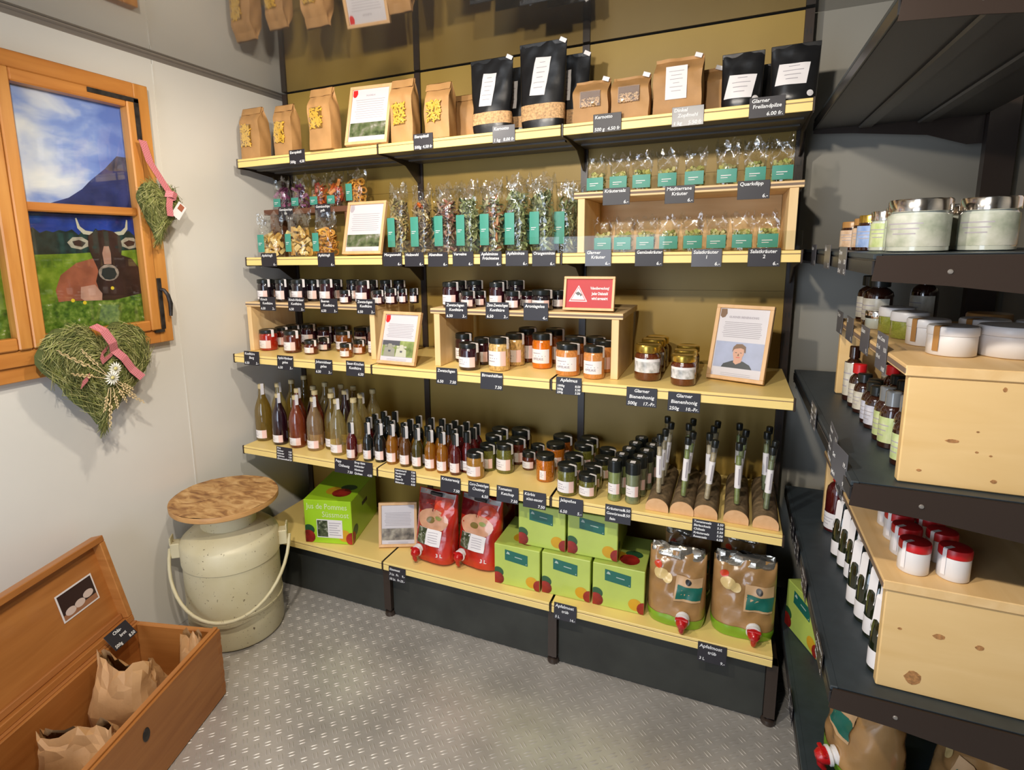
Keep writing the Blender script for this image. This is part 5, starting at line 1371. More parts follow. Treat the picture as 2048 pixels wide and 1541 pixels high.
# --- brown juice pouches
M['pouch_brown'] = pm('brown_juice_foil', (.42, .23, .085), .24, coat=.45, var=(8, .75, 1.15), bump=(12, .6))
M['pouch_green'] = pm('green_juice_foil', (.22, .42, .02), .25, coat=.4)
M['silver_foil'] = pm('silver_foil', (.42, .38, .32), .18, metal=.75, bump=(20, 1.0))
M['tag_print'] = pm('kraft_tag_print', (.60, .38, .20), .35)
M['apple_slice'] = pm('printed_apple_slice', (.74, .55, .24), .3)
def brown_pouch(x, y, w, h, label, seed, rz, z=ZE, grp='brown apple juice pouches', tapx=.16, lx=.14, tilt=0.0):
    root = thing('juice_pouch', label, 'pouch', (x, y, z), rz, grp, rot=(-tilt, 0, rz))
    P = Pouch(w, .130, h, seed, flare=-.02, wr=.0075, p=2.7, taper=2.6, top=.018)
    P.mesh(nu=44, nv=22).build('pouch', M['pouch_brown'], root, 50)
    def wavy(u, v):
        a = u*2*PI; zz = h*(.19 - .05*math.cos(a*1.0+1.2) + .015*math.sin(3*a))*v + .0006
        W, D = P.dims(zz); c, sn = math.cos(a), math.sin(a); q = (abs(c)**P.p + abs(sn)**P.p)**(-1/P.p)
        return (W*c*q*1.008, D*sn*q*1.008 + P.wob(W*c*q, zz)*abs(sn*q)*(1 if sn < 0 else -1) + (-.0012 if sn < 0 else .0012), zz)
    MB().grid(wavy, 44, 5, wrap=True).build('green_base', M['pouch_green'], root, 50)
    tp = Pouch(w*.98, P.dims(h*.90)[1]*2+.004, h*.16, seed+1, flare=-.08, wr=.010, p=2.2, taper=1.6, top=.006)
    tp.mesh(nu=30, nv=8).xf(Matrix.Translation((0, 0, h*.90))).build('foil_top', M['silver_foil'], root, 25)
    tg = P.patch(w*(lx-.14), w*(lx+.30), h*.40, h*.72, .0025, .004).build('printed_tag', M['tag_print'], root, 45)
    lb = P.patch(w*(lx-.11), w*(lx+.30), h*.43, h*.60, .0035, .004).build('label', M['green_card'], tg, 45)
    P.disc(w*(lx+.08), h*.665, .009, .009, .0040).build('printed_dot', M['dark'], tg, 45)
    s = P.disc(-w*.26, h*.70, w*.12, h*.07, .0020).build('printed_apple_slice', M['apple_slice'], root, 45)
    P.disc(-w*.14, h*.66, w*.085, h*.055, .0026).build('printed_apple_half', M['apple_slice'], s, 45)
    P.disc(-w*.32, h*.80, w*.07, h*.05, .0020).build('printed_red_apple', M['apple_flush'], root, 45)
    tap(root, P, w*tapx, h*.185, .45)
    return root
j1, j2 = (1.719, -0.362), (1.909, -0.342)
brown_pouch(j1[0], j1[1]+.055, .172, .232, 'brown apple juice pouch with red tap, left beside lime cartons', 4, -.05)
brown_pouch(j2[0], j2[1]+.055, .178, .236, 'brown apple juice pouch with red tap at right end of bottom shelf', 8, .03)
brown_pouch(j1[0]+.02, j1[1]+.222, .150, .225, 'brown apple juice pouch behind, between the two front brown pouches', 5, .1)
brown_pouch(j2[0]+.0, j2[1]+.235, .140, .225, 'brown apple juice pouch behind the right front brown pouch', 6, .0)
# --- cards
e5 = lambda px: (px[0], YEf-.005, px[1])
price_card(rows([('Süssmost', ''), ('3 Lt.  Fr.', '9.-'), ('10 Lt.  Fr.', '23.-')]), e5((0.733, 0.212)), 'black price card reading Süssmost below the red pouches', w=.074, h=.056, tilt=-.10)
price_card([('Apfelmost', .06, .74, 'LEFT', 1.1), ('trüb', .5, .46, 'CENTER', 1.0), ('5 L', .06, .10, 'LEFT', .9), ('14.-', .95, .06, 'RIGHT', .9)], e5((1.382, 0.229)), 'black price card reading Apfelmost trüb 5 L below the lime cartons', w=.076, h=.058, tilt=-.10)
price_card([('Apfelmost', .06, .74, 'LEFT', 1.1), ('trüb', .5, .46, 'CENTER', 1.0), ('3 L', .06, .10, 'LEFT', .9), ('9.-', .95, .06, 'RIGHT', .9)], e5((1.831, 0.214)), 'black price card reading Apfelmost trüb 3 L below the brown pouches', w=.080, h=.060, tilt=-.10)

# ================================================================ left wall: window frame picture, hay hearts, milk can, chest
M['larch_y'] = wood('window_wood_along', (.62, .255, .055), (.47, .165, .030), (14, 1.3, 14), 2.6, .42, ((.22, .08, .02), (1, .6, 1), 6.0, .045), coat=.15)
M['larch_z'] = wood('window_wood_upright', (.66, .30, .07), (.50, .19, .035), (14, 14, 1.3), 2.6, .42, ((.24, .09, .02), (1, 1, .6), 6.0, .045), coat=.15)
M['iron'] = pm('worn_black_iron', (.030, .026, .024), .45, metal=.5, var=(50, .6, 2.2))
# wall coordinates: y along the wall (negative towards the camera), z up
WY1, WZ0, WZ1 = -.655, 1.112, 1.985
WY0 = -1.52
xw = XL + .0006
wf = thing('window_frame', 'old orange-brown wooden window frame holding cow picture on left wall', 'window frame', (xw, -1.09, 1.0))
def wbox(y0, y1, z0, z1, x0, x1, name, mat, b=.002, parent=wf):
    return MB().box(x0, x1, y0+1.09, y1+1.09, z0-1.0, z1-1.0, b=b).build(name, mat, parent)
# fixed outer frame
wbox(WY1-.052, WY1, WZ0, WZ1, .0, .040, 'frame_upright', M['larch_z'])
wbox(WY0, WY0+.052, WZ0, WZ1, .0, .040, 'frame_upright', M['larch_z'])
wbox(WY0+.0525, WY1-.0525, WZ1-.046, WZ1, .0, .040, 'frame_rail', M['larch_y'])
wbox(WY0+.0525, WY1-.0525, WZ0, WZ0+.046, .0, .040, 'frame_rail', M['larch_y'])
wbox(WY0, -1.02, WZ0-.045, WZ0-.001, .0, .030, 'drip_board', M['larch_y'])
# the two casements
def casement(y0, y1, hinge_right):
    s = .036
    wbox(y1-s, y1, WZ0+.047, WZ1-.047, .012, .052, 'casement_stile', M['larch_z'], .004)
    wbox(y0, y0+s, WZ0+.047, WZ1-.047, .012, .052, 'casement_stile', M['larch_z'], .004)
    wbox(y0+s+.0004, y1-s-.0004, WZ1-.047-s, WZ1-.047, .012, .050, 'casement_rail', M['larch_y'], .004)
    wbox(y0+s+.0004, y1-s-.0004, WZ0+.047, WZ0+.047+s, .012, .050, 'casement_rail', M['larch_y'], .004)
    wbox(y0+s+.0004, y1-s-.0004, 1.552, 1.578, .014, .044, 'glazing_bar', M['larch_y'], .004)
CY = -1.118
casement(CY+.001, WY1-.053, True)
casement(WY0+.053, CY-.001, False)
# hardware
hw_ = MB().box(.0525, .0555, WY1-.066+1.09, WY1-.050+1.09, .50+.30, .505+.425).box(.0525, .0555, WY1-.066-.15+1.09, WY1-.050+1.09, 1.985-.066-1.0, 1.985-.052-1.0)
hw_.build('corner_hinge', M['iron'], wf)
lk = wbox(WY1-.046, WY1-.030, 1.16, 1.34, .0405, .045, 'latch_plate', M['iron'], .001)
MB().tube([(.046, WY1-.036+1.09, .30), (.060, WY1-.034+1.09, .298), (.066, WY1-.026+1.09, .28), (.062, WY1-.016+1.09, .25), (.060, WY1-.018+1.09, .205)], [.007, .006, .007, .008, .006], 8).build('latch_lever', M['iron'], lk, 50)
MB().box(.0405, .050, WY1-.075+1.09, WY1-.040+1.09, .150, .160).build('latch_keep', M['iron'], lk)
# the printed picture behind the glass: sky with clouds, mountain, forest, meadow, resting cow
pic = MB().box(.0065, .0075, WY0+.08+1.09, WY1-.08+1.09, WZ0+.06-1.0, WZ1-.06-1.0)
def sky_mat():
    m, t, b = nt('printed_sky')
    f = noise_fac(t, 5.5, 6, (1, 1, 1.6), dist=.3)
    tc = t.nodes.new('ShaderNodeTexCoord'); sp = t.nodes.new('ShaderNodeSeparateXYZ'); t.links.new(tc.outputs['Object'], sp.inputs[0])
    ad = t.nodes.new('ShaderNodeMath'); ad.operation = 'MULTIPLY_ADD'; t.links.new(sp.outputs['Y'], ad.inputs[0]); ad.inputs[1].default_value = -.95; t.links.new(f, ad.inputs[2])
    ad2 = t.nodes.new('ShaderNodeMath'); ad2.operation = 'MULTIPLY_ADD'; t.links.new(sp.outputs['Z'], ad2.inputs[0]); ad2.inputs[1].default_value = -.35; t.links.new(ad.outputs[0], ad2.inputs[2])
    ad3 = t.nodes.new('ShaderNodeMath'); ad3.operation = 'ADD'; t.links.new(ad2.outputs[0], ad3.inputs[0]); ad3.inputs[1].default_value = .14; ad2 = ad3
    r_ = ramp(t, ad2.outputs[0], [(.0, (.13, .22, .66)), (.16, (.25, .36, .80)), (.30, (.62, .68, .90)), (.44, (.84, .86, .95))])
    t.links.new(r_.outputs[0], b.inputs['Base Color']); setin(b, 'Roughness', .4)
    return m
po = pic.build('picture_sky', sky_mat(), wf)
def pp(pts, k, name, mat):
    """flat printed region: (y, z) world points, k = print layer"""
    return MB().prism([(y+1.09, z-1.0) for y, z in pts], .0075+.0003*k, .0075+.0003*(k+1), axis='x').build(name, mat, po)
M['pr_mount'] = pm('printed_mountain', (.030, .040, .16), .4, var=(20, .7, 1.4))
M['pr_rock'] = pm('printed_rock', (.065, .065, .12), .4, var=(40, .6, 1.5))
M['pr_blue'] = pm('printed_lake_forest', (.010, .035, .26), .4, var=(14, .5, 1.6))
M['pr_forest'] = pm('printed_forest', (.010, .022, .022), .4, var=(60, .5, 1.8))
M['pr_meadow'] = photo_mat('printed_meadow', [(.3, (.06, .12, .008)), (.55, (.17, .27, .02)), (.8, (.33, .42, .06))], 26)
M['pr_grass'] = photo_mat('printed_grass', [(.28, (.025, .075, .008)), (.5, (.10, .20, .02)), (.68, (.22, .33, .06)), (.76, (.65, .68, .55))], 70)
M['pr_cow_dark'] = pm('printed_cow_dark', (.040, .017, .014), .4, var=(12, .6, 1.5))
M['pr_cow_red'] = pm('printed_cow_red', (.33, .10, .055), .4, var=(16, .7, 1.3))
M['pr_cow_pale'] = pm('printed_cow_pale', (.48, .26, .20), .4, var=(20, .8, 1.3))
M['pr_white'] = pm('printed_white', (.78, .76, .70), .4)
M['pr_ear'] = pm('printed_cow_ear', (.42, .37, .30), .4, var=(60, .7, 1.2))
M['pr_horn'] = pm('printed_horn', (.55, .52, .42), .4)
M['pr_muzzle'] = pm('printed_cow_muzzle', (.34, .27, .23), .4, var=(60, .6, 1.4))
M['pr_yellow'] = pm('printed_yellow', (.80, .60, .03), .4)
PT = WY1 - .085
pp([(PT+.005, 1.74), (PT-.03, 1.745), (PT-.075, 1.70), (PT-.13, 1.655), (PT-.155, 1.63), (PT-.20, 1.60), (PT-.27, 1.575), (PT-.27, 1.55), (PT+.005, 1.55)], 0, 'printed_mountain', M['pr_mount'])
pp([(PT+.005, 1.745), (PT-.03, 1.745), (PT-.075, 1.70), (PT-.06, 1.695), (PT+.005, 1.70)], 1, 'printed_rock', M['pr_rock'])
pp([(PT+.005, 1.57), (WY0+.09, 1.57), (WY0+.09, 1.455), (PT+.005, 1.455)], 0, 'printed_lake', M['pr_blue'])
tr = [(PT+.005, 1.46)]
for k in range(40):
    y = PT - k*.0185
    tr.append((y, 1.487 + .012*((k*7) % 5)/5 + (.012 if k % 2 else 0)))
tr += [(PT-.74, 1.44), (PT-.74, 1.42), (PT+.005, 1.42)]
pp(tr, 1, 'printed_forest', M['pr_forest'])
pp([(PT+.005, 1.44), (PT-.20, 1.43), (PT-.74, 1.42), (PT-.74, 1.27), (PT+.005, 1.27)], 2, 'printed_meadow', M['pr_meadow'])
pp([(PT+.005, 1.29), (PT-.10, 1.275), (PT-.25, 1.285), (PT-.40, 1.275), (PT-.74, 1.29), (PT-.74, 1.17), (PT+.005, 1.17)], 8, 'printed_grass', M['pr_grass'])
cy0 = -.845   # cow head centre
cow = lambda pts: [(cy0 + y, z) for y, z in pts]
pp(cow([(-.165, 1.275), (-.17, 1.32), (-.15, 1.365), (-.10, 1.40), (-.04, 1.415), (.02, 1.40), (.02, 1.27)]), 3, 'printed_cow_flank', M['pr_cow_red'])
pp(cow([(-.03, 1.27), (-.045, 1.34), (-.02, 1.41), (.03, 1.43), (.085, 1.41), (.12, 1.36), (.135, 1.28), (.13, 1.265)]), 4, 'printed_cow_chest', M['pr_cow_dark'])
pp(cow([(-.10, 1.29), (-.095, 1.325), (-.05, 1.33), (-.03, 1.30), (-.035, 1.27), (-.07, 1.265)]), 5, 'printed_cow_knee', M['pr_cow_pale'])
pp(cow([(-.030, 1.350), (-.036, 1.385), (-.050, 1.425), (-.056, 1.455), (-.052, 1.485), (-.030, 1.500), (.0, 1.505), (.030, 1.500), (.052, 1.485), (.056, 1.455), (.050, 1.425), (.036, 1.385), (.030, 1.350), (.0, 1.338)]), 6, 'printed_cow_head', M['pr_cow_dark'])
ell = lambda cx, cz, rx, rz, n=16: [(cx+rx*math.cos(2*PI*k/n), cz+rz*math.sin(2*PI*k/n)) for k in range(n)]
pp(cow(ell(0, 1.366, .034, .027)), 7, 'printed_cow_muzzle', M['pr_muzzle'])
pp(cow([(-.026, 1.360), (-.020, 1.380), (0, 1.384), (.020, 1.380), (.026, 1.360), (.016, 1.346), (0, 1.343), (-.016, 1.346)]), 8, 'printed_cow_nose', M['jacket_print'])
pp(cow([(-.012, 1.394), (-.014, 1.43), (-.006, 1.452), (.010, 1.452), (.014, 1.43), (.012, 1.394)]), 7, 'printed_cow_blaze', M['pr_cow_pale'])
for s in (-1, 1):
    pp(cow(ell(s*.037, 1.449, .007, .005, 10)), 7, 'printed_cow_eye', M['jacket_print'])
    pp(cow([(s*.052, 1.468), (s*.072, 1.481), (s*.100, 1.480), (s*.118, 1.464), (s*.108, 1.448), (s*.080, 1.442), (s*.055, 1.452)]), 5, 'printed_cow_ear', M['pr_ear'])
    pp(cow([(s*.062, 1.463), (s*.082, 1.472), (s*.103, 1.467), (s*.098, 1.455), (s*.075, 1.450)]), 6, 'printed_cow_ear_inside', M['pr_cow_dark'])
    pp(cow([(s*.035, 1.498), (s*.058, 1.501), (s*.074, 1.514), (s*.081, 1.540), (s*.085, 1.538), (s*.082, 1.508), (s*.066, 1.490), (s*.042, 1.487)]), 5, 'printed_cow_horn', M['pr_horn'])
for (y, z) in [(-.05+.055, 1.315), (-.125, 1.285), (-.09, 1.275)]:
    pp([(cy0+y+.006*math.cos(a*PI/4), z+.006*math.sin(a*PI/4)) for a in range(8)], 9, 'printed_dandelion', M['pr_yellow'])
# glass panes
def pane(y0, y1, z0, z1): wbox(y0, y1, z0, z1, .0255, .0275, 'glass_pane', M['acrylic'], 0)
for (y0, y1) in [(CY+.03, WY1-.083), (WY0+.083, CY-.03)]:
    pane(y0, y1, 1.575, 1.905); pane(y0, y1, 1.185, 1.555)

# ---------------------------------------------------------------- hay hearts
M['hay'] = pm('green_hay', (.20, .21, .055), .8, var=(30, .55, 1.6))
M['hay_light'] = pm('pale_hay', (.42, .40, .16), .8)
M['hay_dark'] = pm('dark_hay', (.085, .10, .022), .85)
M['ribbon'] = pm('pink_gingham', (.62, .21, .23), .7)
def _gingham():
    m, t, b = nt('pink_gingham_ribbon')
    tc = t.nodes.new('ShaderNodeTexCoord'); ch = t.nodes.new('ShaderNodeTexChecker'); ch.inputs['Scale'].default_value = 260
    ch.inputs['Color1'].default_value = (.66, .24, .26, 1); ch.inputs['Color2'].default_value = (.50, .13, .15, 1)
    t.links.new(tc.outputs['Object'], ch.inputs[0]); t.links.new(ch.outputs[0], b.inputs['Base Color']); setin(b, 'Roughness', .7)
    return m
M['ribbon'] = _gingham()
M['straw_ear'] = pm('pale_wheat', (.70, .52, .27), .7, var=(80, .75, 1.2))
M['petal'] = pm('white_petal', (.82, .80, .72), .5)
M['daisy_eye'] = pm('daisy_centre', (.66, .58, .22), .6, bump=(300, .6))
def heart_outline(t):
    x = 16*math.sin(t)**3; z = 13*math.cos(t) - 5*math.cos(2*t) - 2*math.cos(3*t) - math.cos(4*t)
    return x/17.0, (z+2.5)/15.0
def hay_heart(name_label, loc, w, h, depth, nstraw, seed, rot):
    root = thing('hay_heart', name_label, 'wreath', loc, rot=rot)
    rnd = random.Random(seed)
    def fn(u, v):
        x, z = heart_outline(u*2*PI)
        r_ = math.sin(v*PI/2); dd = math.cos(v*PI/2)
        k = 1 + .05*math.sin(u*40+v*9) + .04*math.sin(u*71)
        return (x*w/2*r_*k, -depth*(.35+.65*dd)*(1+.06*math.sin(u*31+v*17)) if v < 1 else -.004, z*h/2*r_*k)
    MB().grid(fn, 60, 9, wrap=True).build('heart_core', M['hay_dark'], root, 60)
    st_ = MB()
    for i in range(nstraw):
        t = rnd.random()*2*PI; q = math.sqrt(rnd.random())*.99
        x, z = heart_outline(t); x *= w/2*q; z *= h/2*q
        y = -depth*(.35+.65*math.sqrt(max(0, 1-q*q)))
        # strands lie along the body of the heart, slightly lifted
        tx_, tz_ = heart_outline(t+.05); dx, dz = tx_*w/2*q-x, tz_*h/2*q-z
        a = math.atan2(dz, dx) + (rnd.random()-.5)*1.1
        L = .016 + .028*rnd.random(); c, s = math.cos(a)*L, math.sin(a)*L
        lift = .004 + .006*rnd.random()
        st_.tube([(x-c, y+.002, z-s), (x+(rnd.random()-.5)*.006, y-lift, z+(rnd.random()-.5)*.006), (x+c, y+.001, z+s)], [.0007, .0010, .0005], 3, mi=rnd.choice([0, 0, 1, 2]))
    so = st_.build('hay_strands', [M['hay'], M['hay_light'], M['hay_dark']], root); so['kind'] = 'stuff'
    return root
def ribbon_strip(pts, width_dir, w, name, root):
    wv = Vector(width_dir)
    mb = MB(); vs = []
    for p in pts:
        p = Vector(p); vs += [p - wv*w/2, p + wv*w/2]
    mb._add(vs, [(2*i, 2*i+1, 2*i+3, 2*i+2) for i in range(len(pts)-1)], 0)
    mb._add([v + Vector((0, .0008, 0)) for v in vs], [(2*i+2, 2*i+3, 2*i+1, 2*i) for i in range(len(pts)-1)], 0)
    return mb.build(name, M['ribbon'], root)
def ear(root, base, tip, r0=.0052):
    b, t = Vector(base), Vector(tip); d = (t-b); L = d.length; d.normalize()
    mb = MB().tube([tuple(b), tuple(b + d*L*.4)], .0013, 5)
    n = 9
    sd = d.cross(Vector((0, 1, 0))).normalized()
    for k in range(n):
        c = b + d*L*(.38 + .60*k/n)
        s = 1 if k % 2 else -1
        rr = r0*(1 - .5*k/n)
        mb.tube([tuple(c + sd*s*rr*.3), tuple(c + sd*s*rr*.9 + d*L*.05), tuple(c + sd*s*rr*.4 + d*L*.11)], [rr*.35, rr*.62, rr*.15], 5)
    mb.build('wheat_ear', M['straw_ear'], root, 60)
def daisy(root, c, r_=.021):
    c = Vector(c); p = MB()
    for k in range(14):
        a = 2*PI*k/14
        u, v = Vector((math.cos(a), 0, math.sin(a))), Vector((-math.sin(a), 0, math.cos(a)))
        p._add([c+u*.004, c+u*r_*.6+v*.0030+Vector((0, -.002, 0)), c+u*r_+Vector((0, .001, 0)), c+u*r_*.6-v*.0030+Vector((0, -.002, 0))], [(0, 1, 2, 3)], 0)
    po_ = p.build('daisy_petals', M['petal'], root)
    MB().lathe([(0, .004), (.004, .0032), (.0058, .0008), (.0058, 0)][::-1], 12).xf(Matrix.Translation(c + Vector((0, -.002, 0))) @ Matrix.Rotation(PI/2, 4, 'X')).build('daisy_centre', M['daisy_eye'], po_, 60)
RW = (0, 0, PI/2)      # local -Y faces the room (+X), local X runs along +Y
hb = hay_heart('large green hay heart with pink bow, wheat ears and daisies', (.0075, -.965, 1.045), .355, .345, .050, 2600, 3, (0, 0.10, PI/2))
D0 = -.052
ribbon_strip([(-.035, D0+.004, .165), (-.020, D0-.022, .150), (.005, D0-.026, .110), (.018, D0-.012, .085)], (.9, 0, .35), .028, 'ribbon_loop', hb)
ribbon_strip([(.0, D0-.008, .095), (-.030, D0-.022, .075), (-.020, D0-.018, .055), (.018, D0-.008, .078)], (.3, 0, .9), .022, 'ribbon_loop', hb)
ribbon_strip([(.015, D0-.010, .090), (.045, D0-.018, .060), (.075, D0-.014, .020), (.105, D0-.020, -.010)], (.75, 0, .6), .026, 'ribbon_tail', hb)
ribbon_strip([(-.060, D0-.010, .01), (-.085, D0-.014, -.012)], (.25, 0, .95), .026, 'ribbon_tail', hb)
for k, (b, t) in enumerate([((.0, .005), (-.150, .095)), ((-.005, .010), (-.085, .095)), ((-.01, .0), (-.115, .025)), ((.0, -.03), (-.02, -.105)), ((.005, -.03), (-.003, -.155)), ((.012, -.03), (.022, -.100)), ((.02, -.02), (.055, -.085)), ((.02, -.015), (.085, -.07)), ((.02, -.01), (.075, -.045)), ((.03, -.04), (.115, -.095))]):
    ear(hb, (b[0], D0-.010, b[1]), (t[0], D0-.014 - .002*(k % 3), t[1]))
daisy(hb, (.010, D0-.026, .030), .023); daisy(hb, (-.004, D0-.032, .003), .026)
hs_ = hay_heart('small green hay heart with pink bow hanging beside the window frame', (.012, -.700, 1.565), .150, .190, .040, 1100, 5, (0, .18, PI/2))
d0 = -.045
ribbon_strip([(-.062, d0+.040, .225), (-.040, d0+.030, .160), (.012, d0-.004, .070)], (1, 0, .12), .028, 'hanging_ribbon', hs_)
ribbon_strip([(-.005, d0-.008, .06), (.015, d0-.020, .062), (.034, d0-.014, .058), (.020, d0-.008, .050)], (.2, 0, 1), .022, 'ribbon_loop', hs_)
ribbon_strip([(.012, d0-.010, .055), (.008, d0-.014, .020), (.016, d0-.012, -.012)], (1, 0, .1), .024, 'ribbon_tail', hs_)
MB().box(-.018, .018, -.0005, .0005, -.028, .028, b=.0004).xf(Matrix.Translation((.052, d0-.006, .015)) @ Matrix.Rotation(.5, 4, 'Y')).build('price_tag', M['white'], hs_)
MB().box(-.010, .010, -.0010, -.0006, .002, .024).xf(Matrix.Translation((.052, d0-.006, .015)) @ Matrix.Rotation(.5, 4, 'Y')).build('tag_photo', M['pr_cow_red'], hs_)

# ---------------------------------------------------------------- milk can with wooden lid
def _can():
    m, t, b = nt('cream_worn_enamel')
    f = noise_fac(t, 95, 5); f2 = noise_fac(t, 6, 4)
    r1 = ramp(t, f2, [(.3, (.60, .52, .30)), (.7, (.72, .655, .45))])
    r2 = ramp(t, f, [(.66, (0, 0, 0)), (.72, (1, 1, 1))])
    mx = t.nodes.new('ShaderNodeMixRGB'); t.links.new(r2.outputs[0], mx.inputs[0]); t.links.new(r1.outputs[0], mx.inputs[1]); mx.inputs[2].default_value = (.13, .085, .045, 1)
    t.links.new(mx.outputs[0], b.inputs['Base Color']); setin(b, 'Roughness', .42)
    return m
M['can'] = _can()
M['burl'] = None
def _burl():
    m, t, b = nt('worm_eaten_wood')
    f = noise_fac(t, 13, 6, (1, 2.2, 1), dist=1.2)
    r_ = ramp(t, f, [(.30, (.17, .062, .020)), (.44, (.40, .20, .065)), (.55, (.56, .32, .12)), (.70, (.68, .43, .19))])
    t.links.new(r_.outputs[0], b.inputs['Base Color']); setin(b, 'Roughness', .6); add_bump(t, b, 16, .8, dist=.006)
    return m
M['burl'] = _burl()
cx, cyc = .152, -.640
can = thing('milk_can', 'old cream enamel milk can standing on floor beside the chest', 'milk can', (cx, cyc, 0.0025), .0)
MB().lathe([(0, .006), (.150, .0), (.166, .004), (.170, .014), (.170, .118), (.1725, .121), (.1725, .128), (.170, .131), (.170, .300), (.174, .303), (.174, .372), (.168, .384), (.140, .408), (.110, .424), (.098, .428), (.098, .510), (.104, .514)], 56).build('can_body', M['can'], can, 35)
for s in (-1, 1):
    a = math.radians(38)
    ux, uy = math.cos(a)*s, math.sin(a)*s
    lug = MB().box(.172, .205, -.022, .022, .315, .372, b=.003).box(.200, .206, -.022, .022, .365, .395, b=.002)
    lug.xf(Matrix.Rotation(a + (0 if s > 0 else PI), 4, 'Z')).build('handle_lug', M['can'], can)
hp = []
for k in range(25):
    t = PI*k/24
    q = math.cos(t)
    x0, y0 = q*.205*math.cos(math.radians(38)), q*.205*math.sin(math.radians(38))
    out = math.sin(t)
    n_ = (math.sin(math.radians(38)), -math.cos(math.radians(38)))
    hp.append((x0*1.03 + n_[0]*.214*out, y0*1.03 + n_[1]*.214*out, .345 - .195*out))
MB().tube(hp, .0062, 10).build('bail_handle', M['can'], can, 60)
lid = thing('wooden_disc', 'round weathered wooden disc lying on top of the milk can', 'wooden disc', (cx+.012, cyc-.018, .5185))
def lidtop(u, v):
    a = u*2*PI; r_ = .187*v*(1 + .006*math.sin(a*5))
    x, y = r_*math.cos(a), r_*math.sin(a)
    return (x, y, .024 + .004*fbm(x*16, y*26))
lm = MB().grid(lidtop, 64, 12, wrap=True)
lm.build('rough_top', M['burl'], lid, 60)
MB().lathe([(0, .0), (.180, .0), (.187, .005), (.188, .020), (.186, .0235)], 64, cap1=False).build('disc_edge', wood('lid_edge_wood', (.60, .33, .12), (.45, .22, .07), (3, 3, 12), 6, .5), lid, 35)

# ---------------------------------------------------------------- open wooden chest
M['chest'] = wood('chest_wood', (.50, .20, .048), (.36, .125, .025), (10, 1.0, 10), 3.2, .45, coat=.1)
M['chest_z'] = wood('chest_wood_upright', (.54, .225, .055), (.40, .145, .03), (1.0, 10, 10), 3.2, .45, coat=.1)
M['chest_in'] = wood('chest_wood_inside', (.46, .185, .05), (.36, .125, .03), (10, 1.0, 10), 3.2, .55)
CW, CL, CH, CT_ = .305, .90, .232, .018
ca_ = math.radians(15.0)
# local frame: x across (wall side negative), y along (far end at 0, towards the camera negative)
far = (.388, -.917)
chest = thing('wooden_chest', 'open orange-brown wooden chest on floor against the left wall', 'chest', (far[0], far[1], .0025), ca_)
MB().box(-CT_, 0, -CL, 0, 0, CH, b=.002).build('front_board', M['chest'], chest)
MB().box(-CW, -CW+CT_, -CL, 0, 0, CH, b=.002).build('back_board', M['chest'], chest)
MB().box(-CW+CT_+.0004, -CT_-.0004, -CT_, 0, 0, CH, b=.002).build('end_board', M['chest_z'], chest)
MB().box(-CW+CT_+.0004, -CT_-.0004, -CL, -CL+CT_, 0, CH, b=.002).build('end_board', M['chest_z'], chest)
MB().box(-CW+CT_+.0004, -CT_-.0004, -CL+CT_+.0004, -CT_-.0004, .006, .018).build('bottom_board', M['chest_in'], chest)
MB().box(-CT_-.004, -.007, -CL, -.001, CH+.0002, CH+.006, b=.001).build('rim_strip', M['chest'], chest)
for k in range(5):
    MB().box(-.0004, .0006, -CT_*.95, -.001, .02+.044*k, .042+.044*k).build('dovetail', M['chest_in'], chest)
MB().box(-CW-.028, -CW+.010, -CL+.004, -.004, CH+.0003, CH+.0034).build('gap_filler', M['chest_in'], chest)  # added filler, no real hinge: hides the pale line so the gap reads dark
# key plate
kp = MB().lathe([(0, 0), (.013, 0), (.012, .0016), (0, .002)], 14).xf(Matrix.Translation((.0006, -.34, .168)) @ Matrix.Rotation(PI/2, 4, 'Y') @ Matrix.Diagonal((1.5, 1, 1, 1)))
kp.build('key_plate', M['iron'], chest, 40)
# lid, hinged at the back edge and leaning against the wall
th = math.radians(-105)
lidr = MB()
LM = Matrix.Translation((-CW, 0, CH+.004)) @ Matrix.Rotation(th, 4, 'Y')
def lidpart(x0, x1, y0, y1, z0, z1, name, mat, b=.002):
    return MB().box(x0, x1, y0, y1, z0, z1, b=b).xf(LM).build(name, mat, chest)
LT = .044
lidpart(.012, CW-.012, -CL+.012, -.012, LT-.012, LT, 'lid_panel', M['chest'])
lidpart(.0, .020, -CL, 0, 0, LT+.002, 'lid_rim', M['chest'])
lidpart(CW-.020, CW, -CL, 0, 0, LT+.002, 'lid_rim', M['chest'])
lidpart(.0205, CW-.0205, -.020, 0, 0, LT+.002, 'lid_rim', M['chest_z'])
lidpart(.0205, CW-.0205, -CL, -CL+.020, 0, LT+.002, 'lid_rim', M['chest_z'])
lidpart(.0205, .040, -CL+.02, -.0205, LT-.024, LT-.0125, 'lid_cleat', M['chest_in'])
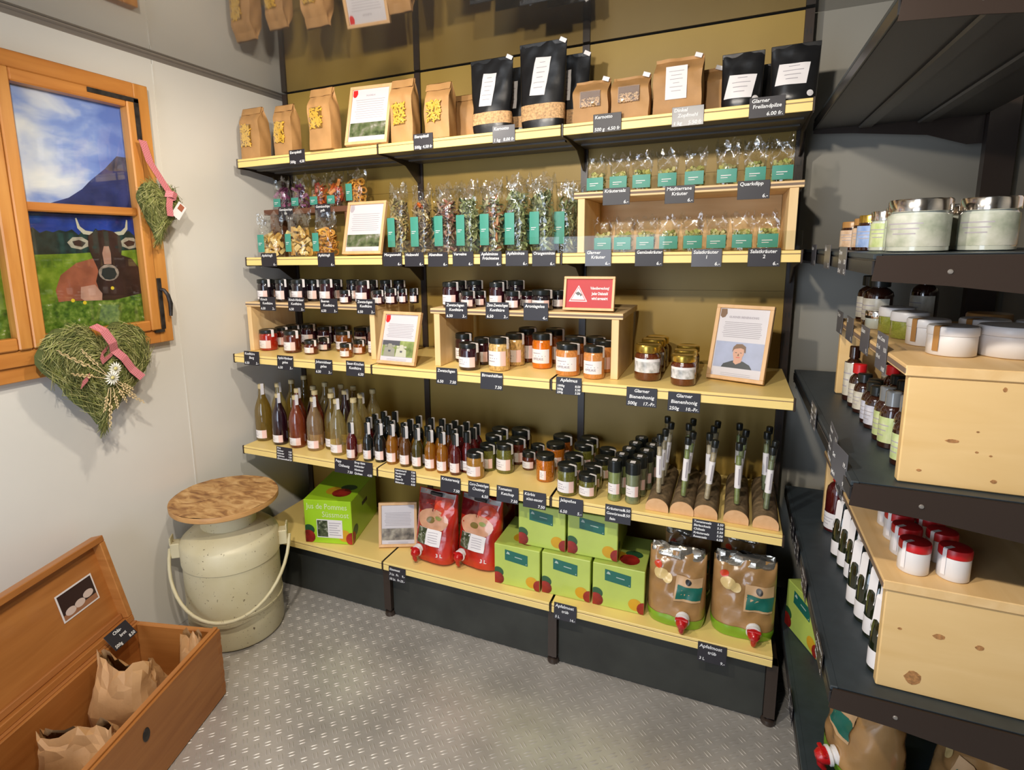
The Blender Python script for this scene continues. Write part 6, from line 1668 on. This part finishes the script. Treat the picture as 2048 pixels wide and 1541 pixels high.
# photo of eggs stuck inside the lid
pw, phh = .130, .086
pho = thing('photo_print', 'white-bordered photo of pale loaves stuck inside the chest lid', 'photo', (far[0], far[1], .0025), ca_)
PM = LM @ Matrix.Translation((.168, -.125, LT-.0135))
MB().box(-phh/2, phh/2, -pw/2, pw/2, -.0008, 0).xf(PM).build('photo_paper', M['white'], pho)
MB().box(-phh/2+.005, phh/2-.005, -pw/2+.005, pw/2-.005, -.0012, -.0008).xf(PM).build('photo_image', pm('photo_dark', (.030, .012, .012), .35), pho)
MB().prism([(-phh/2+.005, -pw/2+.005), (-phh/2+.020, -pw/2+.005), (-phh/2+.022, pw/2-.005), (-phh/2+.005, pw/2-.005)], -.0015, -.0012, axis='z').xf(PM).build('photo_table', pm('photo_table', (.36, .16, .08), .35), pho)
lv_ = MB()
for k, (u, v) in enumerate([(.008-phh/2+.014, -.034), (-phh/2+.026, .0), (-phh/2+.036, .034)]):
    lv_.prism([(u+.0115*math.cos(a*PI/8), v+.0185*math.sin(a*PI/8)) for a in range(16)], -.0019, -.0015, axis='z')
lv_.xf(PM).build('photo_loaves', pm('photo_loaf', (.70, .56, .50), .4), pho)
# kraft paper bags in the chest
M['kraft_crumple'] = pm('crumpled_kraft', (.56, .31, .13), .58, var=(10, .8, 1.12), bump=(30, .5))
def crumple(w, d, h, seed, fold=1.0):
    """creased paper: flat facets, mouth pressed to a ragged slit"""
    rnd = random.Random(seed); ox, oy = rnd.random()*9, rnd.random()*9
    nu, nv = 30, 13
    jit = [[(rnd.random()-.5) for _ in range(nu)] for _ in range(nv+1)]
    def fn(u, v):
        i, j = int(round(u*nu)) % nu, int(round(v*nv))
        a = u*2*PI; c, s_ = math.cos(a), math.sin(a)
        q = (abs(c)**5 + abs(s_)**5)**(-.2)
        k = v
        up = max(0.0, (k-.45)/.55)
        n = fbm(c*1.4+ox, s_*1.4+oy, k*2.6)
        rx = 1 + .10*n*fold + .07*jit[j][i]*up - .12*up
        ry = (1 - .86*up**1.3) + .10*n*fold + .06*jit[j][i]*up
        zz = h*k + (.030*fold*up*fbm(c*2.2+ox, s_*2.2+oy, 3.0) + .020*jit[j][i]*up)
        return (w/2*c*q*rx + .05*w*n*up, d/2*s_*q*ry + .18*d*up*math.sin(2.2*c*q+ox), zz)
    m = MB().grid(fn, nu, nv, wrap=True)
    m._add(m.v[:nu], [tuple(range(nu))[::-1]], 0)
    f2, m2 = [], []
    for f in m.f:
        if len(f) == 4:
            if rnd.random() < .5: f2 += [(f[0], f[1], f[2]), (f[0], f[2], f[3])]
            else: f2 += [(f[0], f[1], f[3]), (f[1], f[2], f[3])]
            m2 += [0, 0]
        else: f2.append(f); m2.append(0)
    m.f, m.m = f2, m2
    return m
def chest_bag(lx, ly, w, d, h, label, seed, lean=(0, 0, 0), z=.020):
    ca, sa = math.cos(ca_), math.sin(ca_)
    root = thing('paper_bag', label, 'paper bag', (far[0]+lx*ca-ly*sa, far[1]+lx*sa+ly*ca, .0025+z), ca_, 'paper bags in the chest', rot=(lean[0], lean[1], ca_+lean[2]))
    crumple(w, d, h, seed).build('crumpled_bag', M['kraft_crumple'], root, 14)
    return root
chest_bag(-.160, -.195, .190, .150, .245, 'tall crumpled brown paper bag at the far end of chest', 11, (.06, -.04, .15), .028)
chest_bag(-.062, -.062, .070, .062, .225, 'small crumpled brown paper bag in far right corner of chest', 23, (0, .02, .2), .024)
chest_bag(-.150, -.375, .200, .125, .190, 'smooth brown paper bag in the middle of chest', 31, (.12, .0, .0), .030)
chest_bag(-.145, -.575, .185, .175, .215, 'crumpled brown paper bag at the near end of chest', 47, (.05, -.04, .2), .030)
# price cards on the chest
def chest_card(lx, ly, lz, label, lines, rz, tilt):
    ca, sa = math.cos(ca_), math.sin(ca_)
    price_card(lines, (far[0]+lx*ca-ly*sa, far[1]+lx*sa+ly*ca, lz), label, w=.088, h=.056, rotz=rz, tilt=tilt)
chest_card(-CW+.040, -.105, CH+.030, 'black price card clipped on the hinge edge of the chest', [('Chäs-', .30, .72, 'LEFT', 1.0), ('brot', .45, .42, 'LEFT', 1.0), ('500g', .06, .08, 'LEFT', 1.0), ('8.50', .95, .08, 'RIGHT', 1.0)], PI/2+ca_, -.75)
chest_card(-CW+.040, -.560, CH+.034, 'black price card clipped on the near hinge edge of the chest', [], PI/2+ca_, -.75)

# ================================================================ right-hand shelves
ZR = {'R1': 1.4038, 'R2': 1.0188, 'R3': .6208, 'R4': .2478}
M['knot'] = pm('wood_knot', (.42, .20, .07), .55, var=(200, .6, 1.4))
def side_riser(x0, x1, y0, y1, z0, z1, label, knots=()):
    root = thing('wooden_riser', label, 'riser', (x0, y0, z0))
    W, L, h, th = x1-x0, y1-y0, z1-z0, .018
    tb_ = MB().box(-.006, W, -.004, L+.004, h-th, h, b=.0015).build('top_board', M['pine'], root)
    MB().box(-.0072, -.0055, -.003, L+.003, h-th*.75, h-th*.30).build('core_strip', M['ply_core'], tb_)
    gable = MB().box(0, W, 0, .020, 0, h-th-.0004, b=.002).build('side_board', M['pine_end'], root)
    for (kx, kz, rx, rz) in knots:
        MB().prism([(kx-x0+rx*math.cos(a*PI/6)*(1+.15*math.sin(a*2.3)), kz-z0+rz*math.sin(a*PI/6)) for a in range(12)], -.0003, .0005).build('wood_knot', M['knot'], gable)
    MB().box(0, W, L-.020, L, 0, h-th-.0004, b=.002).build('side_board', M['pine_end'], root)
    return root
side_riser(2.097, 2.415, -.945, -.290, ZR['R2'], ZR2C-.0008, 'pine riser with white cream tubs on top, right-hand shelves',
    [(*p, *r_) for p, r_ in zip([(2.221, 1.19), (2.195, 1.118), (2.164, 1.099), (2.197, 1.084), (2.215, 1.08), (2.125, 1.043), (2.223, 1.038)], [(.0028, .0040), (.0022, .0015), (.0090, .0032), (.0024, .0018), (.0022, .0016), (.0036, .0024), (.0042, .0034)])])
side_riser(2.102, 2.415, -.935, -.240, ZR['R3'], ZR3C-.0008, 'pine riser with red-lidded tubs on top, lower right-hand shelf',
    [(*p, *r_) for p, r_ in zip([(2.128, 0.742), (2.184, 0.742), (2.24, 0.737), (2.155, 0.652)], [(.0034, .0024), (.0085, .0052), (.0060, .0048), (.0120, .0140)])])
FR = -PI/2            # turned so that the front faces the aisle
# --- silver-lidded cosmetic jars on the upper shelf
M['sage_label'] = photo_mat('sage_label', [(.3, (.30, .34, .25)), (.5, (.50, .52, .42)), (.7, (.66, .66, .58))], 3.0)
M['mint_label'] = photo_mat('mint_label', [(.3, (.48, .60, .40)), (.6, (.66, .72, .55)), (.75, (.75, .76, .66))], 3.5)
M['blue_label'] = photo_mat('blue_label', [(.3, (.20, .32, .62)), (.6, (.34, .46, .74)), (.75, (.55, .62, .80))], 4.0)
M['peach_label'] = photo_mat('peach_label', [(.3, (.55, .36, .22)), (.6, (.72, .52, .36)), (.75, (.78, .64, .52))], 4.0)
M['lime_label'] = photo_mat('lime_label', [(.3, (.46, .56, .22)), (.6, (.62, .68, .36)), (.75, (.74, .75, .58))], 4.0)
M['cream_label'] = photo_mat('cream_label', [(.3, (.52, .48, .38)), (.6, (.70, .66, .56)), (.75, (.78, .75, .68))], 4.0)
M['grey_plastic'] = pm('smoky_cap', (.16, .17, .18), .2, coat=.6)
M['amber_lid'] = pm('amber_lid', (.40, .20, .06), .3)
M['frost'] = pm('frosted_jar', (.55, .58, .50), .2, coat=.8)
def cosm_fn(labm, lidm, bodym, lz=.76, lab=(.10, .70), half=2.0, lidr=.50):
    def f():
        b = MB().lathe([(0, .01), (.46, 0), (.49, .02), (.49, lz-.08), (.45, lz-.02), (.44, lz+.03)], 26)
        l = MB().lathe([(lidr*.96, lz), (lidr, lz+.01), (lidr, .97), (lidr*.96, 1.0), (0, 1.0)], 26)
        lb = MB().lathe([(.496, lab[0]), (.496, lab[1])], 20, a0=-PI/2-half, a1=-PI/2+half, cap0=False, cap1=False)
        tx = MB()
        for k in range(3): tx.lathe([(.498, lab[1]-(lab[1]-lab[0])*(.25+.16*k)), (.498, lab[1]-(lab[1]-lab[0])*(.29+.16*k))], 8, a0=-PI/2-.8+.15*k, a1=-PI/2+.5-.1*k, cap0=False, cap1=False)
        return [('jar', b.mesh('jar', bodym, 50), None), ('lid', l.mesh('lid', lidm, 35), None), ('label', lb.mesh('label', labm, 60), None), ('label_print', tx.mesh('label_print', M['print'], 60), 2)]
    return f
def cosm(x, y, z, d, h, labm, lidm, bodym, label, group='cosmetic jars', rz=-.6, **kw):
    place(('cosm', labm, lidm, bodym, tuple(sorted(kw.items()))), cosm_fn(M[labm], M[lidm], M[bodym], **kw), 'cosmetic_jar', label, 'jar', (x, y, z), rz, group, (d, d, h))
z = ZR['R1']
cosm(2.118, -.815, z, .092, .090, 'sage_label', 'chrome', 'frost', 'largest sage-labelled cosmetic jar with silver lid, left of the two')
cosm(2.222, -.790, z, .082, .090, 'sage_label', 'chrome', 'frost', 'sage-labelled cosmetic jar with silver lid, nearest the picture frame')
cosm(2.190, -.705, z, .062, .084, 'sage_label', 'chrome', 'frost', 'sage-labelled silver-lidded jar half hidden left of the largest one')
cosm(2.232, -.640, z, .060, .085, 'sage_label', 'chrome', 'frost', 'sage-labelled silver-lidded jar in the gap between the two largest')
cosm(2.112, -.728, z, .052, .082, 'mint_label', 'chrome', 'frost', 'pale mint-labelled small jar left of the silver-lidded jars')
cosm(2.098, -.668, z, .048, .078, 'lime_label', 'chrome', 'frost', 'pale lime-labelled small jar beside the blue-labelled one')
cosm(2.088, -.600, z, .051, .074, 'blue_label', 'gold_lid', 'brown_glass', 'small brown jar with bright blue label and gold lid', lidr=.44)
cosm(2.090, -.525, z, .048, .070, 'peach_label', 'amber_lid', 'brown_glass', 'small brown jar with peach label behind the blue-labelled jar', lidr=.44)
cosm(2.083, -.440, z, .054, .066, 'peach_label', 'amber_lid', 'brown_glass', 'small brown jar with peach label at the far left end', lidr=.44)
cosm(2.152, -.600, z, .050, .072, 'blue_label', 'gold_lid', 'brown_glass', 'small brown gold-lidded jar in second row behind blue label', lidr=.44)
picture_frame((2.360, -.800, z+.001), .15, .21, 'pale wooden frame at right end beside the silver-lidded jars', .38, -.35, photo=cow_photo, corner=None)
# --- on the upper riser
z = ZR2C
BTL = [(0, .015), (.42, 0), (.49, .01), (.50, .03), (.50, .60), (.46, .68), (.34, .74), (.24, .77), (.24, .82)]
def small_bottle(x, y, z, d, h, labm, capm, label, group, capr=.27, capz=.78, lab=(.10, .55), rz=-.9, prof=None, body='brown_glass', name='cosmetic_bottle'):
    def f():
        b = MB().lathe(prof or BTL, 20)
        c = MB().lathe([(capr*.94, capz), (capr, capz+.01), (capr, .98), (capr*.9, 1.0), (0, 1.0)], 18)
        lb = MB().lathe([(.505, lab[0]), (.505, lab[1])], 14, a0=-PI/2-1.5, a1=-PI/2+1.5, cap0=False, cap1=False)
        tx = MB()
        for k in range(3): tx.lathe([(.508, lab[1]-(lab[1]-lab[0])*(.30+.2*k)), (.508, lab[1]-(lab[1]-lab[0])*(.34+.2*k))], 6, a0=-PI/2-.7, a1=-PI/2+.5-.2*k, cap0=False, cap1=False)
        return [('bottle', b.mesh('bottle', M[body], 50), None), ('cap', c.mesh('cap', M[capm], 35), None), ('label', lb.mesh('label', M[labm], 60), None), ('label_print', tx.mesh('label_print', M['print'], 60), 2)]
    place(('sb', labm, capm, capr, capz, lab, body, prof is None), f, name, label, 'bottle', (x, y, z), rz, group, (d, d, h))
g = 'dark bottles on the upper right riser'
small_bottle(2.152, -.410, z, .062, .118, 'cream_label', 'black_lid', 'dark apothecary bottle with cream label, front of pair on riser', g, capr=.36)
small_bottle(2.150, -.345, z, .060, .116, 'cream_label', 'black_lid', 'dark apothecary bottle with cream label, rear of pair on riser', g, capr=.36)
small_bottle(2.262, -.330, z, .056, .122, 'cream_label', 'black_lid', 'dark dropper bottle standing alone in shade on the riser', g)
M['green_gel'] = content('green_gel', (.30, .33, .05))
def tub(x, y, z, d, h, label, grp, body='white_plastic', lid='white_plastic', lz=.70, strap=None, lidr=.505):
    def f():
        b = MB().lathe([(0, .01), (.46, 0), (.49, .03), (.49, lz-.02)], 28)
        l = MB().lathe([(lidr*.99, lz-.01), (lidr, lz), (lidr, .93), (lidr*.95, .99), (lidr*.88, 1.0), (0, 1.0)], 28)
        P_ = [('tub', b.mesh('tub', body if not isinstance(body, str) else M[body], 50), None), ('lid', l.mesh('lid', M[lid], 35), None)]
        if strap: P_.append(('seal', seal_strip(.50, 1.0, .16, -PI/2-.9, .14).mesh('seal', M[strap]), None))
        return P_
    place(('tub', str(body), lid, lz, strap, lidr), f, 'cream_tub', label, 'tub', (x, y, z), 0, grp, (d, d, h))
g = 'cream tubs on the upper right riser'
tub(2.185, -.815, z, .073, .052, 'white cream tub with brown seal, front left on upper riser', g, strap='amber_lid')
tub(2.272, -.800, z, .094, .054, 'widest white cream tub at the front right of upper riser', g)
tub(2.176, -.712, z, .068, .052, 'white cream tub in second row left, half hidden by front tub', g, strap='amber_lid')
tub(2.268, -.690, z, .076, .052, 'white cream tub in second row between the two front tubs', g, strap='amber_lid')
tub(2.350, -.690, z, .070, .050, 'white cream tub at the back right of upper riser', g)
tub(2.166, -.628, z, .066, .056, 'green gel jar with white lid behind the white tubs', g, body=M['green_gel'], lid='white_plastic', lz=.66)
tub(2.160, -.552, z, .066, .058, 'second green gel jar with white lid, further back', g, body=M['green_gel'], lid='white_plastic', lz=.66)
tub(2.140, -.482, z, .050, .042, 'small jar with silver lid beside the dark apothecary bottles', g, body='frost', lid='chrome', lz=.6)
tub(2.310, -.580, z, .074, .052, 'amber jar with brown lid at the back of upper riser', g, body='amber_lid', lid='amber_lid')
# --- below the upper riser
z = ZR['R2']
g = 'brown bottles below the upper riser'
small_bottle(2.122, -.372, z, .040, .142, 'cream_label', 'brown_glass', 'tall brown sauce bottle with white label at far end, front', g, lab=(.10, .70), capr=.30)
small_bottle(2.205, -.362, z, .040, .140, 'cream_label', 'brown_glass', 'tall brown sauce bottle with white label at far end, behind', g, lab=(.10, .70), capr=.30)
small_bottle(2.124, -.436, z, .040, .108, 'cream_label', 'red_plastic', 'brown bottle with bright red cap, front of the two', g, capr=.36)
small_bottle(2.192, -.436, z, .040, .108, 'cream_label', 'red_plastic', 'brown bottle with bright red cap, behind the front one', g, capr=.36)
nm = ['first', 'second', 'third', 'fourth']
for k, (yy, lm, cm, h_, c_, what) in enumerate([(-.490, 'cream_label', 'black_lid', .095, .36, 'brown bottle with black cap and cream label'), (-.535, 'cream_label', 'black_lid', .092, .36, 'brown bottle with black cap, cream label catching light'), (-.578, 'blue_pale', 'black_lid', .094, .33, 'brown bottle with pale blue label, left of two'), (-.618, 'blue_pale', 'black_lid', .094, .33, 'brown bottle with pale blue label, right of two'),
        (-.660, 'cream_label', 'black_lid', .096, .33, 'brown bottle with cream label beside the smoky spray caps'), (-.702, 'lime_label', 'grey_plastic', .112, .34, 'brown spray bottle with smoky cap, left of three'), (-.748, 'lime_label', 'grey_plastic', .114, .34, 'brown spray bottle with smoky cap and lime label, middle of three'), (-.800, 'mint_label', 'grey_plastic', .118, .34, 'brown spray bottle with smoky cap nearest the pine gable'), (-.850, 'lime_label', 'black_lid', .108, .26, 'brown bottle with lime label directly beside the pine gable')]):
    if lm == 'blue_pale' and 'blue_pale' not in M: M['blue_pale'] = photo_mat('pale_blue_label', [(.3, (.50, .52, .66)), (.6, (.70, .70, .78)), (.75, (.80, .80, .84))], 4.0)
    small_bottle(2.126 + (.012 if k % 3 == 1 else 0), yy, z, .041, h_, lm, cm, what, g, capr=c_, capz=.72 if cm == 'grey_plastic' else .78)
for k in range(6):
    small_bottle(2.188, -.500-.058*k, z, .041, .098, 'cream_label', 'black_lid', f'brown black-capped bottle in second row below upper riser, {ordw(k)} from far end', 'second row of brown bottles', capr=.36)
# --- red-lidded tubs
z = ZR3C
g = 'red-lidded tubs on the lower right riser'
rn = ['nearest', 'second', 'third', 'farthest']
for c, (xx, side) in enumerate([(2.150, 'left'), (2.208, 'right')]):
    for q in range(4):
        tub(xx + .004*q*(1-2*c)*.5, -.882+.062*q, z, .048, .058, f'white tub with red lid, {rn[q]} in the {side} column on lower riser', g, lid='red_plastic', lz=.74, strap='white')
for k in range(2):
    tub(2.135, -.560+.058*k, z, .044, .060, f'frosted white tub at far end of lower riser, {["nearer", "farther"][k]} one', 'frosted tubs at the far end', lid='white_plastic')
# --- dark bottles with white seals
z = ZR['R3']
WB = [(0, .015), (.42, 0), (.49, .01), (.50, .03), (.50, .58), (.45, .68), (.32, .76), (.25, .80), (.25, .97)]
def seal_bottle_fn():
    b = MB().lathe(WB, 20)
    c = MB().lathe([(.27, .80), (.29, .81), (.29, .99), (.26, 1.0), (0, 1.0)], 16)
    lb = MB().lathe([(.507, .06), (.507, .30)], 14, a0=-PI/2-1.5, a1=-PI/2+1.5, cap0=False, cap1=False)
    w = .44; st_ = MB(); vs = []
    for (yy, zz) in [(.10, 1.012), (-.30, 1.012), (-.345, .98), (-.40, .72), (-.47, .52)]:
        vs += [(-w/2, yy, zz), (w/2, yy, zz)]
    st_._add(vs, [(2*i, 2*i+1, 2*i+3, 2*i+2) for i in range(4)], 0)
    tx = MB().box(-.10, .10, -.16, -.06, 1.014, 1.018)
    return [('bottle', b.mesh('bottle', M['green_glass'], 50), None), ('cap', c.mesh('cap', M['black_lid'], 35), None), ('label', lb.mesh('label', M['white'], 60), None), ('seal', st_.mesh('seal', M['white'], 40), None), ('seal_print', tx.mesh('seal_print', M['print']), 3)]
on = ['first', 'second', 'third', 'fourth', 'fifth', 'sixth', 'seventh', 'eighth', 'ninth', 'tenth', 'eleventh']
for k in range(10):
    place('sealbottle', seal_bottle_fn, 'sealed_bottle', f'dark bottle with white seal, {on[k]} from the pine gable', 'bottle', (2.128 + .006*((k*3) % 4 - 1.5), -.888 + .0545*k, z), FR + .60 + .12*((k*5) % 3-1), 'dark bottles with white seals', (.045, .045, .150))
for k in range(8):
    place('sealbottle', seal_bottle_fn, 'sealed_bottle', f'dark sealed bottle in shaded second row, {ordw(k)} from the pine gable', 'bottle', (2.192, -.870 + .060*k, z), FR, 'second row of sealed bottles', (.045, .045, .150))
small_bottle(2.128, -.296, z, .056, .185, 'white', 'red_plastic', 'maroon bottle with white label at the far end of lower shelf', 'maroon bottles', body='wine_glass', lab=(.05, .30), capr=.26) if 'wine_glass' in M else None
# --- lowest shelf
z = ZR['R4']
carton_at((2.034, -.212), (2.102, -.3635), bxd, bxh, 'lime green juice carton on lowest right-hand shelf, farther one', 'juice cartons on the side shelf', z=z)
carton_at((2.109, -.374), (2.177, -.5255), bxd, bxh, 'lime green juice carton on lowest right-hand shelf, nearer one', 'juice cartons on the side shelf', z=z)
brown_pouch(2.150, -.715, .172, .235, 'brown juice pouch with red tap on lowest right-hand shelf', 14, FR+.25, z=z, grp='juice pouches on the side shelf', tapx=.10, lx=-.05)
brown_pouch(2.330, -.780, .168, .230, 'brown juice pouch at right edge of lowest right-hand shelf', 15, FR+.3, z=z, grp='juice pouches on the side shelf')
# --- price cards facing the aisle
def side_card(y, z, lines, label, x=XF-.004, tilt=0.0, w=.086, h=.055, grey=True, yaw=0.0, roll=0.0):
    price_card(lines, (x, y, z), label, w=w, h=h, grey=grey, rotz=FR+yaw, tilt=tilt, roll=roll)
L4 = lambda a: rows(a)
side_card(-.52, ZR['R1']-.014, two('Salbe', '12.-'), 'grey price card under the blue-labelled jar on upper shelf edge')
side_card(-.72, ZR['R1']-.018, rows([('Creme', ''), ('30 ml', '7.50'), ('50 ml', '12.-')]), 'grey price card under the mint-labelled jar on upper shelf edge')
side_card(-.28, ZR['R1']-.014, two('Balsam', '9.-'), 'grey price card at far end of upper shelf edge')
for k, (yy, a) in enumerate([(-.335, 'Tinktur'), (-.470, 'Öl'), (-.640, 'Balsam'), (-.790, 'Aloe Creme')]):
    side_card(yy, ZR2C-.006, rows([(a, ''), ('50 ml', '9.50'), ('100 ml', ''), ('', '14.80')]) if k == 3 else two(a, '9.-'), f'dark grey price card, {on[k]} from the far end on upper riser', x=2.0885, w=.080, h=.072 if k == 3 else .058)
side_card(-.520, ZR['R2']-.012, rows([('Spray', '9.50'), ('Balsam', '7.50'), ('Tropfen', '12.-'), ('Öl', '14.-')]), 'dark price list card in middle of the shelf edge below sprays', h=.058)
side_card(-.800, ZR['R2']+.004, rows([('Rosen', '9.50'), ('Minze', '9.50'), ('Salbei', '9.50'), ('Thymian', '9.50')]), 'dark price list card sticking up near the shelf bracket', h=.075, roll=.10)
side_card(-.880, ZR['R2']-.006, rows([('Set', '19.-'), ('Mini', '9.-')]), 'dark price card overlapping beside the shelf bracket', h=.070, yaw=.12)
for k, (yy, a) in enumerate([(-.31, 'Likör'), (-.43, 'Kirsch'), (-.60, 'Williams'), (-.86, 'Zwetschgen')]):
    side_card(yy, ZR['R3']-.012, rows([(a, '19.-'), ('Gross', '34.-'), ('Klein', '9.-')]), f'dark price card, {on[k]} from the far end on lower shelf edge', grey=False, h=.056)
side_card(-.500, ZR3C+.004, rows([('Salbe', '8.-'), ('Honig', '9.-'), ('Propolis', '9.-')]), 'grey price card on edge of the lower riser', x=2.0925, h=.060)
side_card(-.560, ZR['R4']-.010, rows([('Most', '14.-'), ('Süssmost', '9.-'), ('trüb', '9.-')]), 'dark price card on edge of the lowest right-hand shelf', grey=False)
